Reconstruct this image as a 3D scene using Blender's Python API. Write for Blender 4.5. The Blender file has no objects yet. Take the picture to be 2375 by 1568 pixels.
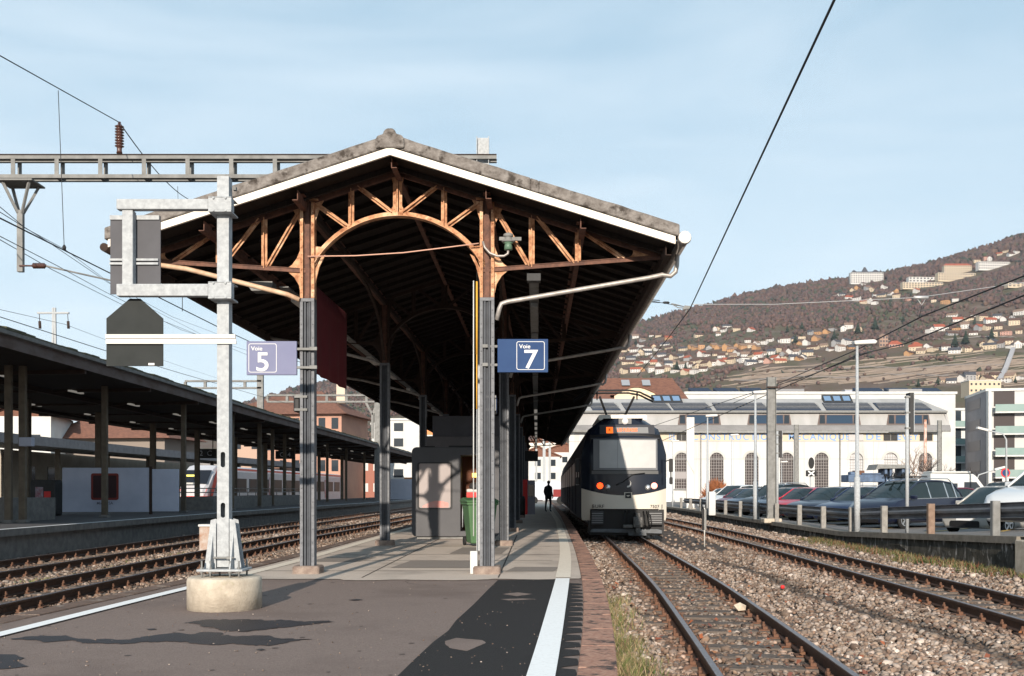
import bpy, bmesh, math, random
import numpy as np
from mathutils import Vector, Matrix, noise
random.seed(7); RNG = np.random.default_rng(7)
S = bpy.context.scene; COL = S.collection
F, HV, EYE = 2400.0, 1137.0, 1.22          # focal length and horizon of the photograph, eye height above the platform

# ---------------------------------------------------------------- camera, sky, sun
cam = bpy.data.objects.new('camera', bpy.data.cameras.new('camera')); COL.objects.link(cam); S.camera = cam
cam.location = (0, 0, EYE); cam.rotation_euler = (math.radians(90), 0, 0)
cam.data.sensor_width = 36; cam.data.lens = F / 2375 * 36; cam.data.shift_y = (HV - 784) / 2375
cam.data.clip_start = .1; cam.data.clip_end = 20000
SUN_DIR = Vector((.10, 1, -.318)).normalized()
sun = bpy.data.objects.new('sun', bpy.data.lights.new('sun', 'SUN')); COL.objects.link(sun)
sun.data.energy = 4.6; sun.data.angle = math.radians(.5); sun.data.color = (1, .885, .75)
sun.rotation_euler = SUN_DIR.to_track_quat('-Z', 'Y').to_euler()
w = bpy.data.worlds.new('World'); S.world = w; w.use_nodes = True
nt = w.node_tree; nt.nodes.clear(); N = nt.nodes.new; L = nt.links.new
wo = N('ShaderNodeOutputWorld'); bg = N('ShaderNodeBackground'); sky = N('ShaderNodeTexSky')
sky.sky_type = 'NISHITA'; sky.sun_disc = False; sky.sun_elevation = math.radians(17.6); sky.sun_rotation = math.radians(185.7)
sky.air_density = 1.0; sky.dust_density = .6; sky.ozone_density = 1.5; sky.altitude = 400
tc = N('ShaderNodeTexCoord'); mp = N('ShaderNodeMapping'); mp.inputs['Scale'].default_value = (1.2, 1.0, 6.5); mp.inputs['Rotation'].default_value = (0, .32, .3)
n1 = N('ShaderNodeTexNoise'); n1.inputs['Scale'].default_value = 1.7; n1.inputs['Detail'].default_value = 9; n1.inputs['Roughness'].default_value = .55; n1.inputs['Distortion'].default_value = .5
cr = N('ShaderNodeValToRGB'); cr.color_ramp.elements[0].position = .40; cr.color_ramp.elements[1].position = .80
cr.color_ramp.elements[0].color = (0, 0, 0, 1); cr.color_ramp.elements[1].color = (.42, .42, .42, 1)
mx = N('ShaderNodeMix'); mx.data_type = 'RGBA'; mx.inputs['B'].default_value = (7.6, 8.1, 8.5, 1)
hs = N('ShaderNodeMix'); hs.data_type = 'RGBA'; hs.blend_type = 'MULTIPLY'; hs.inputs['Factor'].default_value = 1; hs.inputs['B'].default_value = (1.18, 1.04, .92, 1)
L(tc.outputs['Generated'], mp.inputs['Vector']); L(mp.outputs[0], n1.inputs['Vector']); L(n1.outputs[0], cr.inputs[0])
sx = N('ShaderNodeSeparateXYZ'); gr = N('ShaderNodeValToRGB'); L(tc.outputs['Generated'], sx.inputs[0]); L(sx.outputs['Z'], gr.inputs[0])
gr.color_ramp.elements[0].position = 0; gr.color_ramp.elements[0].color = (.58, .665, .725, 1); gr.color_ramp.elements[1].position = .5; gr.color_ramp.elements[1].color = (.275, .42, .53, 1)
e = gr.color_ramp.elements.new(.2); e.color = (.47, .60, .685, 1)
gs = N('ShaderNodeMix'); gs.data_type = 'RGBA'; gs.blend_type = 'MULTIPLY'; gs.inputs['Factor'].default_value = 1; gs.inputs['B'].default_value = (9.9, 10.0, 10.2, 1); L(gr.outputs[0], gs.inputs['A'])
ms = N('ShaderNodeMix'); ms.data_type = 'RGBA'; ms.inputs['Factor'].default_value = .86
L(sky.outputs[0], hs.inputs['A']); L(hs.outputs['Result'], ms.inputs['A']); L(gs.outputs['Result'], ms.inputs['B']); L(ms.outputs['Result'], mx.inputs['A']); L(cr.outputs[0], mx.inputs['Factor'])
L(mx.outputs['Result'], bg.inputs['Color']); bg.inputs['Strength'].default_value = .10; L(bg.outputs[0], wo.inputs[0])
S.view_settings.view_transform = 'Standard'; S.view_settings.look = 'None'; S.view_settings.exposure = .6; S.view_settings.gamma = 1
S.cycles.max_bounces = 6; S.cycles.diffuse_bounces = 3; S.cycles.glossy_bounces = 3

# ---------------------------------------------------------------- helpers
def P(u, v, Y): return Vector(((u - 1187.5) / F * Y, Y, EYE - (v - HV) / F * Y))
def G(u, v, z=0.0):
    Y = F * (EYE - z) / (v - HV); return Vector(((u - 1187.5) / F * Y, Y, z))
def mat(name, c, c2=None, scale=4, rough=.75, metal=0, bump=0, bscale=None, stretch=(1, 1, 1), detail=6, lo=.35, hi=.65, emit=None, es=1, spec=None, alpha=None, coat=0, c3=None, s3=.5, lo3=.55, hi3=.62):
    m = bpy.data.materials.new(name); m.use_nodes = True; t = m.node_tree; b = t.nodes['Principled BSDF']
    b.inputs['Base Color'].default_value = (*c, 1); b.inputs['Roughness'].default_value = rough; b.inputs['Metallic'].default_value = metal
    if coat: b.inputs['Coat Weight'].default_value = coat; b.inputs['Coat Roughness'].default_value = .05
    spec = .22 if spec is None else spec
    if spec is not None: b.inputs['Specular IOR Level'].default_value = spec
    if emit: b.inputs['Emission Color'].default_value = (*emit, 1); b.inputs['Emission Strength'].default_value = es
    if alpha: b.inputs['Transmission Weight'].default_value = alpha; b.inputs['IOR'].default_value = 1.1
    tcn = t.nodes.new('ShaderNodeTexCoord'); mpn = t.nodes.new('ShaderNodeMapping'); mpn.inputs['Scale'].default_value = stretch
    t.links.new(tcn.outputs['Object'], mpn.inputs['Vector'])
    if c2:
        n = t.nodes.new('ShaderNodeTexNoise'); n.inputs['Scale'].default_value = scale; n.inputs['Detail'].default_value = detail; n.inputs['Roughness'].default_value = .62
        r = t.nodes.new('ShaderNodeMapRange'); r.inputs['From Min'].default_value = lo; r.inputs['From Max'].default_value = hi
        x = t.nodes.new('ShaderNodeMix'); x.data_type = 'RGBA'; x.inputs['A'].default_value = (*c, 1); x.inputs['B'].default_value = (*c2, 1)
        t.links.new(mpn.outputs[0], n.inputs['Vector']); t.links.new(n.outputs[0], r.inputs['Value']); t.links.new(r.outputs[0], x.inputs['Factor'])
        out = x.outputs['Result']
        if c3:
            n3 = t.nodes.new('ShaderNodeTexNoise'); n3.inputs['Scale'].default_value = s3; n3.inputs['Detail'].default_value = 8; n3.inputs['Roughness'].default_value = .6
            r3 = t.nodes.new('ShaderNodeMapRange'); r3.inputs['From Min'].default_value = lo3; r3.inputs['From Max'].default_value = hi3
            x3 = t.nodes.new('ShaderNodeMix'); x3.data_type = 'RGBA'; x3.inputs['B'].default_value = (*c3, 1)
            t.links.new(mpn.outputs[0], n3.inputs['Vector']); t.links.new(n3.outputs[0], r3.inputs['Value']); t.links.new(r3.outputs[0], x3.inputs['Factor']); t.links.new(out, x3.inputs['A']); out = x3.outputs['Result']
        t.links.new(out, b.inputs['Base Color'])
    if bump:
        nb = t.nodes.new('ShaderNodeTexNoise'); nb.inputs['Scale'].default_value = bscale or scale * 4; nb.inputs['Detail'].default_value = 5
        bn = t.nodes.new('ShaderNodeBump'); bn.inputs['Strength'].default_value = bump; bn.inputs['Distance'].default_value = .02
        t.links.new(mpn.outputs[0], nb.inputs['Vector']); t.links.new(nb.outputs[0], bn.inputs['Height']); t.links.new(bn.outputs[0], b.inputs['Normal'])
    return m
class MB:
    def __init__(s): s.v = []; s.f = []; s.m = []; s.sm = []
    def add(s, vs, fs, mi=0, smooth=False):
        o = len(s.v); s.v += [tuple(q) for q in vs]; s.f += [tuple(i + o for i in f) for f in fs]; s.m += [mi] * len(fs); s.sm += [smooth] * len(fs); return s
    def box(s, a, b, mi=0):
        x0, y0, z0 = a; x1, y1, z1 = b
        if x0 > x1: x0, x1 = x1, x0
        if y0 > y1: y0, y1 = y1, y0
        if z0 > z1: z0, z1 = z1, z0
        return s.add([(x0, y0, z0), (x1, y0, z0), (x1, y1, z0), (x0, y1, z0), (x0, y0, z1), (x1, y0, z1), (x1, y1, z1), (x0, y1, z1)],
              [(0, 3, 2, 1), (4, 5, 6, 7), (0, 1, 5, 4), (1, 2, 6, 5), (2, 3, 7, 6), (3, 0, 4, 7)], mi)
    def beam(s, a, b, wd, ht, up=(0, 0, 1), mi=0):
        a = Vector(a); b = Vector(b); d = (b - a).normalized(); up = Vector(up)
        if abs(d.dot(up)) > .98: up = Vector((0, 1, 0))
        r = d.cross(up).normalized(); q = r.cross(d).normalized(); vs = []
        for p in (a, b):
            for i, j in ((-1, -1), (1, -1), (1, 1), (-1, 1)): vs.append(p + r * wd / 2 * i + q * ht / 2 * j)
        return s.add(vs, [(0, 3, 2, 1), (4, 5, 6, 7), (0, 1, 5, 4), (1, 2, 6, 5), (2, 3, 7, 6), (3, 0, 4, 7)][::1], mi)
    def tube(s, pts, r, n=10, mi=0, cap=True, smooth=True):
        pts = [Vector(p) for p in pts]; rs = r if isinstance(r, (list, tuple)) else [r] * len(pts); vs = []; fs = []
        ref = None
        for i, p in enumerate(pts):
            d = (pts[min(i + 1, len(pts) - 1)] - pts[max(i - 1, 0)]).normalized()
            if ref is None: ref = Vector((0, 0, 1)) if abs(d.z) < .9 else Vector((1, 0, 0))
            a = d.cross(ref).normalized(); b = a.cross(d).normalized(); ref = b
            for k in range(n):
                t = 2 * math.pi * k / n; vs.append(p + a * math.cos(t) * rs[i] + b * math.sin(t) * rs[i])
        for i in range(len(pts) - 1):
            for k in range(n): fs.append((i * n + k, i * n + (k + 1) % n, (i + 1) * n + (k + 1) % n, (i + 1) * n + k))
        s.add(vs, fs, mi, smooth)
        if cap: s.add(vs[:n], [tuple(range(n))[::-1]], mi); s.add(vs[-n:], [tuple(range(n))], mi)
        return s
    def lathe(s, prof, c=(0, 0, 0), n=16, mi=0, axis='z', smooth=True):
        vs = []; fs = []; c = Vector(c)
        for r, h in prof:
            for k in range(n):
                t = 2 * math.pi * k / n; a, b = r * math.cos(t), r * math.sin(t)
                vs.append(c + (Vector((a, b, h)) if axis == 'z' else Vector((h, a, b)) if axis == 'x' else Vector((b, h, a))))
        for i in range(len(prof) - 1):
            for k in range(n): fs.append((i * n + k, i * n + (k + 1) % n, (i + 1) * n + (k + 1) % n, (i + 1) * n + k))
        s.add(vs, fs, mi, smooth)
        s.add(vs[:n], [tuple(range(n))[::-1]], mi); s.add(vs[-n:], [tuple(range(n))], mi); return s
    def prism(s, poly, d0, d1, plane='xz', mi=0):
        n = len(poly); f = {'xz': lambda a, b, d: (a, d, b), 'yz': lambda a, b, d: (d, a, b), 'xy': lambda a, b, d: (a, b, d)}[plane]
        vs = [f(a, b, d0) for a, b in poly] + [f(a, b, d1) for a, b in poly]
        return s.add(vs, [tuple(range(n)), tuple(range(n, 2 * n))[::-1]] + [(i, n + i, n + (i + 1) % n, (i + 1) % n) for i in range(n)], mi)
    def quad(s, a, b, c, d, mi=0): return s.add([a, b, c, d], [(0, 1, 2, 3)], mi)
    def build(s, name, mats, parent=None, bevel=0, seg=1, fix=True, subd=0, loc=None):
        me = bpy.data.meshes.new(name); me.from_pydata(s.v, [], s.f)
        for m in (mats if isinstance(mats, (list, tuple)) else [mats]): me.materials.append(m)
        me.polygons.foreach_set('material_index', s.m); me.polygons.foreach_set('use_smooth', s.sm)
        if fix:
            b = bmesh.new(); b.from_mesh(me); bmesh.ops.remove_doubles(b, verts=b.verts, dist=1e-6); bmesh.ops.recalc_face_normals(b, faces=b.faces); b.to_mesh(me); b.free()
        me.update(); o = bpy.data.objects.new(name, me); COL.objects.link(o)
        if parent: o.parent = parent
        if loc is not None: o.location = loc
        if bevel: q = o.modifiers.new('bevel', 'BEVEL'); q.width = bevel; q.segments = seg; q.limit_method = 'ANGLE'
        if subd: q = o.modifiers.new('sub', 'SUBSURF'); q.levels = q.render_levels = subd
        return o
def tag(o, label=None, cat=None, group=None, kind=None):
    if label: o['label'] = label
    if cat: o['category'] = cat
    if group: o['group'] = group
    if kind: o['kind'] = kind
    return o
def thing(name, label, cat, loc=(0, 0, 0), rz=0, group=None):
    o = bpy.data.objects.new(name, None); COL.objects.link(o); o.location = loc; o.rotation_euler = (0, 0, rz); o.empty_display_size = .2
    return tag(o, label, cat, group)
def copy_tree(o, parent=None):
    c = o.copy(); COL.objects.link(c); c.parent = parent
    for ch in list(o.children): copy_tree(ch, c)
    return c
def text(body, size, m, name='lettering', bold=0, depth=.004, parent=None, loc=(0, 0, 0), rot=(math.pi / 2, 0, 0), align='CENTER', sx=1, spacing=1):
    cu = bpy.data.curves.new(name, 'FONT'); cu.body = body; cu.size = size; cu.extrude = depth; cu.offset = bold; cu.align_x = align; cu.align_y = 'CENTER'; cu.space_character = spacing
    t = bpy.data.objects.new(name, cu); COL.objects.link(t); dg = bpy.context.evaluated_depsgraph_get(); dg.update()
    me = bpy.data.meshes.new_from_object(t.evaluated_get(dg)); bpy.data.objects.remove(t); me.materials.clear(); me.materials.append(m)
    o = bpy.data.objects.new(name, me); COL.objects.link(o); o.parent = parent; o.location = loc; o.rotation_euler = rot; o.scale = (sx, 1, 1); return o
def rrect(x0, z0, x1, z1, r, n=5):
    out = []
    for cx, cz, a in ((x1 - r, z1 - r, 0), (x0 + r, z1 - r, 90), (x0 + r, z0 + r, 180), (x1 - r, z0 + r, 270)):
        for k in range(n + 1): t = math.radians(a + 90 * k / n); out.append((cx + r * math.cos(t), cz + r * math.sin(t)))
    return out
def curve_fn(pts):
    ys = np.array([p[0] for p in pts]); xs = np.array([p[1] for p in pts]); g = np.arange(-30, 260, .5)
    v = np.interp(g, ys, xs)
    sl0 = (xs[1] - xs[0]) / (ys[1] - ys[0]); sl1 = (xs[-1] - xs[-2]) / (ys[-1] - ys[-2])
    v = np.where(g < ys[0], xs[0] + (g - ys[0]) * sl0, v); v = np.where(g > ys[-1], xs[-1] + (g - ys[-1]) * sl1, v)
    k = 17; pad = np.concatenate([v[0] + (np.arange(-k, 0)) * (v[1] - v[0]), v, v[-1] + np.arange(1, k + 1) * (v[-1] - v[-2])])
    for _ in range(2):
        sm = np.convolve(pad, np.ones(9) / 9, 'same'); pad = np.concatenate([pad[:5], sm[5:-5], pad[-5:]])
    v = pad[k:-k]
    return lambda y: np.interp(y, g, v)

# ---------------------------------------------------------------- materials
M = {}
M['asphalt'] = mat('asphalt', (.155, .115, .100), (.225, .175, .152), 75, .95, bump=.5, bscale=120, c3=(.130, .097, .084), s3=.55, lo3=.5, hi3=.75)
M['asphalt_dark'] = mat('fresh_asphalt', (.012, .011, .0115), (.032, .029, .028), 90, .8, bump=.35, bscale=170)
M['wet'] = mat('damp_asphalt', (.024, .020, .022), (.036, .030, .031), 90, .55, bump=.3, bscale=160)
M['slab'] = mat('old_concrete_paving', (.53, .45, .385), (.43, .36, .305), 55, .9, bump=.2, bscale=120, c3=(.30, .255, .22), s3=.8, lo3=.5, hi3=.72)
M['kerb'] = mat('stone_kerb', (.27, .135, .095), (.40, .24, .175), 22, .9, bump=.5, bscale=40, c3=(.06, .045, .042), s3=5, lo3=.52, hi3=.62)
M['line'] = mat('white_paint_line', (.78, .78, .77), (.64, .63, .61), 30, .7, lo=.5, hi=.8)
M['line_old'] = mat('worn_cream_line', (.74, .66, .56), (.60, .53, .44), 30, .75)
M['joint'] = mat('joint_dark', (.06, .05, .045))
M['ground'] = mat('ground', (.16, .135, .115), (.11, .095, .08), 3, .95, bump=.5, bscale=30)
M['dirt'] = mat('track_bed', (.10, .075, .062), (.055, .042, .036), 30, .95, bump=1, bscale=45, c3=(.15, .115, .095), s3=3)
M['rail'] = mat('rail_steel', (.055, .035, .028), (.10, .055, .038), 14, .6, .35, bump=.2)
M['railtop'] = mat('rail_head', (.27, .24, .25), (.16, .13, .125), 30, .34, .85)
M['sleeper'] = mat('wooden_sleeper', (.075, .058, .048), (.16, .13, .11), 9, .9, stretch=(.3, 4, 4), bump=.6, bscale=20)
M['clip'] = mat('rusty_fastening', (.16, .08, .05), (.09, .05, .035), 40, .8, bump=.3)
M['concrete'] = mat('weathered_concrete', (.50, .44, .36), (.36, .31, .25), 7, .9, bump=.35, bscale=60, c3=(.24, .22, .13), s3=3.2, lo3=.62, hi3=.74)
M['conc_dark'] = mat('grey_concrete', (.20, .19, .18), (.13, .125, .12), 5, .9, bump=.3, bscale=40)
M['galv'] = mat('galvanised_steel', (.385, .405, .42), (.29, .305, .32), 22, .7, .0, detail=4, lo=.36, hi=.64)
M['galv_d'] = mat('grey_galvanised_steel', (.22, .22, .215), (.15, .15, .145), 5, .75, .0)
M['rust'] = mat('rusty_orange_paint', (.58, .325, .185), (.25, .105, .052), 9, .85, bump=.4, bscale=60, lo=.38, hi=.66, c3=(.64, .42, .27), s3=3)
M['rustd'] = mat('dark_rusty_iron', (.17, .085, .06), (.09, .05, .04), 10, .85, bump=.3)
M['grey_paint'] = mat('grey_column_paint', (.060, .066, .078), (.04, .044, .052), 8, .6, lo=.4, hi=.7)
M['grey_paint_l'] = mat('light_grey_flange', (.17, .175, .19), (.11, .115, .125), 12, .6)
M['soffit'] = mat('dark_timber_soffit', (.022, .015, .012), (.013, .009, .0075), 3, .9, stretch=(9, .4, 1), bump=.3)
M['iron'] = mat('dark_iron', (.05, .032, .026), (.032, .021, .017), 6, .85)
M['eternit'] = mat('mossy_fibre_cement', (.23, .21, .195), (.12, .105, .095), 9, .95, bump=.8, bscale=40, c3=(.05, .042, .036), s3=5, lo3=.54, hi3=.64)
M['barge'] = mat('cream_bargeboard', (.74, .69, .61), (.64, .58, .50), 5, .5)
M['zinc'] = mat('zinc_pipe', (.40, .37, .345), (.26, .24, .225), 8, .45, .3)
M['black'] = mat('black', (.012, .012, .013), rough=.5)
M['dark'] = mat('dark_grey', (.04, .04, .042), (.03, .03, .03), 5, .6)
M['panel_grey'] = mat('grey_sign_back', (.085, .085, .094), (.072, .072, .08), 3, .7)
M['panel_black'] = mat('charcoal_sign_back', (.016, .019, .019), (.024, .027, .027), 3, .7)
M['white'] = mat('white_paint', (.55, .55, .535), (.46, .46, .45), 2, .6)
M['whitem'] = mat('white_metal', (.55, .535, .51), rough=.5)
M['wire'] = mat('wire_dark', (.02, .02, .022), rough=.6)
M['wire_l'] = mat('wire_pale', (.42, .42, .42), rough=.5, metal=.5)
M['glass'] = mat('dark_window_glass', (.025, .032, .04), rough=.1, spec=.4)
M['glass_car'] = mat('car_glass', (.012, .020, .022), rough=.05, spec=.28)
M['rubber'] = mat('tyre_rubber', (.02, .02, .02), rough=.85)
M['alloy'] = mat('alloy_rim', (.55, .56, .57), rough=.3, metal=.8)
M['blue5'] = mat('sky_sheen_blue_sign', (.150, .160, .255), (.17, .18, .275), 2, .7)  # blue sign paled: reflected sky light is put into the colour
M['blue7'] = mat('deep_blue_sign', (.016, .042, .12), (.022, .055, .14), 2, .7)
M['signwhite'] = mat('sign_white', (.62, .62, .62), rough=.6)
M['tile'] = mat('brown_roof_tiles', (.20, .095, .065), (.12, .06, .045), 2.2, .9, bump=.5, bscale=8, stretch=(1, 1, 3))
M['plaster_w'] = mat('white_plaster', (.53, .535, .53), (.46, .46, .45), .4, .9)
M['insul'] = mat('brown_insulator', (.075, .035, .028), rough=.25, coat=.5)
M['green_ins'] = mat('green_insulator', (.10, .17, .12), rough=.3)
M['yellow'] = mat('yellow', (.62, .33, .05), rough=.6)
M['red'] = mat('red', (.6, .03, .03), rough=.4)
M['lamp'] = mat('lit_tube', (.35, .35, .33), emit=(1, .93, .82), es=.12)
# ================================================================= ground, platforms, tracks
XR = curve_fn([(4, .42), (6.79, .71), (8.53, .86), (13.4, 1.2), (21, 1.56), (34.4, 2.07), (50, 2.62), (80, 3.45), (120, 4.5)])
XL = curve_fn([(5, -5.35), (9.8, -4.9), (14, -4.5), (16.8, -4.25), (27, -3.95), (40, -3.5), (60, -2.9), (90, -2), (120, -1)])
C1 = curve_fn([(3, 1.72), (8, 2.15), (15.9, 2.74), (31, 3.42), (50, 4.1), (80, 4.95), (120, 6)])
C2 = curve_fn([(6, 5.85), (12.7, 6.3), (27, 6.95), (38.5, 7.35), (53, 7.55), (80, 7.6), (120, 7.6)])
C5 = curve_fn([(8, -7.05), (16, -6.97), (23, -6.9), (31, -6.8), (38, -6.45), (50, -5.7), (70, -4.9), (100, -4)])
C4 = curve_fn([(10, -9.8), (29, -9.68), (38, -9.6), (54, -9.1), (80, -8.3), (120, -7)])
XB = curve_fn([(5, -11.5), (40, -11.4), (55, -10.9), (65, -10.4), (100, -9.4), (140, -8)])
def ribbon(name, f0, f1, ys, z, m, kind='structure', wob=0):
    b = MB(); vs = []
    for i, y in enumerate(ys):
        a, c = float(f0(y)), float(f1(y)); zz = z(y) if callable(z) else z
        vs += [(a + (random.uniform(-wob, wob)), y, zz), (c + random.uniform(-wob, wob), y, zz)]
    b.add(vs, [(2 * i, 2 * i + 1, 2 * i + 3, 2 * i + 2) for i in range(len(ys) - 1)])
    o = b.build(name, m, fix=False)
    for p in o.data.polygons: pass
    return tag(o, kind=kind)
off = lambda f, d: (lambda y: f(y) + d)
const = lambda c: (lambda y: c)
g = MB(); g.quad((-4000, -300, -.62), (4000, -300, -.62), (4000, 4500, -.62), (-4000, 4500, -.62)); tag(g.build('ground', M['ground']), kind='structure')
YS = np.arange(-6, 130, 1.0)
ribbon('track_bed', const(-11.9), const(9.9), YS, -.395, M['dirt'])
# ---- middle platform: body, kerbs, slab field, painted lines, patches
b = MB(); vs = []
for y in YS: a, c = float(XL(y)), float(XR(y)); vs += [(a, y, -.5), (a, y, -.006), (c - .01, y, -.006), (c - .01, y, -.5)]
fs = []
for i in range(len(YS) - 1):
    for k in range(3): fs.append((4 * i + k, 4 * i + k + 1, 4 * i + 5 + k, 4 * i + 4 + k))
b.add(vs, fs); tag(b.build('platform', M['asphalt']), kind='structure')
def kerb(name, f, w0, z, y0, y1, m, step=1.0, h=.2, inner=1):
    b = MB(); y = y0
    while y < y1:
        e = y + step - .012
        a0, a1 = float(f(y)), float(f(e)); j = random.uniform(-.003, .003)
        lo, hi = (lambda a: a - w0), (lambda a: a)
        if inner < 0: lo, hi = (lambda a: a), (lambda a: a + w0)
        b.add([(lo(a0), y, z - h), (hi(a0), y, z - h), (hi(a1), e, z - h), (lo(a1), e, z - h), (lo(a0), y, z + j), (hi(a0), y, z + j), (hi(a1), e, z + j), (lo(a1), e, z + j)],
              [(0, 3, 2, 1), (4, 5, 6, 7), (0, 1, 5, 4), (1, 2, 6, 5), (2, 3, 7, 6), (3, 0, 4, 7)])
        y += step
    return tag(b.build(name, m, bevel=.008), kind='structure')
kerb('platform_kerb', XR, .27, .006, 3.1, 110, M['kerb'])
kerb('platform_kerb', XL, .26, .006, 5.1, 110, mat('dirty_kerb', (.16, .105, .08), (.10, .07, .058), 12, .95, bump=.6, bscale=30, c3=(.22, .18, .15), s3=4), inner=-1)
YD = np.concatenate([np.arange(14.35, 30, .25), np.arange(30, 112, 1.)])
sl = ribbon('paving_slab', off(XL, .32), off(XR, -.28), YD, .002, M['slab'])
b = MB()   # ragged near edge of the slab field
n = 60; e0 = [(float(XL(14.3)) + .34 + i * (float(XR(14.3)) - .30 - float(XL(14.3)) - .34) / n, 14.35) for i in range(n + 1)]
rag = [(x, 14.35 - .16 - .13 * (noise.noise((x * 1.7, 0, 0)) + .4 * noise.noise((x * 7, 3, 0))) - (.14 if -2.3 < x < -.3 else 0)) for x, _ in e0]
b.add([(x, y, .0022) for x, y in e0] + [(x, y, .0022) for x, y in rag], [(i, n + 1 + i, n + 2 + i, i + 1) for i in range(n)]); tag(b.build('paving_edge', M['slab']), kind='structure')
b = MB()   # pour joints and darker repair bands in the slab
for y, x0, x1 in ((15.6, -4, .9), (17.9, -3.9, .7), (19.6, -3.8, 1), (22.4, -3.6, 1.1), (25.6, -3.5, 1.1)): b.quad((x0, y, .005), (x1, y, .005), (x1, y + .035, .005), (x0, y + .035, .005))
for x in (-2.1, -.2): b.quad((x, 14.4, .0052), (x + .02, 14.4, .0052), (x + .35, 28, .0052), (x + .32, 28, .0052))
tag(b.build('paving_joint', M['joint']), kind='structure')
b = MB()
for x0, x1, y0, y1 in ((-1.9, -.55, 16.2, 17.8), (-.1, .62, 15.5, 16.4), (-3.5, -2.6, 17.6, 18.7), (-1.2, -.2, 19.8, 22)):
    b.quad((x0, y0, .0062), (x1, y0, .0062), (x1 + .15, y1, .0062), (x0 + .15, y1, .0062))
tag(b.build('paving_patch', mat('patch_concrete', (.235, .205, .18), (.20, .17, .15), 30, .9)), kind='structure')
# white lines, right then left, near (fresh) and far (worn)
WR = curve_fn([(4, -.03), (6.79, .205), (10, .41), (14.4, .715), (19, .99), (23.8, 1.2), (40, 1.80), (55, 2.15), (80, 2.8), (110, 3.6)])
WL = curve_fn([(6, -4.50), (8.66, -4.31), (13, -4.06), (15.2, -3.82), (18, -3.66), (27, -3.42), (40, -3.0), (60, -2.4), (90, -1.5)])
YN = np.arange(3, 14.5, .25); YF = np.concatenate([np.arange(14.4, 30, .4), np.arange(30, 105, 1)])
ribbon('platform_line', off(WR, -.095), off(WR, .095), YN, .0085, M['line'])
ribbon('platform_line', off(WR, -.105), off(WR, .105), YF, .0085, M['line_old'])
ribbon('platform_line', off(WL, -.075), off(WL, .075), np.arange(5, 13.3, .25), .0085, M['line'])
ribbon('platform_line', off(WL, -.10), off(WL, .10), YF, .0085, M['line_old'])
# fresh asphalt patch with a toothed outer edge, and the damp stains (real marks on the ground)
def gp(u, v): q = G(u, v); return (q.x, q.y)
left = [gp(u, v) for u, v in ((700, 1800), (850, 1640), (921, 1568), (960, 1530), (1005, 1488), (1040, 1462), (1058, 1438), (1100, 1400), (1133, 1366), (1155, 1345))]
right = [gp(1292, 1345), gp(1300, 1345)]
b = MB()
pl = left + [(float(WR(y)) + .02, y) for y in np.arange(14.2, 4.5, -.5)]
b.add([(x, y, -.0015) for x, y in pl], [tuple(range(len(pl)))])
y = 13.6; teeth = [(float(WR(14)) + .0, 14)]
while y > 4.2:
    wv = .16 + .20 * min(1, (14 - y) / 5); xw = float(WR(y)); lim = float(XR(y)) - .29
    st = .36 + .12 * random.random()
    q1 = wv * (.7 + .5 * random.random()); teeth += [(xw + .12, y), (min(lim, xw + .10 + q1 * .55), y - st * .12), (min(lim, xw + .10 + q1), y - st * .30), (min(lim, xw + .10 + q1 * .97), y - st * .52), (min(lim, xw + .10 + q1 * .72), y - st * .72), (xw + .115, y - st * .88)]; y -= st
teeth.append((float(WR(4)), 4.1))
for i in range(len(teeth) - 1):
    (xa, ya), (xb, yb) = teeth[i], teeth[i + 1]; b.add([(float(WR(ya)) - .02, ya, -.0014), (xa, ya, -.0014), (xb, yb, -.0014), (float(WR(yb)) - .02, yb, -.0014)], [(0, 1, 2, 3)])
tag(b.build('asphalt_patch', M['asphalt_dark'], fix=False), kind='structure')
def blob(name, outline, m, z=-.0012, wob=None):
    if wob is None: wob = .07 if len(outline) > 10 else .012
    pts = [gp(u, v) for u, v in outline]; out = []
    for i, (x, y) in enumerate(pts):
        x2, y2 = pts[(i + 1) % len(pts)]
        for k in range(9): t = k / 9; xx = x + (x2 - x) * t; yy = y + (y2 - y) * t; out.append((xx + wob * (noise.noise((xx * 7, yy * 7, 1)) + .5 * noise.noise((xx * 25, yy * 25, 3))), yy + wob * 2 * (noise.noise((xx * 6, yy * 6, 7)) + .5 * noise.noise((xx * 22, yy * 22, 5))), z))
    bb = MB(); bb.add(out, [tuple(range(len(out)))]); return tag(bb.build(name, m), kind='structure')
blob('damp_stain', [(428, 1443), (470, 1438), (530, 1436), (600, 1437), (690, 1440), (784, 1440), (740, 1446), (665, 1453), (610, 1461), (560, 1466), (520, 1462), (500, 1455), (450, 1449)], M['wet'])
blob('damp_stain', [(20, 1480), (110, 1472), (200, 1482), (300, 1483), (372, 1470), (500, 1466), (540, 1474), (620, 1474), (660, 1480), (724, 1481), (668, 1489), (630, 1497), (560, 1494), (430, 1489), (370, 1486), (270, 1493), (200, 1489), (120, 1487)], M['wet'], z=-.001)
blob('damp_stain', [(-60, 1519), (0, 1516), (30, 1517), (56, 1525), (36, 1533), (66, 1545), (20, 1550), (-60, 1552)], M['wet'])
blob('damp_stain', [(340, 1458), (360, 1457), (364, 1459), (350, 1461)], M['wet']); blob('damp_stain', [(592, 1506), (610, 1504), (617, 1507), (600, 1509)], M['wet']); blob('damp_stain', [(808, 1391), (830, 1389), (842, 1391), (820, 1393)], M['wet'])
blob('dry_gap', [(1030, 1487), (1060, 1480), (1120, 1485), (1125, 1492), (1085, 1510), (1040, 1503)], M['asphalt'], z=.001)
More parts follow.
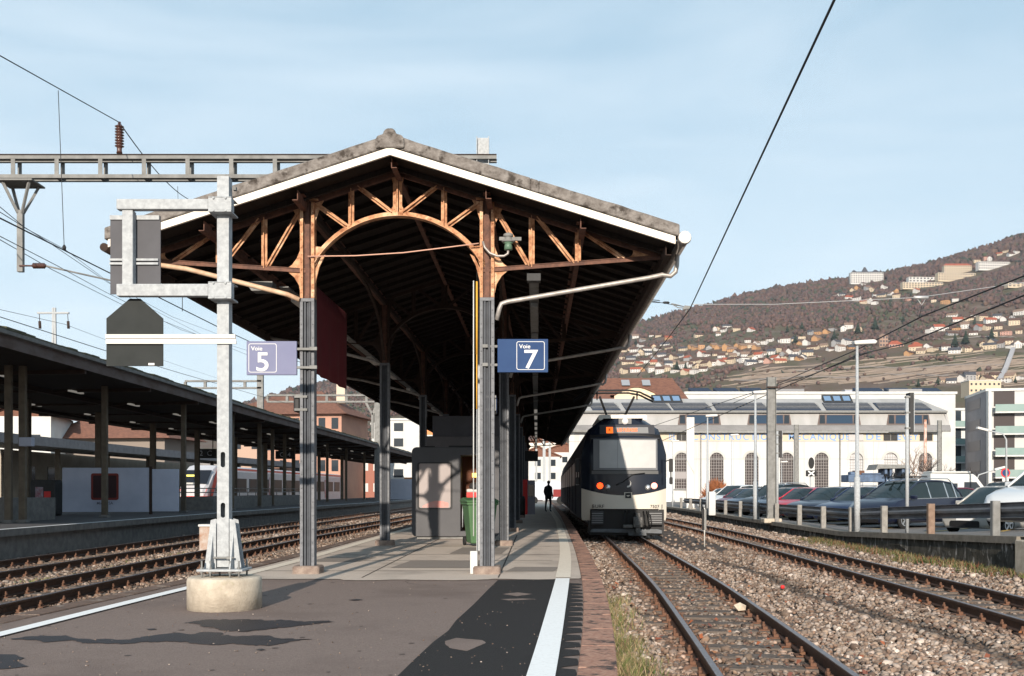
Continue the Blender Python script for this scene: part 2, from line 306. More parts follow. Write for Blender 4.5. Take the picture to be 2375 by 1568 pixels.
blob('dry_gap', [(1165, 1378), (1200, 1374), (1235, 1378), (1200, 1383)], M['asphalt'], z=.001); blob('dry_gap', [(1160, 1390), (1210, 1388), (1245, 1390), (1180, 1393)], M['asphalt'], z=.001)

# ---- far platform (left) and the building-side parking
b = MB(); vs = []
for y in YS: a = float(XB(y)); vs += [(a - 8.8, y, -.5), (a - 8.8, y, .33), (a, y, .33), (a, y, .17), (a - .12, y, .16), (a - .12, y, -.5)]
fs = []
for i in range(len(YS) - 1):
    for k in range(5): fs.append((6 * i + k, 6 * i + k + 1, 6 * i + 7 + k, 6 * i + 6 + k))
b.add(vs, fs); tag(b.build('far_platform', M['conc_dark']), kind='structure')
ribbon('far_platform_edge', off(XB, -.22), off(XB, .0), YS, .3345, mat('edge_white', (.62, .64, .66), (.45, .46, .47), 3, .8))
ribbon('far_platform_surface', off(XB, -8.7), off(XB, -.22), YS, .334, mat('platform_asphalt', (.09, .088, .092), (.075, .072, .075), 3, .9))

def parkz(x, y):
    e = .31 + (20.6 - y) * .031 if y < 30.5 else .004 + (y - 30.5) * .0018
    e = min(e, .62); t = min(1, max(0, (x - 10.4) / 2.2)); t = t * t * (3 - 2 * t)
    return e * (1 - t) + (-.12 + min(.46, max(0, 31 - y) * .07)) * t
XW = curve_fn([(10, 9.45), (27, 9.5), (32, 9.75), (37, 9.85), (50, 10.2), (68, 10.9), (75, 11.2)])
b = MB(); ys = np.arange(12, 122, 1.); xo = [0, .02, .45, .9, 1.5, 2.2, 3.2, 6, 12, 25, 50, 90]; vs = []
for y in ys:
    x0 = float(XW(min(y, 75)))
    for k in xo: vs.append((x0 + k, y, parkz(x0 + k, y)))
n = len(xo); b.add(vs, [(i * n + k, i * n + k + 1, (i + 1) * n + k + 1, (i + 1) * n + k) for i in range(len(ys) - 1) for k in range(n - 1)])
tag(b.build('car_park', mat('car_park_asphalt', (.14, .13, .125), (.19, .175, .165), 1.2, .9, bump=.3, bscale=60)), kind='structure')
b = MB()
for y in np.arange(24, 74, 3.35):
    for k in range(6):
        x0 = 11.3 + k * .8; a = Vector((x0, y + k * .95, 0)); c = a + Vector((.8, .95, 0))
        b.quad((a.x, a.y, parkz(a.x, a.y) + .012), (c.x, c.y, parkz(c.x, c.y) + .012), (c.x + .07, c.y - .06, parkz(c.x, c.y) + .012), (a.x + .07, a.y - .06, parkz(a.x, a.y) + .012))
tag(b.build('parking_line', mat('yellow_road_paint', (.62, .42, .10), (.4, .3, .12), 9, .8)), kind='structure')
# retaining wall of rough blocks with a concrete coping
wm = mat('mossy_retaining_wall', (.085, .078, .066), (.030, .028, .022), 3.2, .95, bump=1, bscale=22, c3=(.30, .28, .265), s3=3.6, lo3=.55, hi3=.66, stretch=(2.0, 2.0, .7))
tw = thing('retaining_wall', 'dark mossy stone retaining wall with concrete coping below the car park guard rail', 'wall', (0, 0, 0))
b = MB(); vs = []
for y in np.arange(19.3, 76, .5):
    x = float(XW(min(y, 75))); z = parkz(x, y)
    for k, t in enumerate(np.linspace(0, 1, 6)): vs.append((x - .02 + (.03 * noise.noise((y * 2.1, t * 4, 0)) if 0 < t < 1 else 0), y, -.5 + t * (z - .03 + .5)))
n = 6; r = len(vs) // n; b.add(vs, [(i * n + k, (i + 1) * n + k, (i + 1) * n + k + 1, i * n + k + 1) for i in range(r - 1) for k in range(n - 1)]); b.build('wall_face', wm, tw)
b = MB(); vs = []
for y in np.arange(19.3, 76, 1.):
    x = float(XW(min(y, 75))); z = parkz(x, y); vs += [(x - .07, y, z - .13), (x - .07, y, z + .006), (x + .42, y, z + .006), (x + .42, y, z - .1)]
r = len(vs) // 4; b.add(vs, [(4 * i + k, 4 * i + 4 + k, 4 * i + 5 + k, 4 * i + 1 + k) for i in range(r - 1) for k in range(3)] + [(0, 1, 2, 3)]); b.build('coping', mat('mossy_coping', (.24, .21, .18), (.15, .135, .11), 4, .95, bump=.5, bscale=30), tw)
b = MB(); b.box((9.35, 17.2, -.5), (9.9, 19.25, .30)); b.box((9.0, 16.2, -.5), (10, 17.2, -.12)); tag(b.build('concrete_block', M['concrete'], bevel=.02), 'pale concrete end block closing the retaining wall at the right edge', 'block')

# ---- tracks
def rail_mesh(f, y0, y1, name, parent, top=-.22, step=.75):
    prof = [(-.055, -.14), (-.055, -.128), (-.012, -.112), (-.010, -.045), (-.034, -.034), (-.034, -.006), (-.027, 0), (.027, 0), (.034, -.006), (.034, -.034), (.010, -.045), (.012, -.112), (.055, -.128), (.055, -.14)]
    b = MB(); vs = []; ys = np.arange(y0, y1 + step, step)
    for y in ys:
        x = float(f(y))
        for a, z in prof: vs.append((x + a, y, top + z))
    n = len(prof)
    for i in range(len(ys) - 1):
        for k in range(n):
            b.add([], []); b.f.append((i * n + k, i * n + (k + 1) % n, (i + 1) * n + (k + 1) % n, (i + 1) * n + k)); b.m.append(1 if k == 6 else 0); b.sm.append(False)
    b.v = [tuple(v) for v in vs]; return b.build(name, [M['rail'], M['railtop']], parent)
slm = {}
def track(name, label, c, gauge, y0, y1, ysl, slen, wood, top=-.22, sp=.62):
    t = thing(name, label, 'railway track', (float(c(y0)), y0, 0)); inv = Matrix.Translation(-t.location)
    for s in (-1, 1):
        r = rail_mesh(off(c, s * gauge / 2), y0, y1, 'rail', t, top); r.matrix_parent_inverse = inv
    if gauge not in slm:
        variants = []
        for q in range(4):
            b = MB(); rr = random.Random(q); n = 10; vs = []
            for i in range(n + 1):
                x = -slen / 2 + slen * i / n
                for yy, zz in ((-.11, -.12), (-.115, -.006), (-.095, 0), (.095, 0), (.115, -.006), (.11, -.12)): vs.append((x, yy + rr.uniform(-.008, .008), zz + rr.uniform(-.006, .004)))
            b.add(vs, [(6 * i + k, 6 * i + k + 1, 6 * i + 7 + k, 6 * i + 6 + k) for i in range(n) for k in range(5)] + [tuple(range(6)), tuple(range(6 * n, 6 * n + 6))])
            me = b.build('sleeper', M['sleeper']); variants.append(me.data); bpy.data.objects.remove(me)
        b = MB()
        for s in (1,):
            x = 0; b.box((x - .15, -.08, .002), (x + .15, .08, .016))
            for q in (-1, 1):
                b.box((x + q * .075 - .025, -.045, .016), (x + q * .075 + .028, .045, .045)); b.lathe([(.022, .045), (.022, .07), (.013, .071), (.013, .095)], c=(x + q * .085, 0, 0), n=6, smooth=False)
        me = b.build('rail_fastening', M['clip']); slm[gauge] = (variants, me.data); bpy.data.objects.remove(me)
    variants, fast = slm[gauge]
    y = y0 + .2; cnt = 0
    while y < ysl and cnt < 98:
        dx = float(c(y + .5) - c(y - .5)); o = bpy.data.objects.new('sleeper', variants[cnt % 4]); COL.objects.link(o); o.parent = t
        o.location = (float(c(y)) - t.location.x + random.uniform(-.03, .03), y - y0, top - .142 + random.uniform(-.004, .0)); o.rotation_euler = (0, 0, -math.atan(dx) + random.uniform(-.02, .02))
        for s in (-1, 1): f = bpy.data.objects.new('rail_fastening', fast); COL.objects.link(f); f.parent = o; f.location = (s * gauge / 2, 0, 0)
        y += sp + random.uniform(-.02, .02); cnt += 1
    return t
track('railway_track', 'metre gauge track right of the platform, leading under the black and cream train', C1, 1.06, 4.2, 118, 60, 1.75, 1)
track('railway_track', 'empty metre gauge track beside the mossy retaining wall on the right', C2, 1.06, 8, 118, 66, 1.75, 1)
track('railway_track', 'track closest to the left side of the middle platform', C5, 1.08, 9.5, 110, 66, 1.75, 1)
track('railway_track', 'broader shaded track along the wall of the far left platform', C4, 1.45, 12, 118, 66, 2.5, 1)

# ---- ballast stones: one mass
ico = bmesh.new(); bmesh.ops.create_icosphere(ico, subdivisions=1, radius=1); IV = np.array([v.co[:] for v in ico.verts]); IF = np.array([[v.index for v in f.verts] for f in ico.faces]); ico.free()
TPL = []
for k in range(14):
    q = IV * (1 + RNG.normal(0, .19, (len(IV), 1))); q *= np.array([1, RNG.uniform(.6, .95), RNG.uniform(.45, .75)]); TPL.append(q)
TPL = np.array(TPL)
def rotm(n):
    a = RNG.uniform(0, 2 * np.pi, n); t = RNG.normal(0, .35, n); p = RNG.normal(0, .35, n); ca, sa, ct, st, cp, sp = np.cos(a), np.sin(a), np.cos(t), np.sin(t), np.cos(p), np.sin(p)
    z = np.zeros(n); o = np.ones(n)
    Rz = np.stack([ca, -sa, z, sa, ca, z, z, z, o], 1).reshape(n, 3, 3); Rx = np.stack([o, z, z, z, ct, -st, z, st, ct], 1).reshape(n, 3, 3); Ry = np.stack([cp, z, sp, z, o, z, -sp, z, cp], 1).reshape(n, 3, 3)
    return Rx @ Ry @ Rz
def mass(name, pts, size, colors, m, tpl, faces, kind='stuff', label=None, cat=None):
    n = len(pts); R = rotm(n); T = tpl[RNG.integers(0, len(tpl), n)]
    V = np.einsum('nij,nkj->nki', R, T) * size[:, None, None] + pts[:, None, :]; nv = T.shape[1]
    V = V.reshape(-1, 3); Fc = (faces[None] + (np.arange(n) * nv)[:, None, None]).reshape(-1, faces.shape[1])
    me = bpy.data.meshes.new(name); me.vertices.add(len(V)); me.vertices.foreach_set('co', V.astype(np.float32).ravel())
    k = faces.shape[1]; me.loops.add(Fc.size); me.loops.foreach_set('vertex_index', Fc.astype(np.int32).ravel()); me.polygons.add(len(Fc)); me.polygons.foreach_set('loop_start', np.arange(0, Fc.size, k, dtype=np.int32)); me.update(calc_edges=True)
    ca = me.color_attributes.new('Col', 'FLOAT_COLOR', 'POINT'); c4 = np.ones((n, nv, 4), np.float32); c4[:, :, :3] = colors[:, None, :]; ca.data.foreach_set('color', c4.ravel())
    me.materials.append(m); o = bpy.data.objects.new(name, me); COL.objects.link(o); return tag(o, label, cat, kind=kind)
def colmat(name, rough=.9, bump=0, bs=40, mul=None, ms=2):
    m = bpy.data.materials.new(name); m.use_nodes = True; t = m.node_tree; bsd = t.nodes['Principled BSDF']; bsd.inputs['Roughness'].default_value = rough
    a = t.nodes.new('ShaderNodeVertexColor'); a.layer_name = 'Col'; n = t.nodes.new('ShaderNodeTexNoise'); n.inputs['Scale'].default_value = bs; tc = t.nodes.new('ShaderNodeTexCoord'); t.links.new(tc.outputs['Object'], n.inputs['Vector'])
    r = t.nodes.new('ShaderNodeMapRange'); r.inputs['To Min'].default_value = .65; r.inputs['To Max'].default_value = 1.3; x = t.nodes.new('ShaderNodeMix'); x.data_type = 'RGBA'; x.blend_type = 'MULTIPLY'; x.inputs['Factor'].default_value = 1
    t.links.new(n.outputs[0], r.inputs['Value']); t.links.new(a.outputs[0], x.inputs['A']); t.links.new(r.outputs[0], x.inputs['B']); t.links.new(x.outputs['Result'], bsd.inputs['Base Color'])
    return m
STONE = colmat('ballast_stone', .88)
def stone_cols(n, dark=1.0):
    base = np.array([(.36, .32, .285), (.30, .25, .215), (.44, .40, .37), (.25, .20, .165), (.20, .145, .115), (.33, .27, .22), (.54, .51, .48), (.155, .12, .10), (.235, .165, .125)]); p = np.array([.16, .15, .13, .14, .12, .12, .05, .07, .06])
    return base[RNG.choice(len(base), n, p=p / p.sum())] * RNG.uniform(.55, 1.15, (n, 1)) * dark * np.array([.84, .745, .68])
def smooth01(x): x = np.clip(x, 0, 1); return x * x * (3 - 2 * x)
def zone(n, xa, xb, y0, y1, s0, s1, tracks, ztop=-.375, xr=None, wet=None):
    # denser towards the camera
    u = RNG.uniform(0, 1, n); y = 1 / (1 / y0 + (1 / y1 - 1 / y0) * u) if y0 > 0 else RNG.uniform(y0, y1, n)
    lo = xa(y) if callable(xa) else np.full(n, xa); hi = xb(y) if callable(xb) else np.full(n, xb); x = lo + (hi - lo) * RNG.uniform(0, 1, n)
    size = RNG.uniform(s0, s1, n) * (1 + .9 * np.clip((y - 14) / 40, 0, 1.4)) * np.where(RNG.uniform(0, 1, n) < .03, 1.7, 1)
    z = np.full(n, ztop) + RNG.uniform(-.025, .02, n); keep = np.ones(n, bool)
    for c, gg, sl in tracks:
        d = np.abs(x - c(y)); keep &= ~(np.abs(d - gg / 2) < .10)
        between = d < gg / 2 - .05; z = np.where(d < sl / 2, z - .004, z); z = np.where(between, z - .012, z); keep &= ~(between & (RNG.uniform(0, 1, n) < .18))
        edge = smooth01((d - sl / 2 - .1) / .9); z = z - np.where(d < 3, .03, 0) * 0
    keep &= ~((y > 27) & (y < 43) & (x > C1(y) + 1.05) & (x < C2(y) - 1.0) & (RNG.uniform(0, 1, n) < .93))
    return x[keep], y[keep], z[keep], size[keep]
def put(name, label, parts, dark=1.0):
    x = np.concatenate([p[0] for p in parts]); y = np.concatenate([p[1] for p in parts]); z = np.concatenate([p[2] for p in parts]); s = np.concatenate([p[3] for p in parts])
    mound = .02 * np.array([noise.noise((a * .5, b_ * .5, 0)) for a, b_ in zip(x, y)])
    col = stone_cols(len(x), dark); patch = np.array([noise.noise((a * .35, b_ * .22, 6)) for a, b_ in zip(x, y)])
    col *= (1 + .35 * patch)[:, None]; streak = np.exp(-((x - 4.65 - .12 * np.sin(y * .7)) / .17) ** 2) * (y < 24) * (y > 6); col *= (1 - .72 * streak)[:, None]; z = z - .03 * streak
    for c, gg in ((C1, 1.06), (C2, 1.06), (C5, 1.08), (C4, 1.45)):
        near = np.exp(-((np.abs(x - c(y)) - gg / 2) / .22) ** 2) * (np.abs(x - c(y)) < 2); col *= 1 - near[:, None] * np.array([.28, .46, .55]); mid = np.exp(-((x - c(y)) / .35) ** 2); col *= 1 - .28 * mid[:, None]
    # dark trickle of finer stones between the two right-hand tracks
    return mass(name, np.stack([x, y, z + mound], 1), s, col, STONE, TPL, IF, label=label, cat='ballast')
tr = [(C1, 1.06, 1.75), (C2, 1.06, 1.75)]
put('ballast', 'pale crushed stone ballast around the right-hand tracks', [zone(56000, lambda y: XR(y) + .03, lambda y: XW(np.minimum(y, 75)) - .1, 5.5, 24, .021, .045, tr), zone(15000, lambda y: XR(y) + .03, lambda y: XW(np.minimum(y, 75)) - .1, 24, 80, .034, .052, tr)])
put('ballast', 'brownish crushed stone ballast between the left-hand tracks', [zone(26000, const(-8.35), lambda y: XL(y) - .05, 9, 70, .022, .042, [(C5, 1.08, 1.9)]), zone(13000, const(-11.4), const(-8.35), 12, 70, .03, .045, [(C4, 1.45, 2.5)])], .9)

# grass beside the kerb, weeds by the wall, fallen leaves
def blades(name, label, pts, hgt, cols, wd=.006):
    n = len(pts); a = RNG.uniform(0, 2 * np.pi, n); lean = RNG.normal(0, .45, (n, 2)) * hgt[:, None]; dx = np.cos(a) * wd; dy = np.sin(a) * wd
    p = pts; V = np.stack([np.stack([p[:, 0] - dx, p[:, 1] - dy, p[:, 2]], 1), np.stack([p[:, 0] + dx, p[:, 1] + dy, p[:, 2]], 1),
        np.stack([p[:, 0] + dx * .6 + lean[:, 0] * .4, p[:, 1] + dy * .6 + lean[:, 1] * .4, p[:, 2] + hgt * .62], 1), np.stack([p[:, 0] - dx * .6 + lean[:, 0] * .4, p[:, 1] - dy * .6 + lean[:, 1] * .4, p[:, 2] + hgt * .62], 1),
        np.stack([p[:, 0] + lean[:, 0], p[:, 1] + lean[:, 1], p[:, 2] + hgt], 1)], 1).reshape(-1, 3)
    me = bpy.data.meshes.new(name); base = [(0, 1, 2, 3), (3, 2, 4)]; me.from_pydata(V.tolist(), [], [tuple(i * 5 + k for k in f) for i in range(n) for f in base])
    ca = me.color_attributes.new('Col', 'FLOAT_COLOR', 'POINT'); c4 = np.ones((n, 5, 4), np.float32); c4[:, :, :3] = cols[:, None, :]; ca.data.foreach_set('color', c4.ravel())
    me.materials.append(GRASS); o = bpy.data.objects.new(name, me); COL.objects.link(o); return tag(o, label, 'grass', kind='stuff')
GRASS = colmat('grass_blade', .8)
def gcols(n, green=.5):
    A = np.array([(.13, .17, .035), (.09, .13, .03), (.17, .18, .06)]); B = np.array([(.42, .33, .18), (.34, .22, .12), (.28, .20, .12)])
    pick = RNG.uniform(0, 1, n) < green; c = np.where(pick[:, None], A[RNG.integers(0, 3, n)], B[RNG.integers(0, 3, n)]); return c * RNG.uniform(.7, 1.3, (n, 1))
cl = RNG.uniform(5.2, 14.6, 330); cl = np.concatenate([cl[:190], RNG.uniform(5.5, 10.5, 170)]); cx = XR(cl) + np.abs(RNG.normal(.04, .16, len(cl))); k = 26
pts = np.stack([np.repeat(cx, k) + RNG.normal(0, .035, len(cl) * k), np.repeat(cl, k) + RNG.normal(0, .05, len(cl) * k), np.full(len(cl) * k, -.39)], 1); sel = pts[:, 0] > XR(pts[:, 1]) + .01; pts = pts[sel]
blades('grass', 'green and straw-coloured grass along the stone kerb of the platform', pts, RNG.uniform(.02, .17, len(pts)) * (.5 + .8 * np.abs(np.sin(pts[:, 1] * 2.3))), gcols(len(pts), .5) * .8, .0035)
cl = RNG.uniform(18.5, 33, 250); cx = XW(cl) - np.abs(RNG.normal(.1, .3, len(cl))) - .05; k = 24
pts = np.stack([np.repeat(cx, k) + RNG.normal(0, .07, len(cl) * k), np.repeat(cl, k) + RNG.normal(0, .1, len(cl) * k), np.full(len(cl) * k, -.4)], 1); pts = pts[pts[:, 0] < XW(pts[:, 1]) - .03]
c = gcols(len(pts), .6); c = np.where(RNG.uniform(0, 1, (len(pts), 1)) < .15, np.array([[.3, .1, .05]]), c)
blades('grass', 'low green and reddish weeds at the foot of the retaining wall', pts, RNG.uniform(.03, .2, len(pts)), c * .55, .010)
cl = RNG.uniform(11, 32, 50); cx = -8.3 + RNG.normal(0, .16, 50); pts = np.stack([np.repeat(cx, 20) + RNG.normal(0, .06, 1000), np.repeat(cl, 20) + RNG.normal(0, .1, 1000), np.full(1000, -.4)], 1)
blades('grass', 'mossy green tufts between the left-hand tracks', pts, RNG.uniform(.03, .08, 1000), gcols(1000, .9), .01)
LQ = np.array([[(-1, -.6, 0), (1, -.5, .15), (1.1, .6, 0), (-.9, .7, .25)], [(-1, -.5, .3), (.8, -.8, 0), (1, .5, .2), (-1, .6, 0)], [(-.8, -.9, 0), (.9, -.4, .4), (.7, .8, .1), (-.8, .5, .3)]], float)
n = 420; y = 1 / (1 / 5.6 + (1 / 34 - 1 / 5.6) * RNG.uniform(0, 1, n)); x = np.where(RNG.uniform(0, 1, n) < .55, C1(y) + RNG.normal(0, .75, n), RNG.uniform(1.2, 9, n)); keep = x > XR(y) + .05; x, y = x[keep], y[keep]; n = len(x)
lc = np.array([(.30, .09, .035), (.22, .065, .03), (.33, .14, .06), (.17, .06, .04)])[RNG.integers(0, 4, n)]
mass('fallen_leaves', np.stack([x, y, np.full(n, -.325)], 1), RNG.uniform(.018, .036, n), lc, colmat('dead_leaf', .8), LQ, np.array([[0, 1, 2, 3]]), label='rust coloured leaves fallen on the ballast of the right-hand tracks', cat='leaves')
q = G(1815, 1364, -.33); b = MB(); b.lathe([(.006, 0), (.03, .004), (.034, .03), (.03, .05), (.01, .056)], c=(0, 0, 0), n=12); o = b.build('litter', M['red'], loc=(q.x, q.y, -.34)); tag(o, 'small bright red piece of litter lying on the ballast', 'litter')
# big loose rock beside rail
b = MB(); rk = TPL[3] * .09; b.add(rk.tolist(), IF.tolist()); q = G(2947, 2428) if False else G(1716, 1413, -.33); tag(b.build('rock', mat('pale_rock', (.5, .42, .33), (.4, .33, .26), 20, .9), loc=(q.x, q.y, -.31)), 'large pale rock lying against the inside of the rail', 'rock')

# grit, gum spots and hair cracks on the platform
n = 420; y = 1 / (1 / 6. + (1 / 14.2 - 1 / 6.) * RNG.uniform(0, 1, n)); x = XL(y) + .3 + (XR(y) - XL(y) - .6) * RNG.uniform(0, 1, n)
mass('grit', np.stack([x, y, np.full(n, .001)], 1), RNG.uniform(.003, .009, n), stone_cols(n, .9), STONE, TPL, IF, label='scattered grit lying on the asphalt of the platform', cat='grit')
b = MB()
for i in range(45):
    y0 = 1 / (1 / 6.2 + (1 / 14 - 1 / 6.2) * random.random()); x0 = float(XL(y0)) + .5 + random.random() * (float(XR(y0) - XL(y0)) - 1.4); r = random.uniform(.012, .03); k = 9
    b.add([(x0 + r * (1 + random.uniform(-.2, .2)) * math.cos(2 * math.pi * j / k), y0 + r * (1 + random.uniform(-.2, .2)) * math.sin(2 * math.pi * j / k), -.003 + i * .00002) for j in range(k)], [tuple(range(k))])
tag(b.build('gum_spots', mat('gum_spot', (.075, .06, .055)), fix=False), kind='structure')
b = MB()
for (x0, y0, a, n_) in ((-.9, 13.2, 2.9, 24), (-.4, 9.5, 1.2, 18)):
    p = Vector((x0, y0, 0)); pr = None
    for k in range(n_):
        a += random.uniform(-.5, .5); q = p + Vector((math.cos(a), math.sin(a), 0)) * .11; a += (-.15 if a > .8 else .05) * 0
        s_ = Vector((-math.sin(a), math.cos(a), 0)) * .0045 * (1 - k / n_ * .6); b.add([p - s_ + Vector((0, 0, -.0025)), q - s_ + Vector((0, 0, -.0025)), q + s_ + Vector((0, 0, -.0025)), p + s_ + Vector((0, 0, -.0025))], [(0, 1, 2, 3)]); p = q
tag(b.build('asphalt_cracks', M['joint'], fix=False), kind='structure')
# ================================================================= the big iron canopy over the middle platform
CY0 = 15.2; BAY = 7.7; NT = 9
can = thing('platform_canopy', 'large gabled platform canopy with rusty orange iron trusses and riveted grey columns', 'canopy', (-1.68, CY0, 0), -math.atan(.0240))
cl = lambda u, v, s=158., c=922.: ((u - c) / s, EYE + (HV - v) / s)
HS = 3.98; PITCH = .319; ZR = 5.90     # half span, slope, ridge underside
def zu(x): return ZR - PITCH * abs(x)
Y0, Y1 = -.76, BAY * (NT - 1) + .8
# roof deck, bargeboards, concrete verge, ridge
b = MB()
for s in (-1, 1):
    nx = 7
    for i in range(nx):
        x0, x1 = s * HS * i / nx, s * HS * (i + 1) / nx
        b.prism([(x0, zu(x0) + .01), (x1, zu(x1) + .01), (x1, zu(x1) + .07), (x0, zu(x0) + .07)], Y0 + .03, Y1, 'xz')
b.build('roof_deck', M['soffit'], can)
b = MB()
for y in np.arange(0, Y1, .32):      # overlapping sheets with uneven drip edges
    for s in (-1, 1):
        e = HS + .06 + random.uniform(-.01, .03); d = .12 if int(y * 3) % 3 else .06
        b.prism([(s * .05, zu(.05) + .085), (s * (e - .1), zu(e - .1) + .085), (s * e, zu(e) + .06), (s * e, zu(e) + .10), (s * .05, zu(.05) + .15)], y - .1, y + .2, 'xz')
b.build('roof_covering', M['eternit'], can)
b = MB()
for s in (-1, 1):
    n = 34; pts_t = []; pts_b = []
    for i in range(n + 1):
        x = .12 + (HS + .04 - .12) * i / n; jt = .012 * noise.noise((x * 3, s * 5, 0)) + (.03 if s > 0 and 1.86 < x < 1.95 else 0)
        pts_t.append((s * x, zu(x) + .285 + jt)); pts_b.append((s * x, zu(x) + .115 + .008 * noise.noise((x * 5, s, 3))))
    for i in range(n):
        b.prism([pts_b[i], pts_b[i + 1], pts_t[i + 1], pts_t[i]], Y0 - .03 + (.012 if s > 0 and 15 < i < 17 else 0), Y0 + .22, 'xz')
b.prism([(-.2, 5.98), (.2, 5.98), (.2, 6.11), (.165, 6.155), (.09, 6.175), (.075, 6.22), (.04, 6.25), (-.04, 6.25), (-.08, 6.22), (-.095, 6.17), (-.17, 6.15), (-.2, 6.10)], Y0 - .07, Y0 + .3, 'xz')
b.build('verge_capping', M['eternit'], can, bevel=.012)
b = MB(); b.prism([(-.16, 6.08), (.16, 6.08), (.10, 6.17), (0, 6.2), (-.10, 6.17)], Y0 + .3, Y1, 'xz'); b.build('ridge_cap', M['eternit'], can)
for s in (-1, 1):
    b = MB(); t = .102
    for i in range(3):
        xa = [0, 1.62, 2.9, HS - .02]; x0, x1 = xa[i] + (.001 if i else 0), xa[i + 1]
        b.prism([(s * x0, zu(x0) - .012), (s * x1, zu(x1) - .012), (s * x1, zu(x1) + t - .01), (s * x0, zu(x0) + t - .01)], Y0 - .045 - .001 * i, Y0 + .0, 'xz')
    b.build('bargeboard', M['barge'], can)
# Z purlins, eaves channel
for x in (-3.85, -2.66, -1.33, 0, 1.33, 2.66, 3.85):
    b = MB(); z = zu(x) - (.10 if x else .08); s = 1 if x >= 0 else -1
    b.box((x - .006, Y0 + .12, z - .06), (x + .006, Y1, z + .075)); b.box((x - (.075 if s < 0 else .0), Y0 + .12, z - .066), (x + (.075 if s > 0 else 0), Y1, z - .055)); b.box((x - .05, Y0 + .3, z + .07), (x + .05, Y1, z + .08))
    b.build('purlin', M['rustd'] if abs(x) < 3 else M['iron'], can)
b = MB()      # battens under the deck
for y in np.arange(Y0 + .5, Y1, .62):
    for s in (-1, 1): b.beam((s * .05, y, zu(.05) - .03), (s * (HS - .05), y, zu(HS - .05) - .03), .07, .07)
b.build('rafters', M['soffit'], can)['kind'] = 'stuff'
# one truss, later shared by the nine bays
def gus(b, pts, d=.012, y=0): b.prism(pts, y - d, y + d, 'xz')
def lb(b, p, q, w=.05, y=0, t=.02): b.beam((p[0], y, p[1]), (q[0], y, q[1]), t, w, up=(0, 1, 0) if False else (0, 0, 1)) if abs(q[1] - p[1]) < 1e-9 else b.add(*bar2(p, q, w, y, t))
def bar2(p, q, w, y, t):
    dx, dz = q[0] - p[0], q[1] - p[1]; l = math.hypot(dx, dz); nx, nz = -dz / l * w / 2, dx / l * w / 2
    pl = [(p[0] - nx, p[1] - nz), (q[0] - nx, q[1] - nz), (q[0] + nx, q[1] + nz), (p[0] + nx, p[1] + nz)]
    vs = [(a, y - t, c) for a, c in pl] + [(a, y + t, c) for a, c in pl]
    return vs, [(0, 1, 2, 3), (7, 6, 5, 4), (0, 4, 5, 1), (1, 5, 6, 2), (2, 6, 7, 3), (3, 7, 4, 0)]
def tee(b, p, q, w=.05, y=0):     # flat leaf with an upstanding stem towards the viewer
    b.add(*bar2(p, q, w, y, .008)); b.add(*bar2(p, q, .012, y - .028, .026))
def rivet(b, x, z, y=-.022): b.lathe([(.011, 0), (.009, -.007), (.003, -.010)], c=(x, y, z), n=6, axis='y', smooth=False)
R0, ZC = 1.46, 3.815
trs = []
for k in range(NT):
    yk = k * BAY
    t = bpy.data.objects.new('truss', None); COL.objects.link(t); t.parent = can; t.location = (0, yk, 0); trs.append(t)
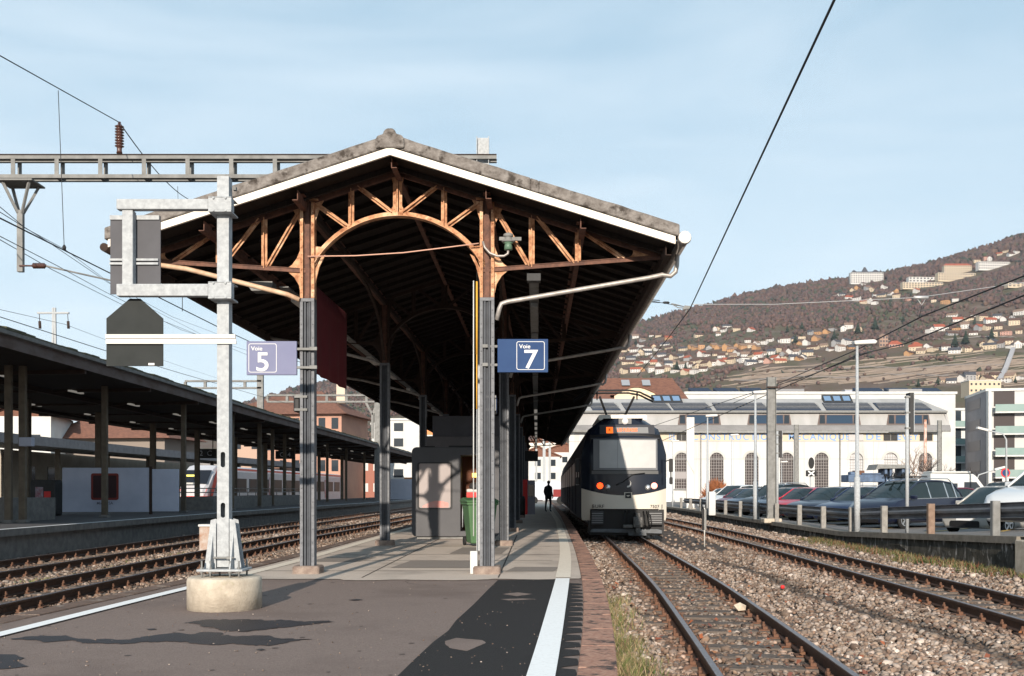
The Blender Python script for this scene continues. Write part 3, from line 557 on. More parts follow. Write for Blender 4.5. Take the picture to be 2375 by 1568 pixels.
def build_truss(t):
    R = M['rust']; D = M['rustd']
    for s in (-1, 1):
        b = MB(); b.add(*bar2((s * .0, cl(921, 402)[1] + .0), (s * 3.93, cl(1541, 601)[1]), .075, 0, .035)); b.add(*bar2((0, cl(921, 402)[1] + .045), (s * 3.93, cl(1541, 601)[1] + .045), .014, 0, .07)); b.build('top_chord', M['rustd'], t)
        b = MB(); p, q = (s * 1.24, cl(1140, 629)[1]), (s * 3.92, cl(1540, 600)[1]); b.add(*bar2(p, q, .06, -.03, .008)); b.add(*bar2((p[0], p[1] + .028), (q[0], q[1] + .028), .01, 0, .05)); b.build('bottom_chord', M['rustd'], t)
    # arch rib
    b = MB(); n = 44; prev = None
    for i in range(n + 1):
        a = math.radians(28 + 124 * i / n); c, si = math.cos(a), math.sin(a); cur = [((R0 - .032) * c, ZC + (R0 - .032) * si), ((R0 + .032) * c, ZC + (R0 + .032) * si)]
        if prev:
            pl = [prev[0], cur[0], cur[1], prev[1]]; b.add([(x, -.02, z) for x, z in pl] + [(x, .02, z) for x, z in pl], [(0, 1, 2, 3), (7, 6, 5, 4), (0, 4, 5, 1), (3, 2, 6, 7)])
            o1 = [((R0 - .04) * math.cos(a_), ZC + (R0 - .04) * math.sin(a_)) for a_ in (pa, a)]; o2 = [((R0 - .03) * math.cos(a_), ZC + (R0 - .03) * math.sin(a_)) for a_ in (pa, a)]
            pl = [o1[0], o1[1], o2[1], o2[0]]; b.add([(x, -.07, z) for x, z in pl] + [(x, .07, z) for x, z in pl], [(0, 1, 2, 3), (7, 6, 5, 4), (0, 4, 5, 1), (3, 2, 6, 7)])
        if i % 3 == 0: rivet(b, R0 * c, ZC + R0 * si)
        prev = cur; pa = a
    b.build('arch_rib', R, t)
    for s in (-1, 1):
        def q(u, v): x, z = cl(u, v); return (s * x, z)
        for (a, c) in (((1030, 437), (1030, 521)), ((1233, 503), (1233, 622)), ((1340, 537), (1340, 612))):
            b = MB(); tee(b, q(*a), q(*c), .085); b.build('strut', R, t)
        for (a, c) in (((1014, 432), (935, 493)), ((1112, 472), (1040, 524)), ((1153, 492), (1227, 619)), ((1245, 505), (1331, 614)), ((1352, 540), (1446, 603))):
            b = MB(); tee(b, q(*a), q(*c), .07); b.build('diagonal', R, t)
        def gus(b, pts, d=.012, y=0): g_ = MB(); g_.prism(pts, y - d, y + d, 'xz'); g_.build('gusset', R, t)
        b = MB()
        gus(b, [q(1462, 575), q(1540, 600), q(1440, 605), q(1462, 597), q(1467, 590), q(1467, 582)])       # tip plate
        gus(b, [q(1144, 628), q(1144, 555), q(1149, 578), q(1157, 598), q(1168, 613), q(1184, 624)])     # outer heel above chord
        gus(b, [q(1144, 632), q(1178, 629), q(1163, 642), q(1152, 660), q(1146, 690), q(1144, 693)])     # outer heel below chord
        gus(b, [q(1144, 478), q(1165, 486), q(1150, 518), q(1144, 545)]); gus(b, [q(1092, 459), q(1122, 470), q(1122, 548), q(1116, 520), q(1104, 482)])  # heads
        gus(b, [q(1096, 572), q(1122, 570), q(1122, 640)])                                                # behind the arch
        gus(b, [q(1090, 590), q(1100, 596), q(1122, 640), q(1124, 693), q(1117, 690), q(1112, 650), q(1104, 618)], .016)  # inner springing
        for u, v in ((1148, 600), (1148, 615), (1160, 620), (1148, 640), (1148, 655), (1118, 585), (1118, 600), (1120, 615), (1116, 640), (1119, 660), (1120, 680), (1118, 500), (1118, 520), (1148, 500), (1148, 515), (1480, 590), (1460, 600), (1500, 597)): x, z = q(u, v); rivet(b, x, z, -.02)
        b.build('rivets', R, t)
    def gus(b, pts, d=.012, y=0): b.prism(pts, y - d, y + d, 'xz')
    b = MB()     # king post
    for s in (-1, 1):
        def q(u, v): x, z = cl(u, v, 158., 921.5); return (s * x, z)
        gus(b, [q(925, 405), q(945, 400), q(936, 412), q(932, 425), q(932, 478), q(938, 488), q(950, 496), q(925, 500)])
        for v in (415, 430, 450, 470, 485): x, z = q(929, v); rivet(b, x, z, -.018)
    b.box((-.012, -.05, cl(0, 500)[1]), (.012, -.0125, cl(0, 405)[1])); b.build('king_post', R, t)
build_truss(trs[0])
DK = {}
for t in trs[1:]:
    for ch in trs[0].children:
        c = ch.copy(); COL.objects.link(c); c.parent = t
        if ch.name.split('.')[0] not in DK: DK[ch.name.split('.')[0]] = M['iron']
        c.material_slots[0].link = 'OBJECT'; c.material_slots[0].material = M['iron']  # rear trusses recoloured dark, roof shade put into the colour
# columns
def build_column(par, x, y):
    b = MB(); z0, z1 = .11, 4.03
    b.box((-.012, -.05, z0), (.012, .05, z1)); b.box((-.10, -.008, z0), (.10, .008, z1))
    for s in (-1, 1):
        b.box((s * .018, -.075, z0), (s * .050, -.009, z1)); b.box((s * .018, .009, z0), (s * .05, .075, z1))
    c = b.build('column', M['grey_paint'], par, bevel=.002); c.location = (x, y, 0)
    for s in (-1, 1):
        b = MB(); b.box((s * .062, -.088, z0), (s * .105, -.076, z1 - .001)); b.box((s * .093, -.0761, z0), (s * .105, .088, z1)); 
        for z in np.arange(.25, 4, .20): b.lathe([(.013, 0), (.010, -.008), (.004, -.011)], c=(s * .082, -.088, z), n=6, axis='y', smooth=False)
        b.build('flange', M['grey_paint_l'], c)
    b = MB(); b.box((-.105, -.09, z1 - .05), (.105, .09, z1 + .0)); b.build('collar', M['grey_paint_l'], c, bevel=.004)
    b = MB()
    for s in (-1, 1): b.box((s * .060, -.085, z1 + .002), (s * .105, -.07, 5.44)); b.box((s * .094, -.07, z1 + .002), (s * .105, .07, 5.44)); b.box((s * .060, .0705, z1 + .002), (s * .105, .07, 5.44))
    b.box((-.16, -.09, 5.465), (.16, .05, 5.49))
    for s in (-1, 1):
        for z in np.arange(4.12, 5.4, .11): b.lathe([(.013, 0), (.010, -.008), (.004, -.011)], c=(s * .082, -.085, z), n=6, axis='y', smooth=False)
    b.build('column_head', M['rust'], c)
    b = MB(); b.box((-.09, -.02, z1 + .003), (.09, -.013, 5.44)); b.box((-.03, -.055, z1 + .003), (.03, -.021, 5.44)); b.build('head_web', M['rustd'], c)
    b = MB(); b.prism(rrect(-.20, -.2, .20, .2, .05, 3), -.02, .115, 'xy'); b.build('column_base', mat('worn_base', (.27, .215, .18), (.17, .125, .105), 9, .9, bump=.5, bscale=40) if 'wb' not in M else M['wb'], c, bevel=.02)
    return c
c0 = build_column(can, -1.318, 0)
for k in range(NT):
    for s in (-1, 1):
        if k == 0 and s < 0: continue
        c = copy_tree(c0, can); c.location = (s * 1.318, k * BAY, 0)
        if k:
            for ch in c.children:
                if ch.name.startswith('column_head'): ch.material_slots[0].link = 'OBJECT'; ch.material_slots[0].material = M['iron']  # rear heads darkened likewise, painted shade instead of the rust tone
# eaves gutter and downpipes
b = MB(); b.tube([(HS + .10, Y0 + .0, 4.70), (HS + .10, Y1, 4.70)], .075, 12); b.build('gutter', M['zinc'], can)
b = MB(); b.lathe([(.085, 0), (.095, .05), (.05, .12)], c=(HS + .10, Y0 - .12, 4.70), n=12, axis='y'); b.build('gutter_end', M['zinc'], can)
b = MB(); b.tube([(-HS - .10, Y0 + .1, 4.66), (-HS - .10, Y1, 4.66)], .06, 10); b.build('gutter', M['iron'], can)
for k in (0, 1, 2, 3):
    yy = k * BAY - .12
    b = MB(); b.tube([(HS + .10, yy, 4.66), (HS + .09, yy, 4.48), (HS + .07, yy, 4.38), (HS + .0, yy, 4.32), (HS - .12, yy, 4.34), (HS - .30, yy, 4.30), (1.62, yy, 3.96), (1.53, yy, 3.93), (1.50, yy, 3.86), (1.46, yy + .03, 3.7)], .034, 12); b.build('downpipe', M['zinc'], can)
    b = MB(); b.tube([(-HS + .1, yy, 4.62), (-HS + .22, yy, 4.56), (-HS + .9, yy, 4.46), (-1.6, yy, 4.08), (-1.42, yy, 4.0)], .036, 10); b.build('downpipe', M['zinc'] if k else mat('cream_pipe', (.55, .40, .28), (.4, .25, .16), 8, .5), can)
# things fixed to the first right column
b = MB(); b.tube([(1.12, -.06, .55), (1.12, -.06, 4.28)], .009, 8); b.build('conduit', M['white'], can)
b = MB(); b.tube([(1.17, -.10, 3.2), (1.17, -.10, 4.26)], .014, 8); b.tube([(1.17, -.10, 2.4), (1.17, -.10, 3.2)], .009, 8); b.build('cable_sleeve', M['yellow'], can)
b = MB(); b.prism(rrect(-.06, -.055, .05, .055, .015, 3), .0, .33, 'xy'); b.build('cable_box', M['white'], can, loc=(1.13, -.03, 0))
b = MB(); b.tube([(-1.30, -.12, 4.635), (-.6, -.12, 4.64), (.1, -.12, 4.68), (.7, -.12, 4.75), (1.2, -.12, 4.81)], .0095, 6); b.build('tie_wire', mat('reddish_wire', (.55, .32, .24), rough=.6), can)
# lamp bracket with green insulator
ins = bpy.data.objects.new('insulator_lamp', None); COL.objects.link(ins); ins.parent = can; ins.location = (0, -.16, 0)
b = MB(); b.tube([(1.26, 0, 4.83), (1.29, 0, 4.74), (1.36, 0, 4.66), (1.47, 0, 4.615), (1.57, 0, 4.615), (1.625, 0, 4.65), (1.63, 0, 4.72)], .018, 10); b.build('bracket', M['zinc'], ins)
b = MB(); b.lathe([(.03, 0), (.062, .005), (.055, .07), (.045, .09), (.075, .10), (.06, .13)], c=(1.63, 0, 4.70), n=16); b.build('insulator_bell', M['green_ins'], ins)
b = MB(); b.lathe([(.05, .13), (.095, .135), (.095, .155), (.06, .16), (.05, .21), (.075, .215), (.07, .25), (.03, .27)], c=(1.63, 0, 4.68), n=16); b.beam((1.50, 0, 4.865), (1.82, 0, 4.86), .035, .05); b.build('lamp_cap', M['galv_d'], ins)
# perforated cable tray with lamps running the length of the roof
b = MB(); xt = 2.0
b.box((xt - .075, .2, 4.385), (xt + .075, Y1, 4.393)); b.box((xt - .078, .2, 4.385), (xt - .07, Y1, 4.43)); b.box((xt + .07, .2, 4.385), (xt + .078, Y1, 4.43)); b.build('cable_tray', M['galv_d'], can)
for k in range(NT - 1):
    for dy in (2.2, 5.6):
        b = MB(); b.box((xt - .06, k * BAY + dy, 4.30), (xt + .06, k * BAY + dy + 1.2, 4.37)); b.build('luminaire', M['lamp'] if k > 2 else M['galv_d'], can)
        b = MB(); b.box((-2.1, k * BAY + dy, 4.40), (-1.98, k * BAY + dy + 1.2, 4.47)); b.build('luminaire', M['whitem'], can)
b = MB(); b.box((-2.1, 1.4, 4.48), (-1.95, Y1, 4.50)); b.build('cable_tray', M['galv_d'], can)
b = MB(); b.box((-2.35, .5, 4.33), (-1.98, .75, 4.40)); b.prism([(-2.30, 4.26), (-2.02, 4.26), (-1.98, 4.33), (-2.35, 4.33)], .5, .75, 'xz'); b.build('loudspeaker', M['galv_d'], can)
b = MB(); b.box((xt - .1, -.05, 4.28), (xt + .1, .15, 4.385)); b.build('loudspeaker', M['dark'], can)
# wind bracing along each column row
for s in (-1, 1):
    for k in range(NT - 1):
        b = MB(); n = 10; x = s * 1.318
        for i in range(n):
            t0, t1 = i / n, (i + 1) / n; f = lambda t: 4.1 + 1.25 * (1 - (2 * t - 1) ** 2) ** .5
            b.beam((x, k * BAY + .1 + t0 * (BAY - .2), f(t0)), (x, k * BAY + .1 + t1 * (BAY - .2), f(t1)), .05, .06)
        b.beam((x, k * BAY, 5.36), (x, (k + 1) * BAY, 5.36), .08, .10); b.build('side_arch', M['iron'], can)

# ---- signs on the columns
def col_world(side, k=0, dx=0, dy=0, z=0): return can.matrix_basis @ Vector((side * 1.318 + dx, k * BAY + dy, z))
def voie(num, u0, v0, u1, v1, blue, label, side):
    Y = 15.12; p = P(u0, v1, Y); q = P(u1, v0, Y); W_, H_ = q.x - p.x, q.z - p.z
    t = thing('platform_sign', label, 'sign', (p.x, Y, p.z), 0)
    b = MB(); b.box((0, -.03, 0), (W_, .03, H_)); b.build('sign_panel', blue, t, bevel=.004)
    # framed white square with the track number
    fx0 = .03 if num == '5' else W_ - .03 - .43; fw = .41; fy0, fy1 = .035, H_ - .035
    o1 = rrect(fx0, fy0, fx0 + fw, fy1, .03); i1 = rrect(fx0 + .008, fy0 + .008, fx0 + fw - .008, fy1 - .008, .024); n = len(o1)
    b = MB(); b.add([(x, -.0335, z) for x, z in o1] + [(x, -.0335, z) for x, z in i1], [(k, (k + 1) % n, n + (k + 1) % n, n + k) for k in range(n)]); b.build('frame_line', M['signwhite'], t, fix=False)
    text('Voie', .085, M['signwhite'], 'track_word', .001, .001, t, (fx0 + .12, -.0345, H_ - .11), sx=1.05)
    text(num, .385, M['signwhite'], 'track_number', .004, .001, t, (fx0 + fw / 2, -.0345, .175), sx=1.12)
    for z in (.11, .38):
        b = MB(); x0, x1 = (W_, W_ + .24) if side < 0 else (-.20, 0)
        b.box((x0, -.02, z - .018), (x1, .02, z + .018)); b.box(((x1 - .05, -.06, z - .025)) if side < 0 else (x0 - .02, -.06, z - .025), (x1 + .06, -.02, z + .025) if side < 0 else (x0 + .06, -.02, z + .025))
        b.build('sign_bracket', M['galv_d'], t, bevel=.003)
    return t
voie('5', 573, 792, 689, 870, M['blue5'], 'violet-blue platform sign, paled by painted sky sheen, reading Voie 5 on the left front column', -1)
voie('7', 1154, 787, 1271, 864, M['blue7'], 'deep blue platform sign reading Voie 7 on the right front column', 1)
for side, u, lab in ((-1, 689, 'small dark sign box seen edge-on, clamped low on the left front column'), (1, 1146, 'small sign box with a blue face seen edge-on, clamped low on the right front column')):
    p = P(u, 955, 15.2); t = thing('sign_box', lab, 'sign', (p.x, 15.2, p.z)); b = MB(); b.box((-.045, -.02, 0), (.03, .5, .24)); b.build('sign_case', M['dark'] if side < 0 else M['galv_d'], t, bevel=.006)
    b = MB(); b.box((side * .031 if side > 0 else -.05, 0, .01), (side * .036 if side > 0 else -.046, .48, .23)); b.build('sign_face', M['blue7'], t)
    for z in (.01, .2):
        b = MB(); b.box((-.03 if side < 0 else -.13, -.06, z), (.16 if side < 0 else .03, -.021, z + .035))
        b.build('sign_bracket', M['galv_d'], t)
# red banner hanging below the left half
b = MB(); n = 24; vs = []
for i in range(n + 1):
    y = i / n * 2.5
    for k in range(7): z = 4.30 - 1.33 * k / 6; vs.append((.018 * math.sin(y * 9) * k / 6 + .004 * math.sin(y * 31), y, z))
b.add(vs, [(i * 7 + k, i * 7 + k + 1, (i + 1) * 7 + k + 1, (i + 1) * 7 + k) for i in range(n) for k in range(6)], 0, True)
o = b.build('banner', mat('dark_red_cloth', (.12, .013, .018), (.08, .009, .013), 6, .95, stretch=(1, 8, .3)), loc=P(732, 900, 15.6) * 1); o.location = (-2.96, 15.55, 0); o.rotation_euler = (0, 0, -.03)
q = o.modifiers.new('thickness', 'SOLIDIFY'); q.thickness = .004; tag(o, 'dark red cloth banner hanging under the left slope of the canopy', 'banner')

# ================================================================= sign mast on the round concrete foot
MY = 10.75
def fm(u, v): p = P(u, v, MY); return p
fx = -2.985
ft = thing('concrete_pedestal', 'round pale concrete foot with rusty green streaks carrying the steel sign mast', 'foundation', (fx, MY, 0))
b = MB(); prof = [(.378, -.01), (.378, .29), (.37, .315), (.355, .325), (0.01, .326)]; b.lathe(prof, n=64); b.build('foot_block', M['concrete'], ft)
sm = thing('sign_mast', 'galvanised steel mast with trapezoid stiffeners, two slots and horizontal sign arms', 'mast', (fx, MY, .326))
b = MB(); zt = 4.46 - .326
def plate_holes(b, x0, x1, z0, z1, y, d, holes):   # front plate with slots built from strips
    zs = z0
    for (cx, hz0, hz1, r) in holes:
        b.box((x0, y, zs), (x1, y + d, hz0)); b.box((x0, y, hz0), (cx - r, y + d, hz1)); b.box((cx + r, y, hz0), (x1, y + d, hz1)); zs = hz1
        for zc, sgn in ((hz0, 1), (hz1, -1)):
            for s in (-1, 1):
                pts = [(cx + s * r, zc)] + [(cx + s * r * math.cos(a), zc + sgn * r * (1 - math.sin(a))) for a in np.linspace(0, math.pi / 2, 7)]
                pts = pts + [(cx, zc)]; b.prism(pts, y, y + d, 'xz')
    b.box((x0, y, zs), (x1, y + d, z1))
hw = .061
plate_holes(b, -hw, hw, .10, zt, -.065, .008, [(.0, .61, .765, .024), (.0, 1.13, 1.29, .024)])
b.box((-hw, -.057, .10), (-hw + .008, .065, zt)); b.box((hw - .008, -.057, .10), (hw, .065, zt)); b.box((-hw + .008, .057, .10), (hw - .008, .065, zt)); b.box((-hw + .003, -.06, zt), (hw - .003, .06, zt + .006))
b.build('post', M['galv'], sm, bevel=.004)
b = MB(); b.box((-.235, -.2, .062), (.235, .2, .085)); b.build('base_plate', M['galv'], sm, bevel=.004)
for s in (-1, 1):
    for y in (-.072, .064):
        b = MB(); b.prism([(s * .069, .0855), (s * .195, .0855), (s * .18, .17), (s * .125, .585), (s * .069, .60)], y, y + .010, 'xz'); b.build('stiffener', M['galv'], sm, bevel=.002)
b = MB(); b.prism([(-.2, .0855), (.2, .0855), (.06, .5), (-.05, .5)], -.012, .0, 'yz'); o = b.build('stiffener', M['galv'], sm); o.location = (-.1, 0, 0)
b = MB(); b.prism([(-.2, .0855), (.2, .0855), (.06, .5), (-.05, .5)], -.0, .012, 'yz'); o = b.build('stiffener', M['galv'], sm); o.location = (.1, 0, 0)
for x in (-.19, -.1, .1, .19):
    for y in ((-.16, .16) if abs(x) > .15 else (-.17, .17)):
        b = MB(); b.lathe([(.010, -.01), (.010, .17)], c=(x, y, 0), n=8); b.lathe([(.02, .086), (.02, .104)], c=(x, y, 0), n=6, smooth=False); b.lathe([(.02, .044), (.02, .061)], c=(x, y, 0), n=6, smooth=False); b.build('anchor_bolt', M['galv_d'], sm)
b = MB(); b.tube([(-.08, -.13, .2), (.13, -.13, .2)], .012, 8); b.box((.06, -.15, .185), (.11, -.11, .215)); b.build('earth_bolt', M['galv_d'], sm)
zz = lambda v: P(0, v, MY - .1).z - .326; xx = lambda u: (u - 1187.5) / F * (MY - .1) - fx
for v0, v1 in ((465, 489), (661, 689)):
    t_ = (zz(v0), zz(v1)); b = MB(); b.box((xx(275), -.165, t_[1]), (xx(487), -.068, t_[0])); b.build('sign_arm', M['galv'], sm, bevel=.008, seg=2)
    b = MB(); b.box((xx(487.5), -.175, t_[1] - .012), (xx(541), -.0665, t_[0] + .012)); b.box((xx(487.5), -.18, t_[0] + .013), (xx(541), .09, t_[0] + .02)); b.box((xx(487.5), -.18, t_[1] - .03), (xx(541), .09, t_[1] - .013))
    for u in (500, 528):
        b.lathe([(.012, 0), (.012, -.012)], c=(xx(u), -.18, t_[0] + .003), n=6, axis='y', smooth=False); b.lathe([(.012, 0), (.012, -.012)], c=(xx(u), -.18, t_[1] - .02), n=6, axis='y', smooth=False)
    b.build('clamp', M['galv'], sm, bevel=.003)
b = MB(); b.box((xx(287), -.15, zz(665)), (xx(312), -.05, zz(490))); b.build('sign_upright', M['galv'], sm, bevel=.006)
b = MB(); b.box((xx(243), -.09, zz(784)), (xx(545), -.07, zz(775))); b.box((xx(245), -.09, zz(797)), (xx(547), -.07, zz(789.5))); b.box((xx(243), -.075, zz(797)), (xx(545), -.066, zz(775))); b.build('sign_rail', M['whitem'], sm)
b = MB(); b.box((xx(534), .0, zz(426)), (xx(541), .05, zz(434))); b.build('earth_lug', M['galv_d'], sm)
sg = thing('direction_sign', 'grey back of a tall rectangular sign held between the two mast arms', 'sign', (fx, MY, .326))
b = MB(); b.box((xx(251), -.045, zz(680)), (xx(368), -.03, zz(498))); b.build('panel', M['panel_grey'], sg)
b = MB(); b.box((xx(251), -.062, zz(507)), (xx(286.5), -.0455, zz(497))); b.box((xx(312.5), -.062, zz(507)), (xx(366), -.0455, zz(497)))
for z in (598, 607): b.box((xx(251), -.07, zz(z + 5)), (xx(286.5), -.0455, zz(z))); b.box((xx(312.5), -.07, zz(z + 5)), (xx(364), -.0455, zz(z)))
b.build('panel_rail', M['galv'], sg)
s2 = thing('direction_sign', 'charcoal back of a house-shaped sign hanging below the lower mast arm', 'sign', (fx, MY, .326))
b = MB(); b.prism([(xx(243), zz(848)), (xx(375), zz(848)), (xx(375), zz(737)), (xx(322), zz(691)), (xx(297), zz(691)), (xx(243), zz(737))], -.058, -.045, 'xz'); b.build('panel', M['panel_black'], s2)
b = MB(); b.box((xx(341), -.061, zz(846)), (xx(355), -.0585, zz(841))); b.build('maker_label', M['signwhite'], s2)
# ================================================================= overhead line equipment
def wire(name, label, pts, r, m='wire', group=None, cat='wire', sag=0, n=14, extra=None):
    P0 = [Vector(p) for p in pts]; out = []
    for i in range(len(P0) - 1):
        for k in range(n):
            t = k / n; p = P0[i].lerp(P0[i + 1], t); p.z -= sag * 4 * t * (1 - t); out.append(p)
    out.append(P0[-1]); b = MB(); b.tube(out, r, 6)
    if extra: extra(b)
    return tag(b.build(name, M[m]), label, cat, group)
GY = 20.8
def gz(v, Y=GY): return P(0, v, Y).z
def gx(u, Y=GY): return (u - 1187.5) / F * Y
gan = thing('overhead_gantry', 'galvanised ladder-beam gantry spanning the tracks behind the canopy ridge', 'gantry', (gx(1120), GY, 0))
def gb(): return MB()
ox = gx(1120)
b = MB(); mx_ = 0
b.box((-.125, -.01, -.1), (.125, .01, gz(320))); 
for s in (-1, 1): b.box((s * .125, -.12, -.1), (s * .112, -.0105, gz(320))); b.box((s * .125, .0105, -.1), (s * .112, .12, gz(320)))
b.build('mast', M['galv'], gan)
for y in (-.14, .14):
    for (v0, v1) in ((368.5, 360.5), (413, 404.5)):
        b = MB(); z0, z1 = gz(v0, GY - .14), gz(v1, GY - .14); b.box((-26, y - .012, z0), (gx(1152) - ox, y, z1)); b.box((-26, y, z1 - .01), (gx(1152) - ox, y + .06 * (-1 if y > 0 else 1), z1)); b.box((-26, y, z0), (gx(1152) - ox, y + .06 * (-1 if y > 0 else 1), z0 + .008)); b.build('chord', M['galv_d'], gan)
b = MB(); b.box((-26, -.17, gz(360, GY - .14) + .002), (gx(1152) - ox, -.13, gz(358, GY - .14))); b.build('cover_strip', M['iron'], gan)
for k in range(-12, 11):
    xv = gx(334 + 101.2 * k, GY - .14) - ox
    if xv < -25.5 or xv > 0: continue
    for y in (-.14, .14):
        b = MB(); b.box((xv - .042, y - .009, gz(404.5, GY - .14) + .001), (xv + .042, y + .002, gz(368.5, GY - .14) - .001)); b.build('upright', M['galv_d'], gan)
    b = MB(); b.box((xv - .035, -.12, gz(413, GY - .14)), (xv + .035, .12, gz(413, GY - .14) + .012)); b.build('cross_tie', M['galv_d'], gan)
b = MB()
b.box((-26.2, -.12, -.5), (-25.95, .12, gz(345))); b.build('mast', M['galv'], gan)
# drop post with V struts
xd = gx(48) - ox
b = MB()
for s in (-1, 1):
    for y in (-.22, .22): b.beam((xd + s * .28, y, gz(424)), (xd + s * .04, y * .15, gz(495)), .05, .05)
b.box((xd - .36, -.3, gz(428)), (xd + .36, .3, gz(424))); b.box((xd - .058, -.05, gz(631)), (xd + .058, .05, gz(488))); b.build('drop_post', M['galv_d'], gan, bevel=.004)
b = MB(); b.beam((xd + .0, -.06, gz(618)), (gx(78) - ox, -.06, gz(618)), .03, .03); b.lathe([(.03, gx(78) - ox)] + [q for i in range(7) for q in ((.04, gx(80 + i * 4) - ox), (.06, gx(81 + i * 4) - ox), (.06, gx(82 + i * 4) - ox), (.04, gx(83 + i * 4) - ox))] + [(.03, gx(110) - ox)], c=(0, -.06, gz(618)), n=12, axis='x'); b.build('insulator', M['insul'], gan)
b = MB(); b.tube([(gx(108) - ox, -.06, gz(618)), (gx(180) - ox, .4, gz(628)), (gx(252) - ox, .9, gz(637)), (gx(330) - ox, 1.4, gz(646))], .018, 8); b.build('registration_arm', M['galv_d'], gan)
xi = gx(277) - ox
b = MB(); b.lathe([(.06, gz(356)), (.05, gz(350)), (.05, gz(345))] + [q for i in range(8) for q in ((.055, gz(342 - i * 6.5)), (.09, gz(340 - i * 6.5)), (.09, gz(339 - i * 6.5)), (.05, gz(337 - i * 6.5)))] + [(.03, gz(288)), (.03, gz(283))], c=(xi, 0, 0), n=16); b.build('post_insulator', M['insul'], gan)
A = P(277, 284, GY)
wire('feeder_wire', 'thin wire running from the top left corner down to the tall brown insulator', [P(-120, 62, 14), A], .009)
wire('feeder_wire', 'thin wire descending behind the gantry from the brown insulator to the canopy roof', [A, P(437, 462, 34), P(640, 700, 60)], .012, sag=.2)
wire('dropper_wire', 'long vertical dropper wire hanging in the sky on the left', [P(135, 210, 18), P(149, 576, 18)], .006, extra=lambda b: b.lathe([(.03, 0), (.035, .05), (.015, .09)], c=P(149, 580, 18), n=8))
wire('dropper_wire', 'short dropper wire under the gantry beside the mast arm', [P(412, 432, 33), P(420, 690, 33)], .007); wire('dropper_wire', 'dropper wire with small weight below the sign mast clamp', [P(423, 690, 33), P(423, 722, 33)], .012)
sets = [((0, 506), (150, 581), (517, 764), (640, 820), (880, 905), 18, 'thick dark contact wire crossing the left sky above the platform roof', .014),
        ((0, 480), (60, 530), (150, 578), (300, 690), (505, 795), 17, 'thin upper wire crossing the left sky behind the drop post', .007),
        ((0, 492), (110, 560), (250, 655), (400, 735), (505, 775), 17.5, 'thin catenary wire just above the thick contact wire on the left', .007),
        ((0, 548), (130, 615), (240, 675), (420, 765), (580, 815), 19, 'thin wire passing under the small horizontal insulator on the left', .008),
        ((0, 556), (120, 625), (280, 705), (430, 765), (640, 850), 20, 'lowest of the thin wires in the bundle on the left sky', .008),
        ((0, 735), (240, 812), (420, 866), (600, 918), (700, 945), 26, 'dark wire skimming the edge of the far left canopy roof', .011),
        ((0, 718), (150, 752), (250, 790), (420, 850), (560, 895), 40, 'thin power line carried past the distant pylon', .01)]
for a, b_, c, d, e, y0, lab, r in sets:
    wire('catenary_wire', lab, [P(a[0] - 60, a[1] - 28, y0 * .9), P(*a, y0), P(*b_, y0 * 1.25), P(*c, y0 * 1.8), P(*d, y0 * 2.6), P(*e, y0 * 3.6)], r, n=6)
wire('contact_wire', 'thick black contact wire falling steeply from the top edge towards the train', [P(1960, -60, 9.5), P(1935, 0, 10.5), P(1600, 717, 29), P(1545, 790, 36), P(1478, 872, 48)], .016, n=8)
def ex(b):
    for u0, v0, u1, v1 in ((1505, 697, 1530, 699), ):
        p, q = P(u0, v0 - 2, 29), P(u1, v1 - 2, 29); b.tube([p, q, q + Vector((0, 0, -.06)), p + Vector((0, 0, -.06)), p], .012, 6)
    b.lathe([(.01, -.1), (.035, -.06), (.035, .06), (.01, .1)], c=P(1545, 702, 29), n=8, axis='x')
wire('span_wire', 'pale span wire stretched from the canopy across to the hillside on the right', [P(1300, 690, 29), P(1505, 697, 29), P(1590, 712, 29)], .009, 'wire', extra=ex)
wire('span_wire', 'pale span wire with black insulator crossing in front of the wooded hill', [P(1603, 706, 29), P(1795, 706, 29.5), P(2130, 690, 30), P(2375, 655, 31), P(2560, 625, 32)], .011, 'wire_l', extra=lambda b: (b.lathe([(.012, -.22), (.05, -.2), (.05, .2), (.012, .22)], c=P(2136, 690, 30) , n=10, axis='x'), b.tube([P(2128, 694, 30), P(2138, 708, 30), P(2146, 694, 30)], .012, 6)))
b = MB(); b.prism([(-.12, -.03), (.12, .0), (.14, .07), (-.05, .09)], -.02, .02, 'xz'); b.tube([(-.42, 0, .14), (-.30, 0, .12), (-.08, 0, .06)], .014, 6); b.tube([(-.42, 0, .14), (-.24, 0, .03), (-.08, 0, .02)], .014, 6); b.tube([(.0, 0, -.03), (-.03, 0, -.12)], .02, 6)
o = b.build('wire_clamp', M['galv_d'], loc=P(1592, 716, 28.95)); tag(o, 'metal clamp joining the contact wire to the span wire over the train', 'clamp')
for pts, r, lab in (([P(2560, 545, 20), P(2375, 640, 24), P(2140, 733, 29), P(1990, 810, 36), P(1700, 935, 75)], .019, 'upper thick dark wire rising to the right edge in front of the hill'),
                    ([P(2560, 610, 20), P(2375, 685, 23), P(2100, 797, 30), P(1990, 823, 40), P(1450, 1060, 95)], .019, 'lower thick dark wire rising to the right edge in front of the hill'),
                    ([P(2138, 710, 29), P(2132, 736, 29)], .012, 'short hanger joining the span wire to the upper right wire'),
                    ([P(1480, 1000, 90), P(1700, 925, 70), P(1880, 870, 50), P(2020, 815, 40)], .02, 'thin wire sloping across the factory roof towards the tall mast')):
    wire('overhead_wire', lab, pts, r, n=6)
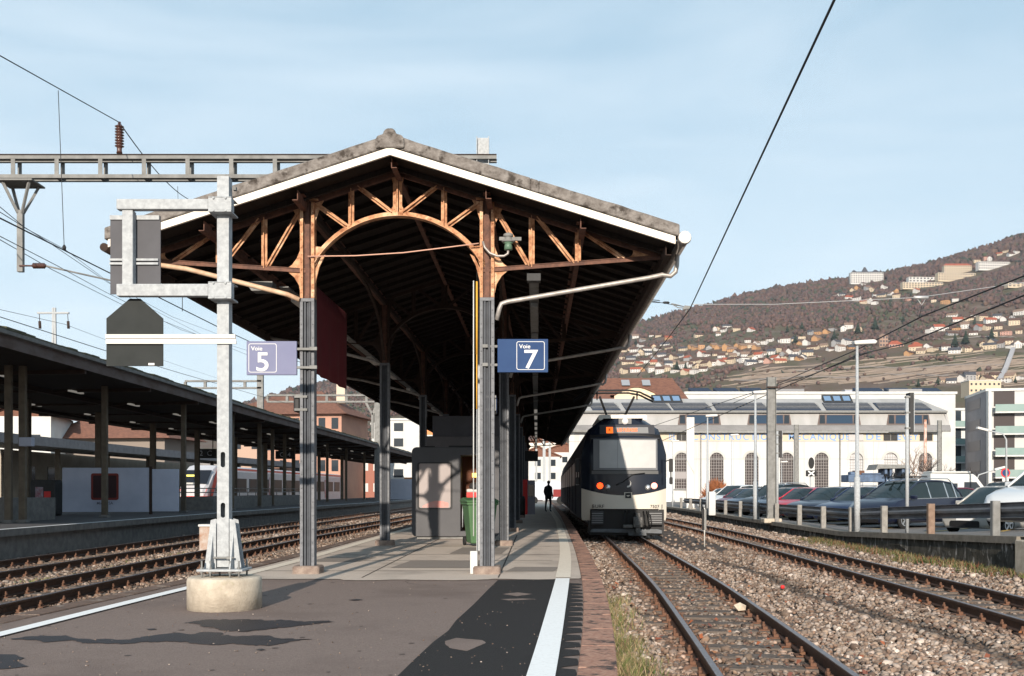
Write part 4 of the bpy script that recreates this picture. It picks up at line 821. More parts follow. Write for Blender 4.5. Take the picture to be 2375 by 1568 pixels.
# distant gantry and pylon on the left
def small_gantry(u0, u1, v0, v1, um, Y, label, vm0, drop=()):
    t = thing('overhead_gantry', label, 'gantry', (gx(um, Y), Y, 0)); o = gx(um, Y); s = Y / F
    b = MB(); b.box((-7 * s, -.15, 0), (7 * s, .15, gz(vm0, Y))); b.build('mast', M['galv_d'], t)
    b = MB()
    for v in (v0, v1): b.box((gx(u0, Y) - o, -.15, gz(v, Y) - 2 * s), (gx(u1, Y) - o, .15, gz(v, Y) + 2 * s))
    for i in range(int((u1 - u0) / 46) + 1): x = gx(u0 + 46 * i, Y) - o; b.box((x - 3 * s, -.1, gz(v1, Y) + 2.1 * s), (x + 3 * s, .1, gz(v0, Y) - 2.1 * s))
    b.build('ladder_beam', M['galv_d'], t)
    for u in drop: b = MB(); b.beam((gx(u - 16, Y) - o, 0, gz(v1, Y)), (gx(u, Y) - o, 0, gz(v1 + 30, Y)), 5 * s, 5 * s); b.beam((gx(u + 12, Y) - o, 0, gz(v1, Y)), (gx(u, Y) - o, 0, gz(v1 + 30, Y)), 5 * s, 5 * s); b.box((gx(u - 3, Y) - o, -.1, gz(v1 + 85, Y)), (gx(u + 3, Y) - o, .1, gz(v1 + 30, Y))); b.build('drop_post', M['galv_d'], t)
small_gantry(430, 607, 884, 900, 604, 75, 'pale gantry mast and beam just below the Voie 5 sign', 868)
small_gantry(620, 876, 917, 932, 876, 84, 'pale ladder-beam gantry in front of the pink building', 912, (864,))
t = thing('power_pylon', 'distant slim pale pylon with a cross-arm and two hanging insulators above the left roof', 'pylon', P(125, 1137, 160) - Vector((0, 0, EYE)))
b = MB(); s = 160 / F; b.beam((-.35, 0, 0), (-.1, 0, P(0, 714, 160).z), .3, .3); b.beam((.6, 0, 0), (.15, 0, P(0, 714, 160).z), .3, .3); b.build('pylon_leg', M['galv'], t)
b = MB(); b.box((-38 * s, -.2, P(0, 728, 160).z), (35 * s, .2, P(0, 724, 160).z)); b.build('cross_arm', M['galv'], t)
for u in (-34, 32): b = MB(); b.tube([(u * s, 0, P(0, 728, 160).z), ((u + 1) * s, 0, P(0, 745, 160).z)], .05, 6); b.tube([((u + 1) * s, 0, P(0, 745, 160).z), ((u + 2) * s, 0, P(0, 762, 160).z)], .22, 8); b.build('insulator', M['iron'], t)

# ================================================================= far left canopy and what stands under it
cb = thing('platform_canopy', 'long dark flat canopy over the far left platform with mossy edge and plain brown posts', 'canopy', (0, 0, -.10))
XE = curve_fn([(15, -12.05), (50, -11.95), (65, -11.5), (85, -10.9), (105, -10.3), (130, -9.5)])
ZE = 5.15; ys = np.arange(14, 128, 1.5)
def sweep(name, prof, ys, m, par, f=XE, smooth=False):
    b = MB(); n = len(prof); vs = []
    for y in ys:
        for a, z in prof: vs.append((float(f(y)) + a, y, z))
    b.add(vs, [(i * n + k, i * n + (k + 1) % n, (i + 1) * n + (k + 1) % n, (i + 1) * n + k) for i in range(len(ys) - 1) for k in range(n)] + [tuple(range(n)), tuple(range((len(ys) - 1) * n, len(ys) * n))]); return b.build(name, m, par)
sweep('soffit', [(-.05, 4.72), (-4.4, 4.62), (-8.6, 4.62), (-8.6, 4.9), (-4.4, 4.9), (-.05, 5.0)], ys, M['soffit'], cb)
sweep('fascia', [(0, 4.70), (.03, 4.70), (.03, 5.02), (0, 5.02)], ys, mat('weathered_fascia', (.085, .06, .052), (.14, .115, .11), 2.5, .85, stretch=(1, .4, 1), bump=.3), cb)
sweep('gutter', [(.035, 4.98), (.14, 5.0), (.15, 5.09), (.10, 5.09), (.035, 5.03)], ys, M['galv_d'], cb)
b = MB()
for y in np.arange(14, 127, .5):
    x = float(XE(y)); j = random.uniform(-.02, .03); b.prism([(x - .9, 5.14 + j), (x + .06, 5.10 + j), (x + .06, 5.17 + j), (x - .9, 5.30 + j)], y, y + .49, 'xz')
b.build('roof_edge', mat('mossy_roof', (.11, .10, .075), (.06, .06, .03), 3, .95, bump=.6, bscale=20), cb)
sweep('roof_covering', [(-.88, 5.1), (-8.6, 5.05), (-8.6, 5.2), (-.88, 5.27)], ys, M['iron'], cb)
front = [(45, 27.6), (53, 28.1), (243, 33.6), (426, 40.3), (538, 46), (602, 52.5), (632, 57), (660, 62), (759, 74), (803, 82), (845, 91), (873, 99)]
pm = mat('brown_grey_post', (.14, .115, .085), (.10, .08, .062), 4, .85)
for u, Y in front[1:] + [(20, 27.9)]:
    x = gx(u, Y); b = MB(); w_ = .09
    b.box((x - w_, Y - .07, .435), (x + w_, Y + .07, 4.72)); b.build('post', pm, cb, bevel=.01)
    b = MB(); b.box((x - w_ - .05, Y - .13, .432), (x + w_ + .05, Y + .13, .52)); b.build('post_foot', M['conc_dark'], cb, bevel=.01)
for Y in (31, 37.5, 44, 50.5, 57, 64, 71, 79, 88, 98):
    x = float(XE(Y)) - 5.6; b = MB(); b.box((x - .12, Y - .12, .335), (x + .12, Y + .12, 4.68)); b.build('post', pm, cb)
for Y in np.arange(24, 110, 5.2):
    x = float(XE(Y))
    for dx in (-2.5, -6.3): b = MB(); b.box((x + dx - .06, Y - .5, 4.56), (x + dx + .06, Y + .5, 4.61)); b.build('luminaire', M['lamp'], cb)
    b = MB(); b.beam((x - .02, Y, 4.66), (x - 8.5, Y, 4.58), .12, .12); b.build('cross_beam', M['iron'], cb)
for x_, n_ in ((-3.4, 'beam'), (-7.3, 'beam')): sweep(n_, [(x_, 4.5), (x_ + .14, 4.5), (x_ + .14, 4.68), (x_, 4.68)], ys, M['iron'], cb)
# departure indicators hanging under it
for u, v, Y, s_, lab in ((478, 1052, 58, '2  C', 'black hanging sector sign reading 2 C under the far left canopy'), (662, 1055, 66, 'C  4', 'hanging sector sign reading C 4, farther along the left canopy between posts')):
    p = P(u, v, Y); t = thing('sector_sign', lab, 'sign', p); b = MB(); b.box((-.62, -.08, -.26), (.62, .08, .26)); b.build('sign_case', M['black'], t); text(s_, .4, mat('dim_white', (.3, .3, .32), rough=.5), 'sector_letters', .004, .002, t, (0, -.083, 0))
    b = MB(); b.box((-.4, -.02, .26), (-.36, .02, 4.66 - p.z)); b.box((.36, -.02, .26), (.4, .02, 4.66 - p.z)); b.build('hanger', M['iron'], t)
# second canopy farther left
cc = thing('platform_canopy', 'low canopy with a grey concrete edge on the farthest platform at the left', 'canopy', (0, 0, 0))
XC = curve_fn([(30, -33.2), (70, -33), (110, -31.5), (150, -29)])
sweep('roof_slab', [(0, 4.35), (0, 4.92), (-7, 5.0), (-7, 4.5)], np.arange(34, 150, 3), M['galv_d'], cc, XC)
sweep('edge_beam', [(.01, 4.3), (.25, 4.3), (.25, 4.95), (.01, 4.95)], np.arange(34, 150, 3), mat('grey_edge', (.22, .21, .215), (.17, .16, .165), 2, .9), cc, XC)
for Y in range(62, 146, 9): x = float(XC(Y)) - 2.5; b = MB(); b.box((x - .15, Y - .15, .3), (x + .15, Y + .15, 4.4)); b.build('post', pm, cc)
ribbon('farthest_platform', off(XC, -9), off(XC, .6), np.arange(30, 170, 4), .33, M['conc_dark']); b = MB(); vs = []
for y in np.arange(30, 170, 4.): x = float(XC(y)) + .6; vs += [(x, y, -.5), (x, y, .33)]
b.add(vs, [(2 * i, 2 * i + 1, 2 * i + 3, 2 * i + 2) for i in range(len(vs) // 2 - 1)]); tag(b.build('farthest_platform_wall', M['conc_dark']), kind='structure')
# station building wall under the farthest canopy
b = MB(); b.box((-62, 80, 0), (-39.5, 140, 4.4)); sb = thing('station_building', 'dim beige station building under the farthest canopy at the left edge', 'building', (0, 0, 0)); b.build('wall', mat('beige_wall', (.30, .26, .21), (.24, .21, .17), 1, .9), sb)
for y in np.arange(84, 138, 4): b = MB(); b.box((-39.51, y, .8), (-39.44, y + 1.6, 3.2)); b.build('window', M['glass'], sb)
# hoarding with red square emblem
hY = 38.; p = P(145, 1187, hY); q = P(415, 1083, hY)
ho = thing('hoarding', 'pale blue-white tarpaulin hoarding with a dark red-framed emblem between the left posts', 'hoarding', (p.x, hY, .42)); H_ = q.z - .42; W_ = q.x - p.x
sx_ = (350 - 145) / (415 - 145) * W_
tm = mat('blue_white_sheet', (.50, .54, .66), (.42, .46, .58), 1.2, .8, bump=.4, bscale=3)
b = MB(); b.box((0, -.03, .0), (sx_ - .05, .03, H_ - .03)); b.build('sheet', tm, ho, bevel=.01); b = MB(); b.box((sx_ + .05, -.03, .02), (W_, .03, H_ - .08)); b.build('sheet', tm, ho, bevel=.01)
b = MB(); b.box((sx_ - .05, -.05, -.1), (sx_ + .05, .05, H_ + .02)); b.build('frame_post', M['iron'], ho)
k0, k1 = (212 - 145) / 270 * W_, (276 - 145) / 270 * W_; b = MB(); b.prism(rrect(k0, .44, k1, 1.42, .08), -.040, -.031, 'xz'); b.build('emblem_frame', mat('dull_red', (.20, .035, .03), rough=.6), ho)
b = MB(); b.prism(rrect(k0 + .08, .52, (k0 + k1) / 2 - .02, 1.34, .04), -.046, -.041, 'xz'); b.prism(rrect((k0 + k1) / 2 + .02, .52, k1 - .08, 1.34, .04), -.046, -.041, 'xz'); b.build('emblem', mat('dark_maroon', (.035, .015, .018), rough=.6), ho)
text('Michel SA', .15, mat('grey_print', (.15, .15, .2)), 'caption', .002, .001, ho, ((k0 + k1) / 2, -.034, .32)).hide_render = False
# stair parapet with handrail
pa = thing('stair_parapet', 'grey concrete stair parapet with steel handrail on the far left platform', 'parapet', (0, 0, 0))
b = MB(); b.box((-15.2, 45.6, .33), (-13.2, 66, .92)); b.build('parapet_wall', M['conc_dark'], pa)
b = MB()
for z in (1.12, 1.3): b.tube([(-13.3, 45.7, z), (-13.3, 66, z)], .025, 6)
for z in (1.12, 1.3): b.tube([(-15.1, 45.7, z), (-13.3, 45.7, z)], .025, 6)
for y in np.arange(45.7, 66, 1.6): b.tube([(-13.3, y, .92), (-13.3, y, 1.3)], .02, 6)
b.build('handrail', M['galv_d'], pa)
p2 = thing('stair_parapet', 'grey concrete parapet with rail at the far left edge below the posts', 'parapet', (0, 0, 0)); b = MB(); b.box((-16.4, 28.6, .33), (-13.9, 31.5, 1.0)); b.build('parapet_wall', M['conc_dark'], p2)
b = MB(); b.tube([(-16.4, 28.7, 1.25), (-14.6, 28.7, 1.25)], .025, 6); b.tube([(-16.4, 28.7, 1.1), (-14.6, 28.7, 1.1)], .025, 6); b.tube([(-14.65, 28.7, 1.0), (-14.65, 28.7, 1.25)], .02, 6); b.build('handrail', M['galv_d'], p2)
vm = thing('vending_machine', 'dark vending machine with red and white front on the far left platform', 'vending machine', P(108, 1137, 36) * 1); vm.location.z = .33
b = MB(); b.prism(rrect(-.42, 0, .42, 1.25, .1), -.3, .3, 'xz'); b.build('case', M['dark'], vm); b = MB(); b.box((-.25, -.31, .3), (.02, -.302, 1.0)); b.build('front_panel', mat('grey_red', (.25, .06, .08), (.3, .3, .35), 6, .6), vm)
b = MB(); b.box((.05, -.315, .2), (.28, -.302, .85)); b.build('coin_panel', M['red'], vm)
ns = thing('platform_sign', 'small pale box sign fixed to the leftmost double post', 'sign', P(62, 1025, 27.9)); b = MB(); b.box((-.17, -.1, -.12), (.17, .1, .12)); b.build('sign_case', mat('pale_blue', (.35, .37, .45)), ns, bevel=.01)
b = MB(); b.box((-16.6, 30, 1.1), (-15.9, 30.2, 2.0)); tag(b.build('poster', mat('tan_poster', (.45, .33, .22), (.35, .25, .18), 4, .8)), 'small sunlit tan poster beside the left edge of the photo', 'poster')

# ================================================================= trains
def loft(b, rings, mi=0, smooth=True, cap0=True, cap1=True):
    n = len(rings[0]); vs = [p for r in rings for p in r]
    b.add(vs, [(i * n + k, i * n + (k + 1) % n, (i + 1) * n + (k + 1) % n, (i + 1) * n + k) for i in range(len(rings) - 1) for k in range(n)], mi, smooth)
    if cap0: b.add(rings[0], [tuple(range(n))], mi, smooth)
    if cap1: b.add(rings[-1], [tuple(range(n))[::-1]], mi, smooth)
# left train: white and red multiple unit
RT = thing('passenger_train', 'white electric train with red nose stripe standing beyond the left canopy', 'train', P(445, 1137, 92) * 1); RT.location.z = -.3; RT.rotation_euler = (0, 0, -.045)
wr = mat('white_train_paint', (.46, .46, .49), (.42, .42, .45), 1, .35); rr_ = mat('red_train_paint', (.60, .045, .03), rough=.35); bw = mat('train_glass', (.012, .015, .022), rough=.4, spec=.15)
# local: x to the right (body side faces -x... camera sees right side x=+1.4), y away
def ring(y, w_, zb, zt, zc=None): return [(-w_, y, zb), (w_, y, zb), (w_, y, zt - .5), (w_ * .86, y, zt - .1), (w_ * .6, y, zt), (-w_ * .6, y, zt), (-w_ * .86, y, zt - .1), (-w_, y, zt - .5)]
b = MB(); loft(b, [ring(0, 1.05, .35, 1.6), ring(.5, 1.25, .3, 2.1), ring(1.6, 1.38, .3, 3.3), ring(2.8, 1.42, .3, 3.8), ring(66, 1.42, .3, 3.8)], smooth=False); b.build('body', wr, RT)
b = MB()
rs = [(-.03, 1.06, .9, 1.62), (.5, 1.27, .9, 2.12), (1.6, 1.40, .9, 3.32), (2.8, 1.435, 2.9, 3.83)]
b.add([(1.455, 0.1, .55), (1.455, .9, .55), (1.455, 3.4, 3.45), (1.455, 60, 3.45), (1.455, 60, 3.62), (1.455, 2.6, 3.62)], [(0, 1, 2, 5), (2, 3, 4, 5)]); b.add([(-1.0, -.03, .95), (1.05, -.03, .95), (1.25, .47, 1.7), (-1.25, .47, 1.7)], [(0, 1, 2, 3)]); b.box((1.0, -.04, .5), (1.44, .6, 1.0)); b.build('red_stripe', rr_, RT, fix=False)
b = MB(); b.add([(-1.2, .42, 2.1), (1.2, .42, 2.1), (1.3, 1.5, 3.34), (-1.3, 1.5, 3.34)], [(0, 1, 2, 3)]); b.build('windscreen', bw, RT)
b = MB(); b.add([(1.46, 2.0, 1.45), (1.46, 4.2, 1.45), (1.46, 4.2, 2.75), (1.46, 3.4, 2.75)], [(0, 1, 2, 3)]); b.build('cab_window', bw, RT)
for k in range(13): b = MB(); b.box((1.40, 8 + k * 4.4, 1.35), (1.46, 11.4 + k * 4.4, 2.65)); b.build('window_band', bw, RT)
for k in range(5): b = MB(); b.box((1.41, 6.2 + 13.2 * k, .5), (1.47, 7.5 + 13.2 * k, 2.9)); b.build('door', mat('train_door', (.45, .1, .09), (.5, .5, .52), 1, .5) if k % 2 else wr, RT)
b = MB(); b.box((-.7, -.0, 2.05), (.1, .38, 2.2)); b.build('headlight', M['lamp'], RT); b = MB(); b.box((-1.2, .2, -.0), (1.2, 66, .29)); b.build('underframe', M['dark'], RT)
b = MB(); b.add([(-.9, .9, 2.75), (.3, .9, 2.75), (.3, 1.05, 2.92), (-.9, 1.05, 2.92)], [(0, 1, 2, 3)]); b.build('destination_display', mat('yellow_led', (.5, .45, .1), emit=(.9, .8, .2), es=.6), RT)

# right train: dark navy and cream metre gauge unit, nose towards the camera
TY = 32.0; tx = float(C1(TY)) + .03
TR = thing('passenger_train', 'navy and cream electric train with red tail lamps right of the platform', 'train', (tx, TY, -.22), -.036)
navy = mat('navy_train_paint', (.010, .013, .022), rough=.25, coat=.12); cream = mat('cream_train_paint', (.58, .53, .455), rough=.5)
side_m = mat('shaded_side_paint', (.010, .012, .018), rough=.7, spec=.05)  # sides, skirt and doors coloured dark to stand in for shade
def tring(y, w_, zb, zt, sh, cz=None, n=6):   # closed outline, bottom flat, vertical sides, slanting shoulders
    pts = [(-w_ * .97, y, zb), (w_ * .97, y, zb), (w_, y, zb + .5), (w_, y, sh), (w_ * .93, y, sh + (zt - sh) * .38), (w_ * .80, y, sh + (zt - sh) * .70), (w_ * .62, y, zt - .06), (w_ * .48, y, zt), (-w_ * .48, y, zt), (-w_ * .62, y, zt - .06), (-w_ * .80, y, sh + (zt - sh) * .70), (-w_ * .93, y, sh + (zt - sh) * .38), (-w_, y, sh), (-w_, y, zb + .5)]
    return pts
# front shell: vertical sections at heights, rounded in plan, leaning back above the screen
def front_y(z, x):    # distance behind the nose of the shell at height z and half-width fraction x
    lean = 0 if z < 1.45 else (.05 * (z - 1.45) if z < 3.0 else .0775 + (z - 3.0) * .55 + .25 * (z - 3.0) ** 2)
    return lean + .20 * abs(x) ** 2.4 + (.14 * max(0, abs(x) - .80) / .2)
def halfw(z):
    if z < .55: return 1.30
    if z < 2.55: return 1.325
    if z < 3.35: return 1.325 - (z - 2.55) * .28
    return 1.325 - .224 - (z - 3.35) * 1.35
zs = [.50, .62, .80, 1.0, 1.2, 1.4, 1.6, 1.8, 2.0, 2.2, 2.4, 2.6, 2.8, 3.0, 3.2, 3.35, 3.5, 3.62, 3.70]; xsn = np.linspace(-1, 1, 25)
def split_z(x): return 1.28 + .22 * abs(x) ** 2      # curved edge between navy and cream
def shell(mname, zf0, zf1, m, off_=0, xr=(-1, 1), nz=10, nx=24):
    b = MB(); vs = []
    for j in range(nz + 1):
        for i in range(nx + 1):
            x = xr[0] + (xr[1] - xr[0]) * i / nx; z0, z1 = zf0(x), zf1(x); z = z0 + (z1 - z0) * j / nz; vs.append((x * halfw(z), front_y(z, x) - off_, z))
    b.add(vs, [(j * (nx + 1) + i, j * (nx + 1) + i + 1, (j + 1) * (nx + 1) + i + 1, (j + 1) * (nx + 1) + i) for j in range(nz) for i in range(nx)], 0, True); return b.build(mname, m, TR)
cut = lambda x: .80 if abs(x) < .80 else .50
shell('front_skirt', lambda x: .86, split_z, cream); 
for s in (-1, 1):
    shell('bumper_corner', lambda x: .50, lambda x: .86, cream, xr=(s * .80, s * 1) if s > 0 else (-1, -.80), nz=3, nx=4)
shell('front_shell', split_z, lambda x: 3.70, navy, nz=22)
L_ = 58
b = MB()
def side_pts(y): return [(1.325, y, .5), (1.325, y, 1.5)], [(1.325, y, 1.5), (1.325, y, 2.55), (1.10, y, 3.35), (.63, y, 3.70)]
for s in (-1, 1):
    y0 = .34; cs = [[(s * 1.325, y, z) for z in (.5, 1.5)] for y in (y0, .8, L_)]
    b.add([p for r in cs for p in r], [(0, 2, 3, 1), (2, 4, 5, 3)])
b.build('side_skirt', side_m, TR)
b = MB()
for s in (-1, 1):
    prof = [(1.325, 1.5), (1.325, 2.55), (1.22, 2.95), (1.101, 3.35), (.63, 3.70)]
    for j in range(4):
        (x0, z0), (x1, z1) = prof[j], prof[j + 1]; ya = [front_y(z0, 1), front_y(z1, 1)]
        b.add([(s * x0, ya[0], z0), (s * x0, L_, z0), (s * x1, L_, z1), (s * x1, ya[1], z1)], [(0, 1, 2, 3)])
b.add([(-.63, front_y(3.7, 0) + .0, 3.70), (.63, front_y(3.7, 0), 3.70), (.63, L_, 3.70), (-.63, L_, 3.70)], [(0, 1, 2, 3)]); b.add([(-1.32, L_, .5), (1.32, L_, .5), (1.32, L_, 2.55), (.63, L_, 3.7), (-.63, L_, 3.7), (-1.32, L_, 2.55)], [(0, 1, 2, 3, 4, 5)]); b.build('body_side', side_m, TR)
# windscreen with frame and pale blind, display, lamps
def patch(name, x0, x1, z0, z1, m, o_, n=10, r=0):
    b = MB(); vs = []; out = rrect(x0, z0, x1, z1, r or .02, 3); b.add([(x, front_y(z, x / 1.325) - o_, z) for x, z in out], [tuple(range(len(out)))[::-1]])
    b = MB(); nx = 12
    for j in (0, 1):
        for i in range(nx + 1):
            x = x0 + (x1 - x0) * i / nx; z = (z0, z1)[j]; vs.append((x, front_y(z, x / 1.325) - o_, z))
    k = nx + 1; b.add(vs, [(i, i + 1, k + i + 1, k + i) for i in range(nx)], 0, True); ob = b.build(name, m, TR); return ob
sc = lambda u: (u - 1443.5) / 74.6; sz = lambda v: (1243 - v) / 74.2
patch('windscreen_surround', sc(1364), sc(1528), sz(1098), sz(1008), M['black'], .012)
patch('windscreen', sc(1372), sc(1520), sz(1090), sz(1018), mat('windscreen_glass', (.16, .165, .175), (.14, .145, .155), 1, .25), .022)
patch('sun_blind', sc(1386), sc(1516), sz(1085), sz(1021), mat('white_blind', (.44, .44, .435), (.40, .40, .40), 3, .5), .026)
patch('windscreen_seal', sc(1366), sc(1525), sz(1017.5), sz(1015.5), mat('seal', (.05, .05, .055), rough=.4), .03); patch('centre_post', sc(1427), sc(1428), sz(1085), sz(1021), mat('blind_seam', (.25, .25, .25)), .03)
patch('dashboard', sc(1368), sc(1522), sz(1099), sz(1091.5), mat('dashboard', (.10, .10, .10), rough=.5), .028)
patch('display_window', sc(1387), sc(1515), sz(1007), sz(984), mat('display_frame', (.05, .05, .055), rough=.3), .012)
patch('display', sc(1416), sc(1500), sz(1004.5), sz(990), mat('display_grey', (.20, .20, .20), rough=.4), .02)
patch('line_badge', sc(1402.5), sc(1418), sz(1004.5), sz(989.5), mat('orange_led', (.7, .12, .02), emit=(1, .16, .02), es=.9), .024)
text('R', .12, M['black'], 'badge_letter', .002, .002, TR, (sc(1410), front_y(sz(997), .45) - .06, sz(997)))
text('LES PLEIADES', .15, mat('amber_led', (.8, .15, .03), emit=(1, .18, .04), es=.9), 'destination', .001, .002, TR, (sc(1451), front_y(sz(997), 0) - .05, sz(997)), sx=.72)
def disc(name, u, v, r, m, dy=.02, d=.03):
    x, z = sc(u), sz(v); b = MB(); b.lathe([(r * 1.15, 0), (r * 1.15, -.01), (r, -.012), (r * .9, -d), (r * .3, -d - .01)], c=(x, front_y(z, x / 1.325) - dy + .01, z), n=20, axis='y'); return b.build(name, m, TR)
disc('tail_lamp', 1387, 1126, .085, mat('red_lamp', (.8, .03, .01), emit=(1, .06, .01), es=2.2)); disc('tail_lamp', 1512, 1126, .085, mat('red_lamp_bright', (.9, .3, .25), emit=(1, .35, .28), es=1.3))
disc('headlamp', 1404.5, 1129.5, .075, M['alloy']); disc('headlamp', 1497, 1130, .075, M['alloy'])
p = (sc(1447), sz(976)); b = MB(); b.prism(rrect(p[0] - .20, p[1] - .09, p[0] + .20, p[1] + .09, .02), front_y(p[1], 0) - .06, front_y(p[1], 0) + .2, 'xz'); b.build('top_lamp_case', M['galv_d'], TR); disc('top_lamp', 1447, 976, .085, M['signwhite'], .075)
b = MB(); x, z = sc(1451.5), sz(1148.5); yy = front_y(z, 0) - .008; b.prism(rrect(x - .12, z - .10, x + .12, z + .10, .01), yy - .004, yy, 'xz'); b.build('badge_plate', cream, TR); b = MB(); b.prism(rrect(x - .09, z - .08, x + .09, z + .08, .01), yy - .008, yy - .004, 'xz'); b.build('badge', M['black'], TR)
b = MB(); pts = [(math.cos(a) * .055 + x, math.sin(a) * .05 + z + .02) for a in np.linspace(math.pi * 1.05, math.pi * 1.95, 9)]; b.prism(pts, yy - .011, yy - .008, 'xz'); b.build('badge_mark', cream, TR)
b = MB(); x, z = sc(1451), sz(1121); pts = [(x + .10 * math.cos(a), z + .12 * math.sin(a)) for a in np.linspace(-1.9, .9, 10)] + [(x - .02 + .10 * math.cos(a), z + .03 + .10 * math.sin(a)) for a in np.linspace(.9, -1.6, 8)]; b.prism(pts, front_y(z, 0) - .02, front_y(z, 0) - .008, 'xz'); b.build('handle_mark', M['whitem'], TR)
dkt = mat('train_lettering', (.03, .03, .03))
text('SURF', .145, dkt, 'train_name', .0, .002, TR, (sc(1383), front_y(.95, .45) - .012, sz(1173.5)), sx=1.15); text('7507', .13, dkt, 'train_number', .0, .002, TR, (sc(1513), front_y(.95, .55) - .012, sz(1173.5)), sx=1.1)
for u in (1370.5, 1530): b = MB(); b.box((sc(u) - .008, .05, .88), (sc(u) + .008, front_y(.95, .75) - .006, 1.0)); b.build('panel_seam', dkt, TR)
b = MB(); b.box((sc(1364), .12, .05), (sc(1535), 1.6, .84)); b.build('underframe', M['black'], TR)
for u0, u1 in ((1366, 1395), (1498, 1530)):
    b = MB(); b.box((sc(u0), -.08, .36), (sc(u1), .11, .80)); b.build('coupler_box', M['dark'], TR, bevel=.02)
    b = MB()
    for k in range(5): b.box((sc(u0) + .02, -.12, .42 + k * .07), (sc(u1) - .02, -.081, .46 + k * .07))
    b.build('step', mat('grey_step', (.16, .16, .165), rough=.5), TR, bevel=.006)
cgm = mat('coupler_grey', (.16, .155, .15), (.09, .085, .08), 14, .6, .4)
b = MB(); xc = sc(1472); b.box((xc - .07, -.32, .12), (xc + .07, .1, .74)); b.box((xc - .14, -.36, .30), (xc + .14, -.24, .62)); b.box((xc - .45, -.30, .28), (xc - .15, -.2, .38)); b.lathe([(.12, -.38), (.12, -.33)], c=(xc, 0, .46), n=14, axis='y'); b.build('coupler', cgm, TR, bevel=.015)
b = MB()
for dx, r in ((-.36, .02), (-.24, .018), (.20, .022), (.30, .02), (.36, .02)): b.tube([(xc + dx, .08, .78), (xc + dx * 1.1, -.14, .66), (xc + dx * 1.2, -.20, .42), (xc + dx, -.12, .26), (xc + dx * .7, .0, .35)], r, 8)
b.build('air_hose', M['black'], TR)
b = MB(); b.prism([(-1.08, .14), (1.15, .10), (1.15, .2), (1.0, .24), (-1.0, .24)], -.02, .1, 'xz'); b.prism([(xc - .28, .04), (xc + .28, .04), (xc + .28, .16), (xc - .28, .16)], -.14, -.021, 'xz'); b.build('snow_plough', mat('plough_grey', (.13, .14, .155), (.09, .095, .10), 5, .6), TR, bevel=.01)
for s in (-1, 1):
    b = MB(); b.tube([(s * 1.33, .35, 2.35), (s * 1.45, .25, 2.4), (s * 1.45, .22, 1.8)], .02, 6); b.prism(rrect(s * 1.45 - .06, 2.0, s * 1.45 + .06, 2.42, .04), .16, .24, 'xz'); b.prism(rrect(s * 1.45 - .05, 1.62, s * 1.45 + .05, 1.85, .04), .16, .24, 'xz'); b.build('rear_mirror', M['black'], TR)
b = MB(); b.tube([(sc(1440), front_y(1.75, 0) - .03, 1.70), (sc(1462), front_y(1.9, 0) - .05, 1.93), (sc(1490), front_y(1.95, 0) - .05, 1.97)], .014, 6); b.tube([(sc(1424), front_y(1.6, 0) - .03, 1.60), (sc(1440), front_y(1.7, 0) - .04, 1.70)], .02, 6); b.build('wiper', M['black'], TR)
# roof gear and pantograph
b = MB(); b.prism(rrect(-.75, 3.68, .80, 3.86, .05), 1.2, 6, 'xz'); b.build('roof_fairing', mat('roof_pale', (.62, .58, .52), rough=.5), TR)
b = MB(); y0 = 4.2
def pz(v): return (1243 - v) / (F / (TY + y0)) 
T_ = [(sc(1345) * 1.12, 4.62), (sc(1372) * 1.12, 4.88), (sc(1385) * 1.12, 4.93), (sc(1475) * 1.12, 4.93), (sc(1500) * 1.12, 4.86), (sc(1532) * 1.12, 4.62)]
for dy in (0, .35): b.tube([(x, y0 + dy, z - (.06 if dy else 0)) for x, z in T_], .034, 8)
for x in (-.65, .75): b.tube([(x, y0, 4.9), (x, y0 + .18, 4.62), (x, y0 + .35, 4.86)], .02, 6)
b.tube([(-.55, y0 + .2, 4.72), (-.20, y0 + 1.0, 3.95)], .045, 6); b.tube([(.65, y0 + .2, 4.72), (.30, y0 + 1.0, 3.95)], .045, 6); b.tube([(-.5, y0 + 1.0, 3.95), (.6, y0 + 1.0, 3.95)], .05, 6); b.build('pantograph', M['black'], TR)
b = MB()
for x in (-.5, .5):
    for y in (y0 + .4, y0 + 1.4): b.lathe([(.05, 3.86), (.08, 3.90), (.05, 3.94), (.08, 3.98), (.04, 4.02)], c=(x, y, 0), n=10)
b.build('roof_insulator', M['insul'], TR)
# platform-side windows and doors of the train
for k in range(9):
    y = 2.2 + k * 5.9; b = MB(); b.prism(rrect(y, 1.62, y + 4.2, 2.5, .1), -1.345, -1.327, 'yz'); b.build('side_window', bw, TR); b = MB(); b.prism(rrect(y + 4.5, .55, y + 5.7, 2.6, .06), -1.35, -1.327, 'yz'); b.build('door', side_m, TR)
for y in (1.4, 4.0, 16, 18.4, 30): 
    for s in (-1, 1): b = MB(); b.lathe([(.36, -.06), (.38, -.03), (.38, .04), (.33, .06)], c=(s * .52, y, .37), n=20, axis='x'); b.build('wheel', M['rail'], TR)

jb = thing('junction_box', 'small rusty white lineside box standing behind the sign mast foot between the tracks', 'box', (gx(476, 26.6), 26.6, -.38)); b = MB(); b.box((-.16, 0, 0), (.13, .3, .66)); b.build('case', mat('rusty_white_box', (.42, .38, .35), (.30, .17, .11), 5, .8), jb, bevel=.02); b = MB(); b.box((-.18, -.02, .661), (.15, .32, .72)); b.build('lid', M['white'], jb, bevel=.01)
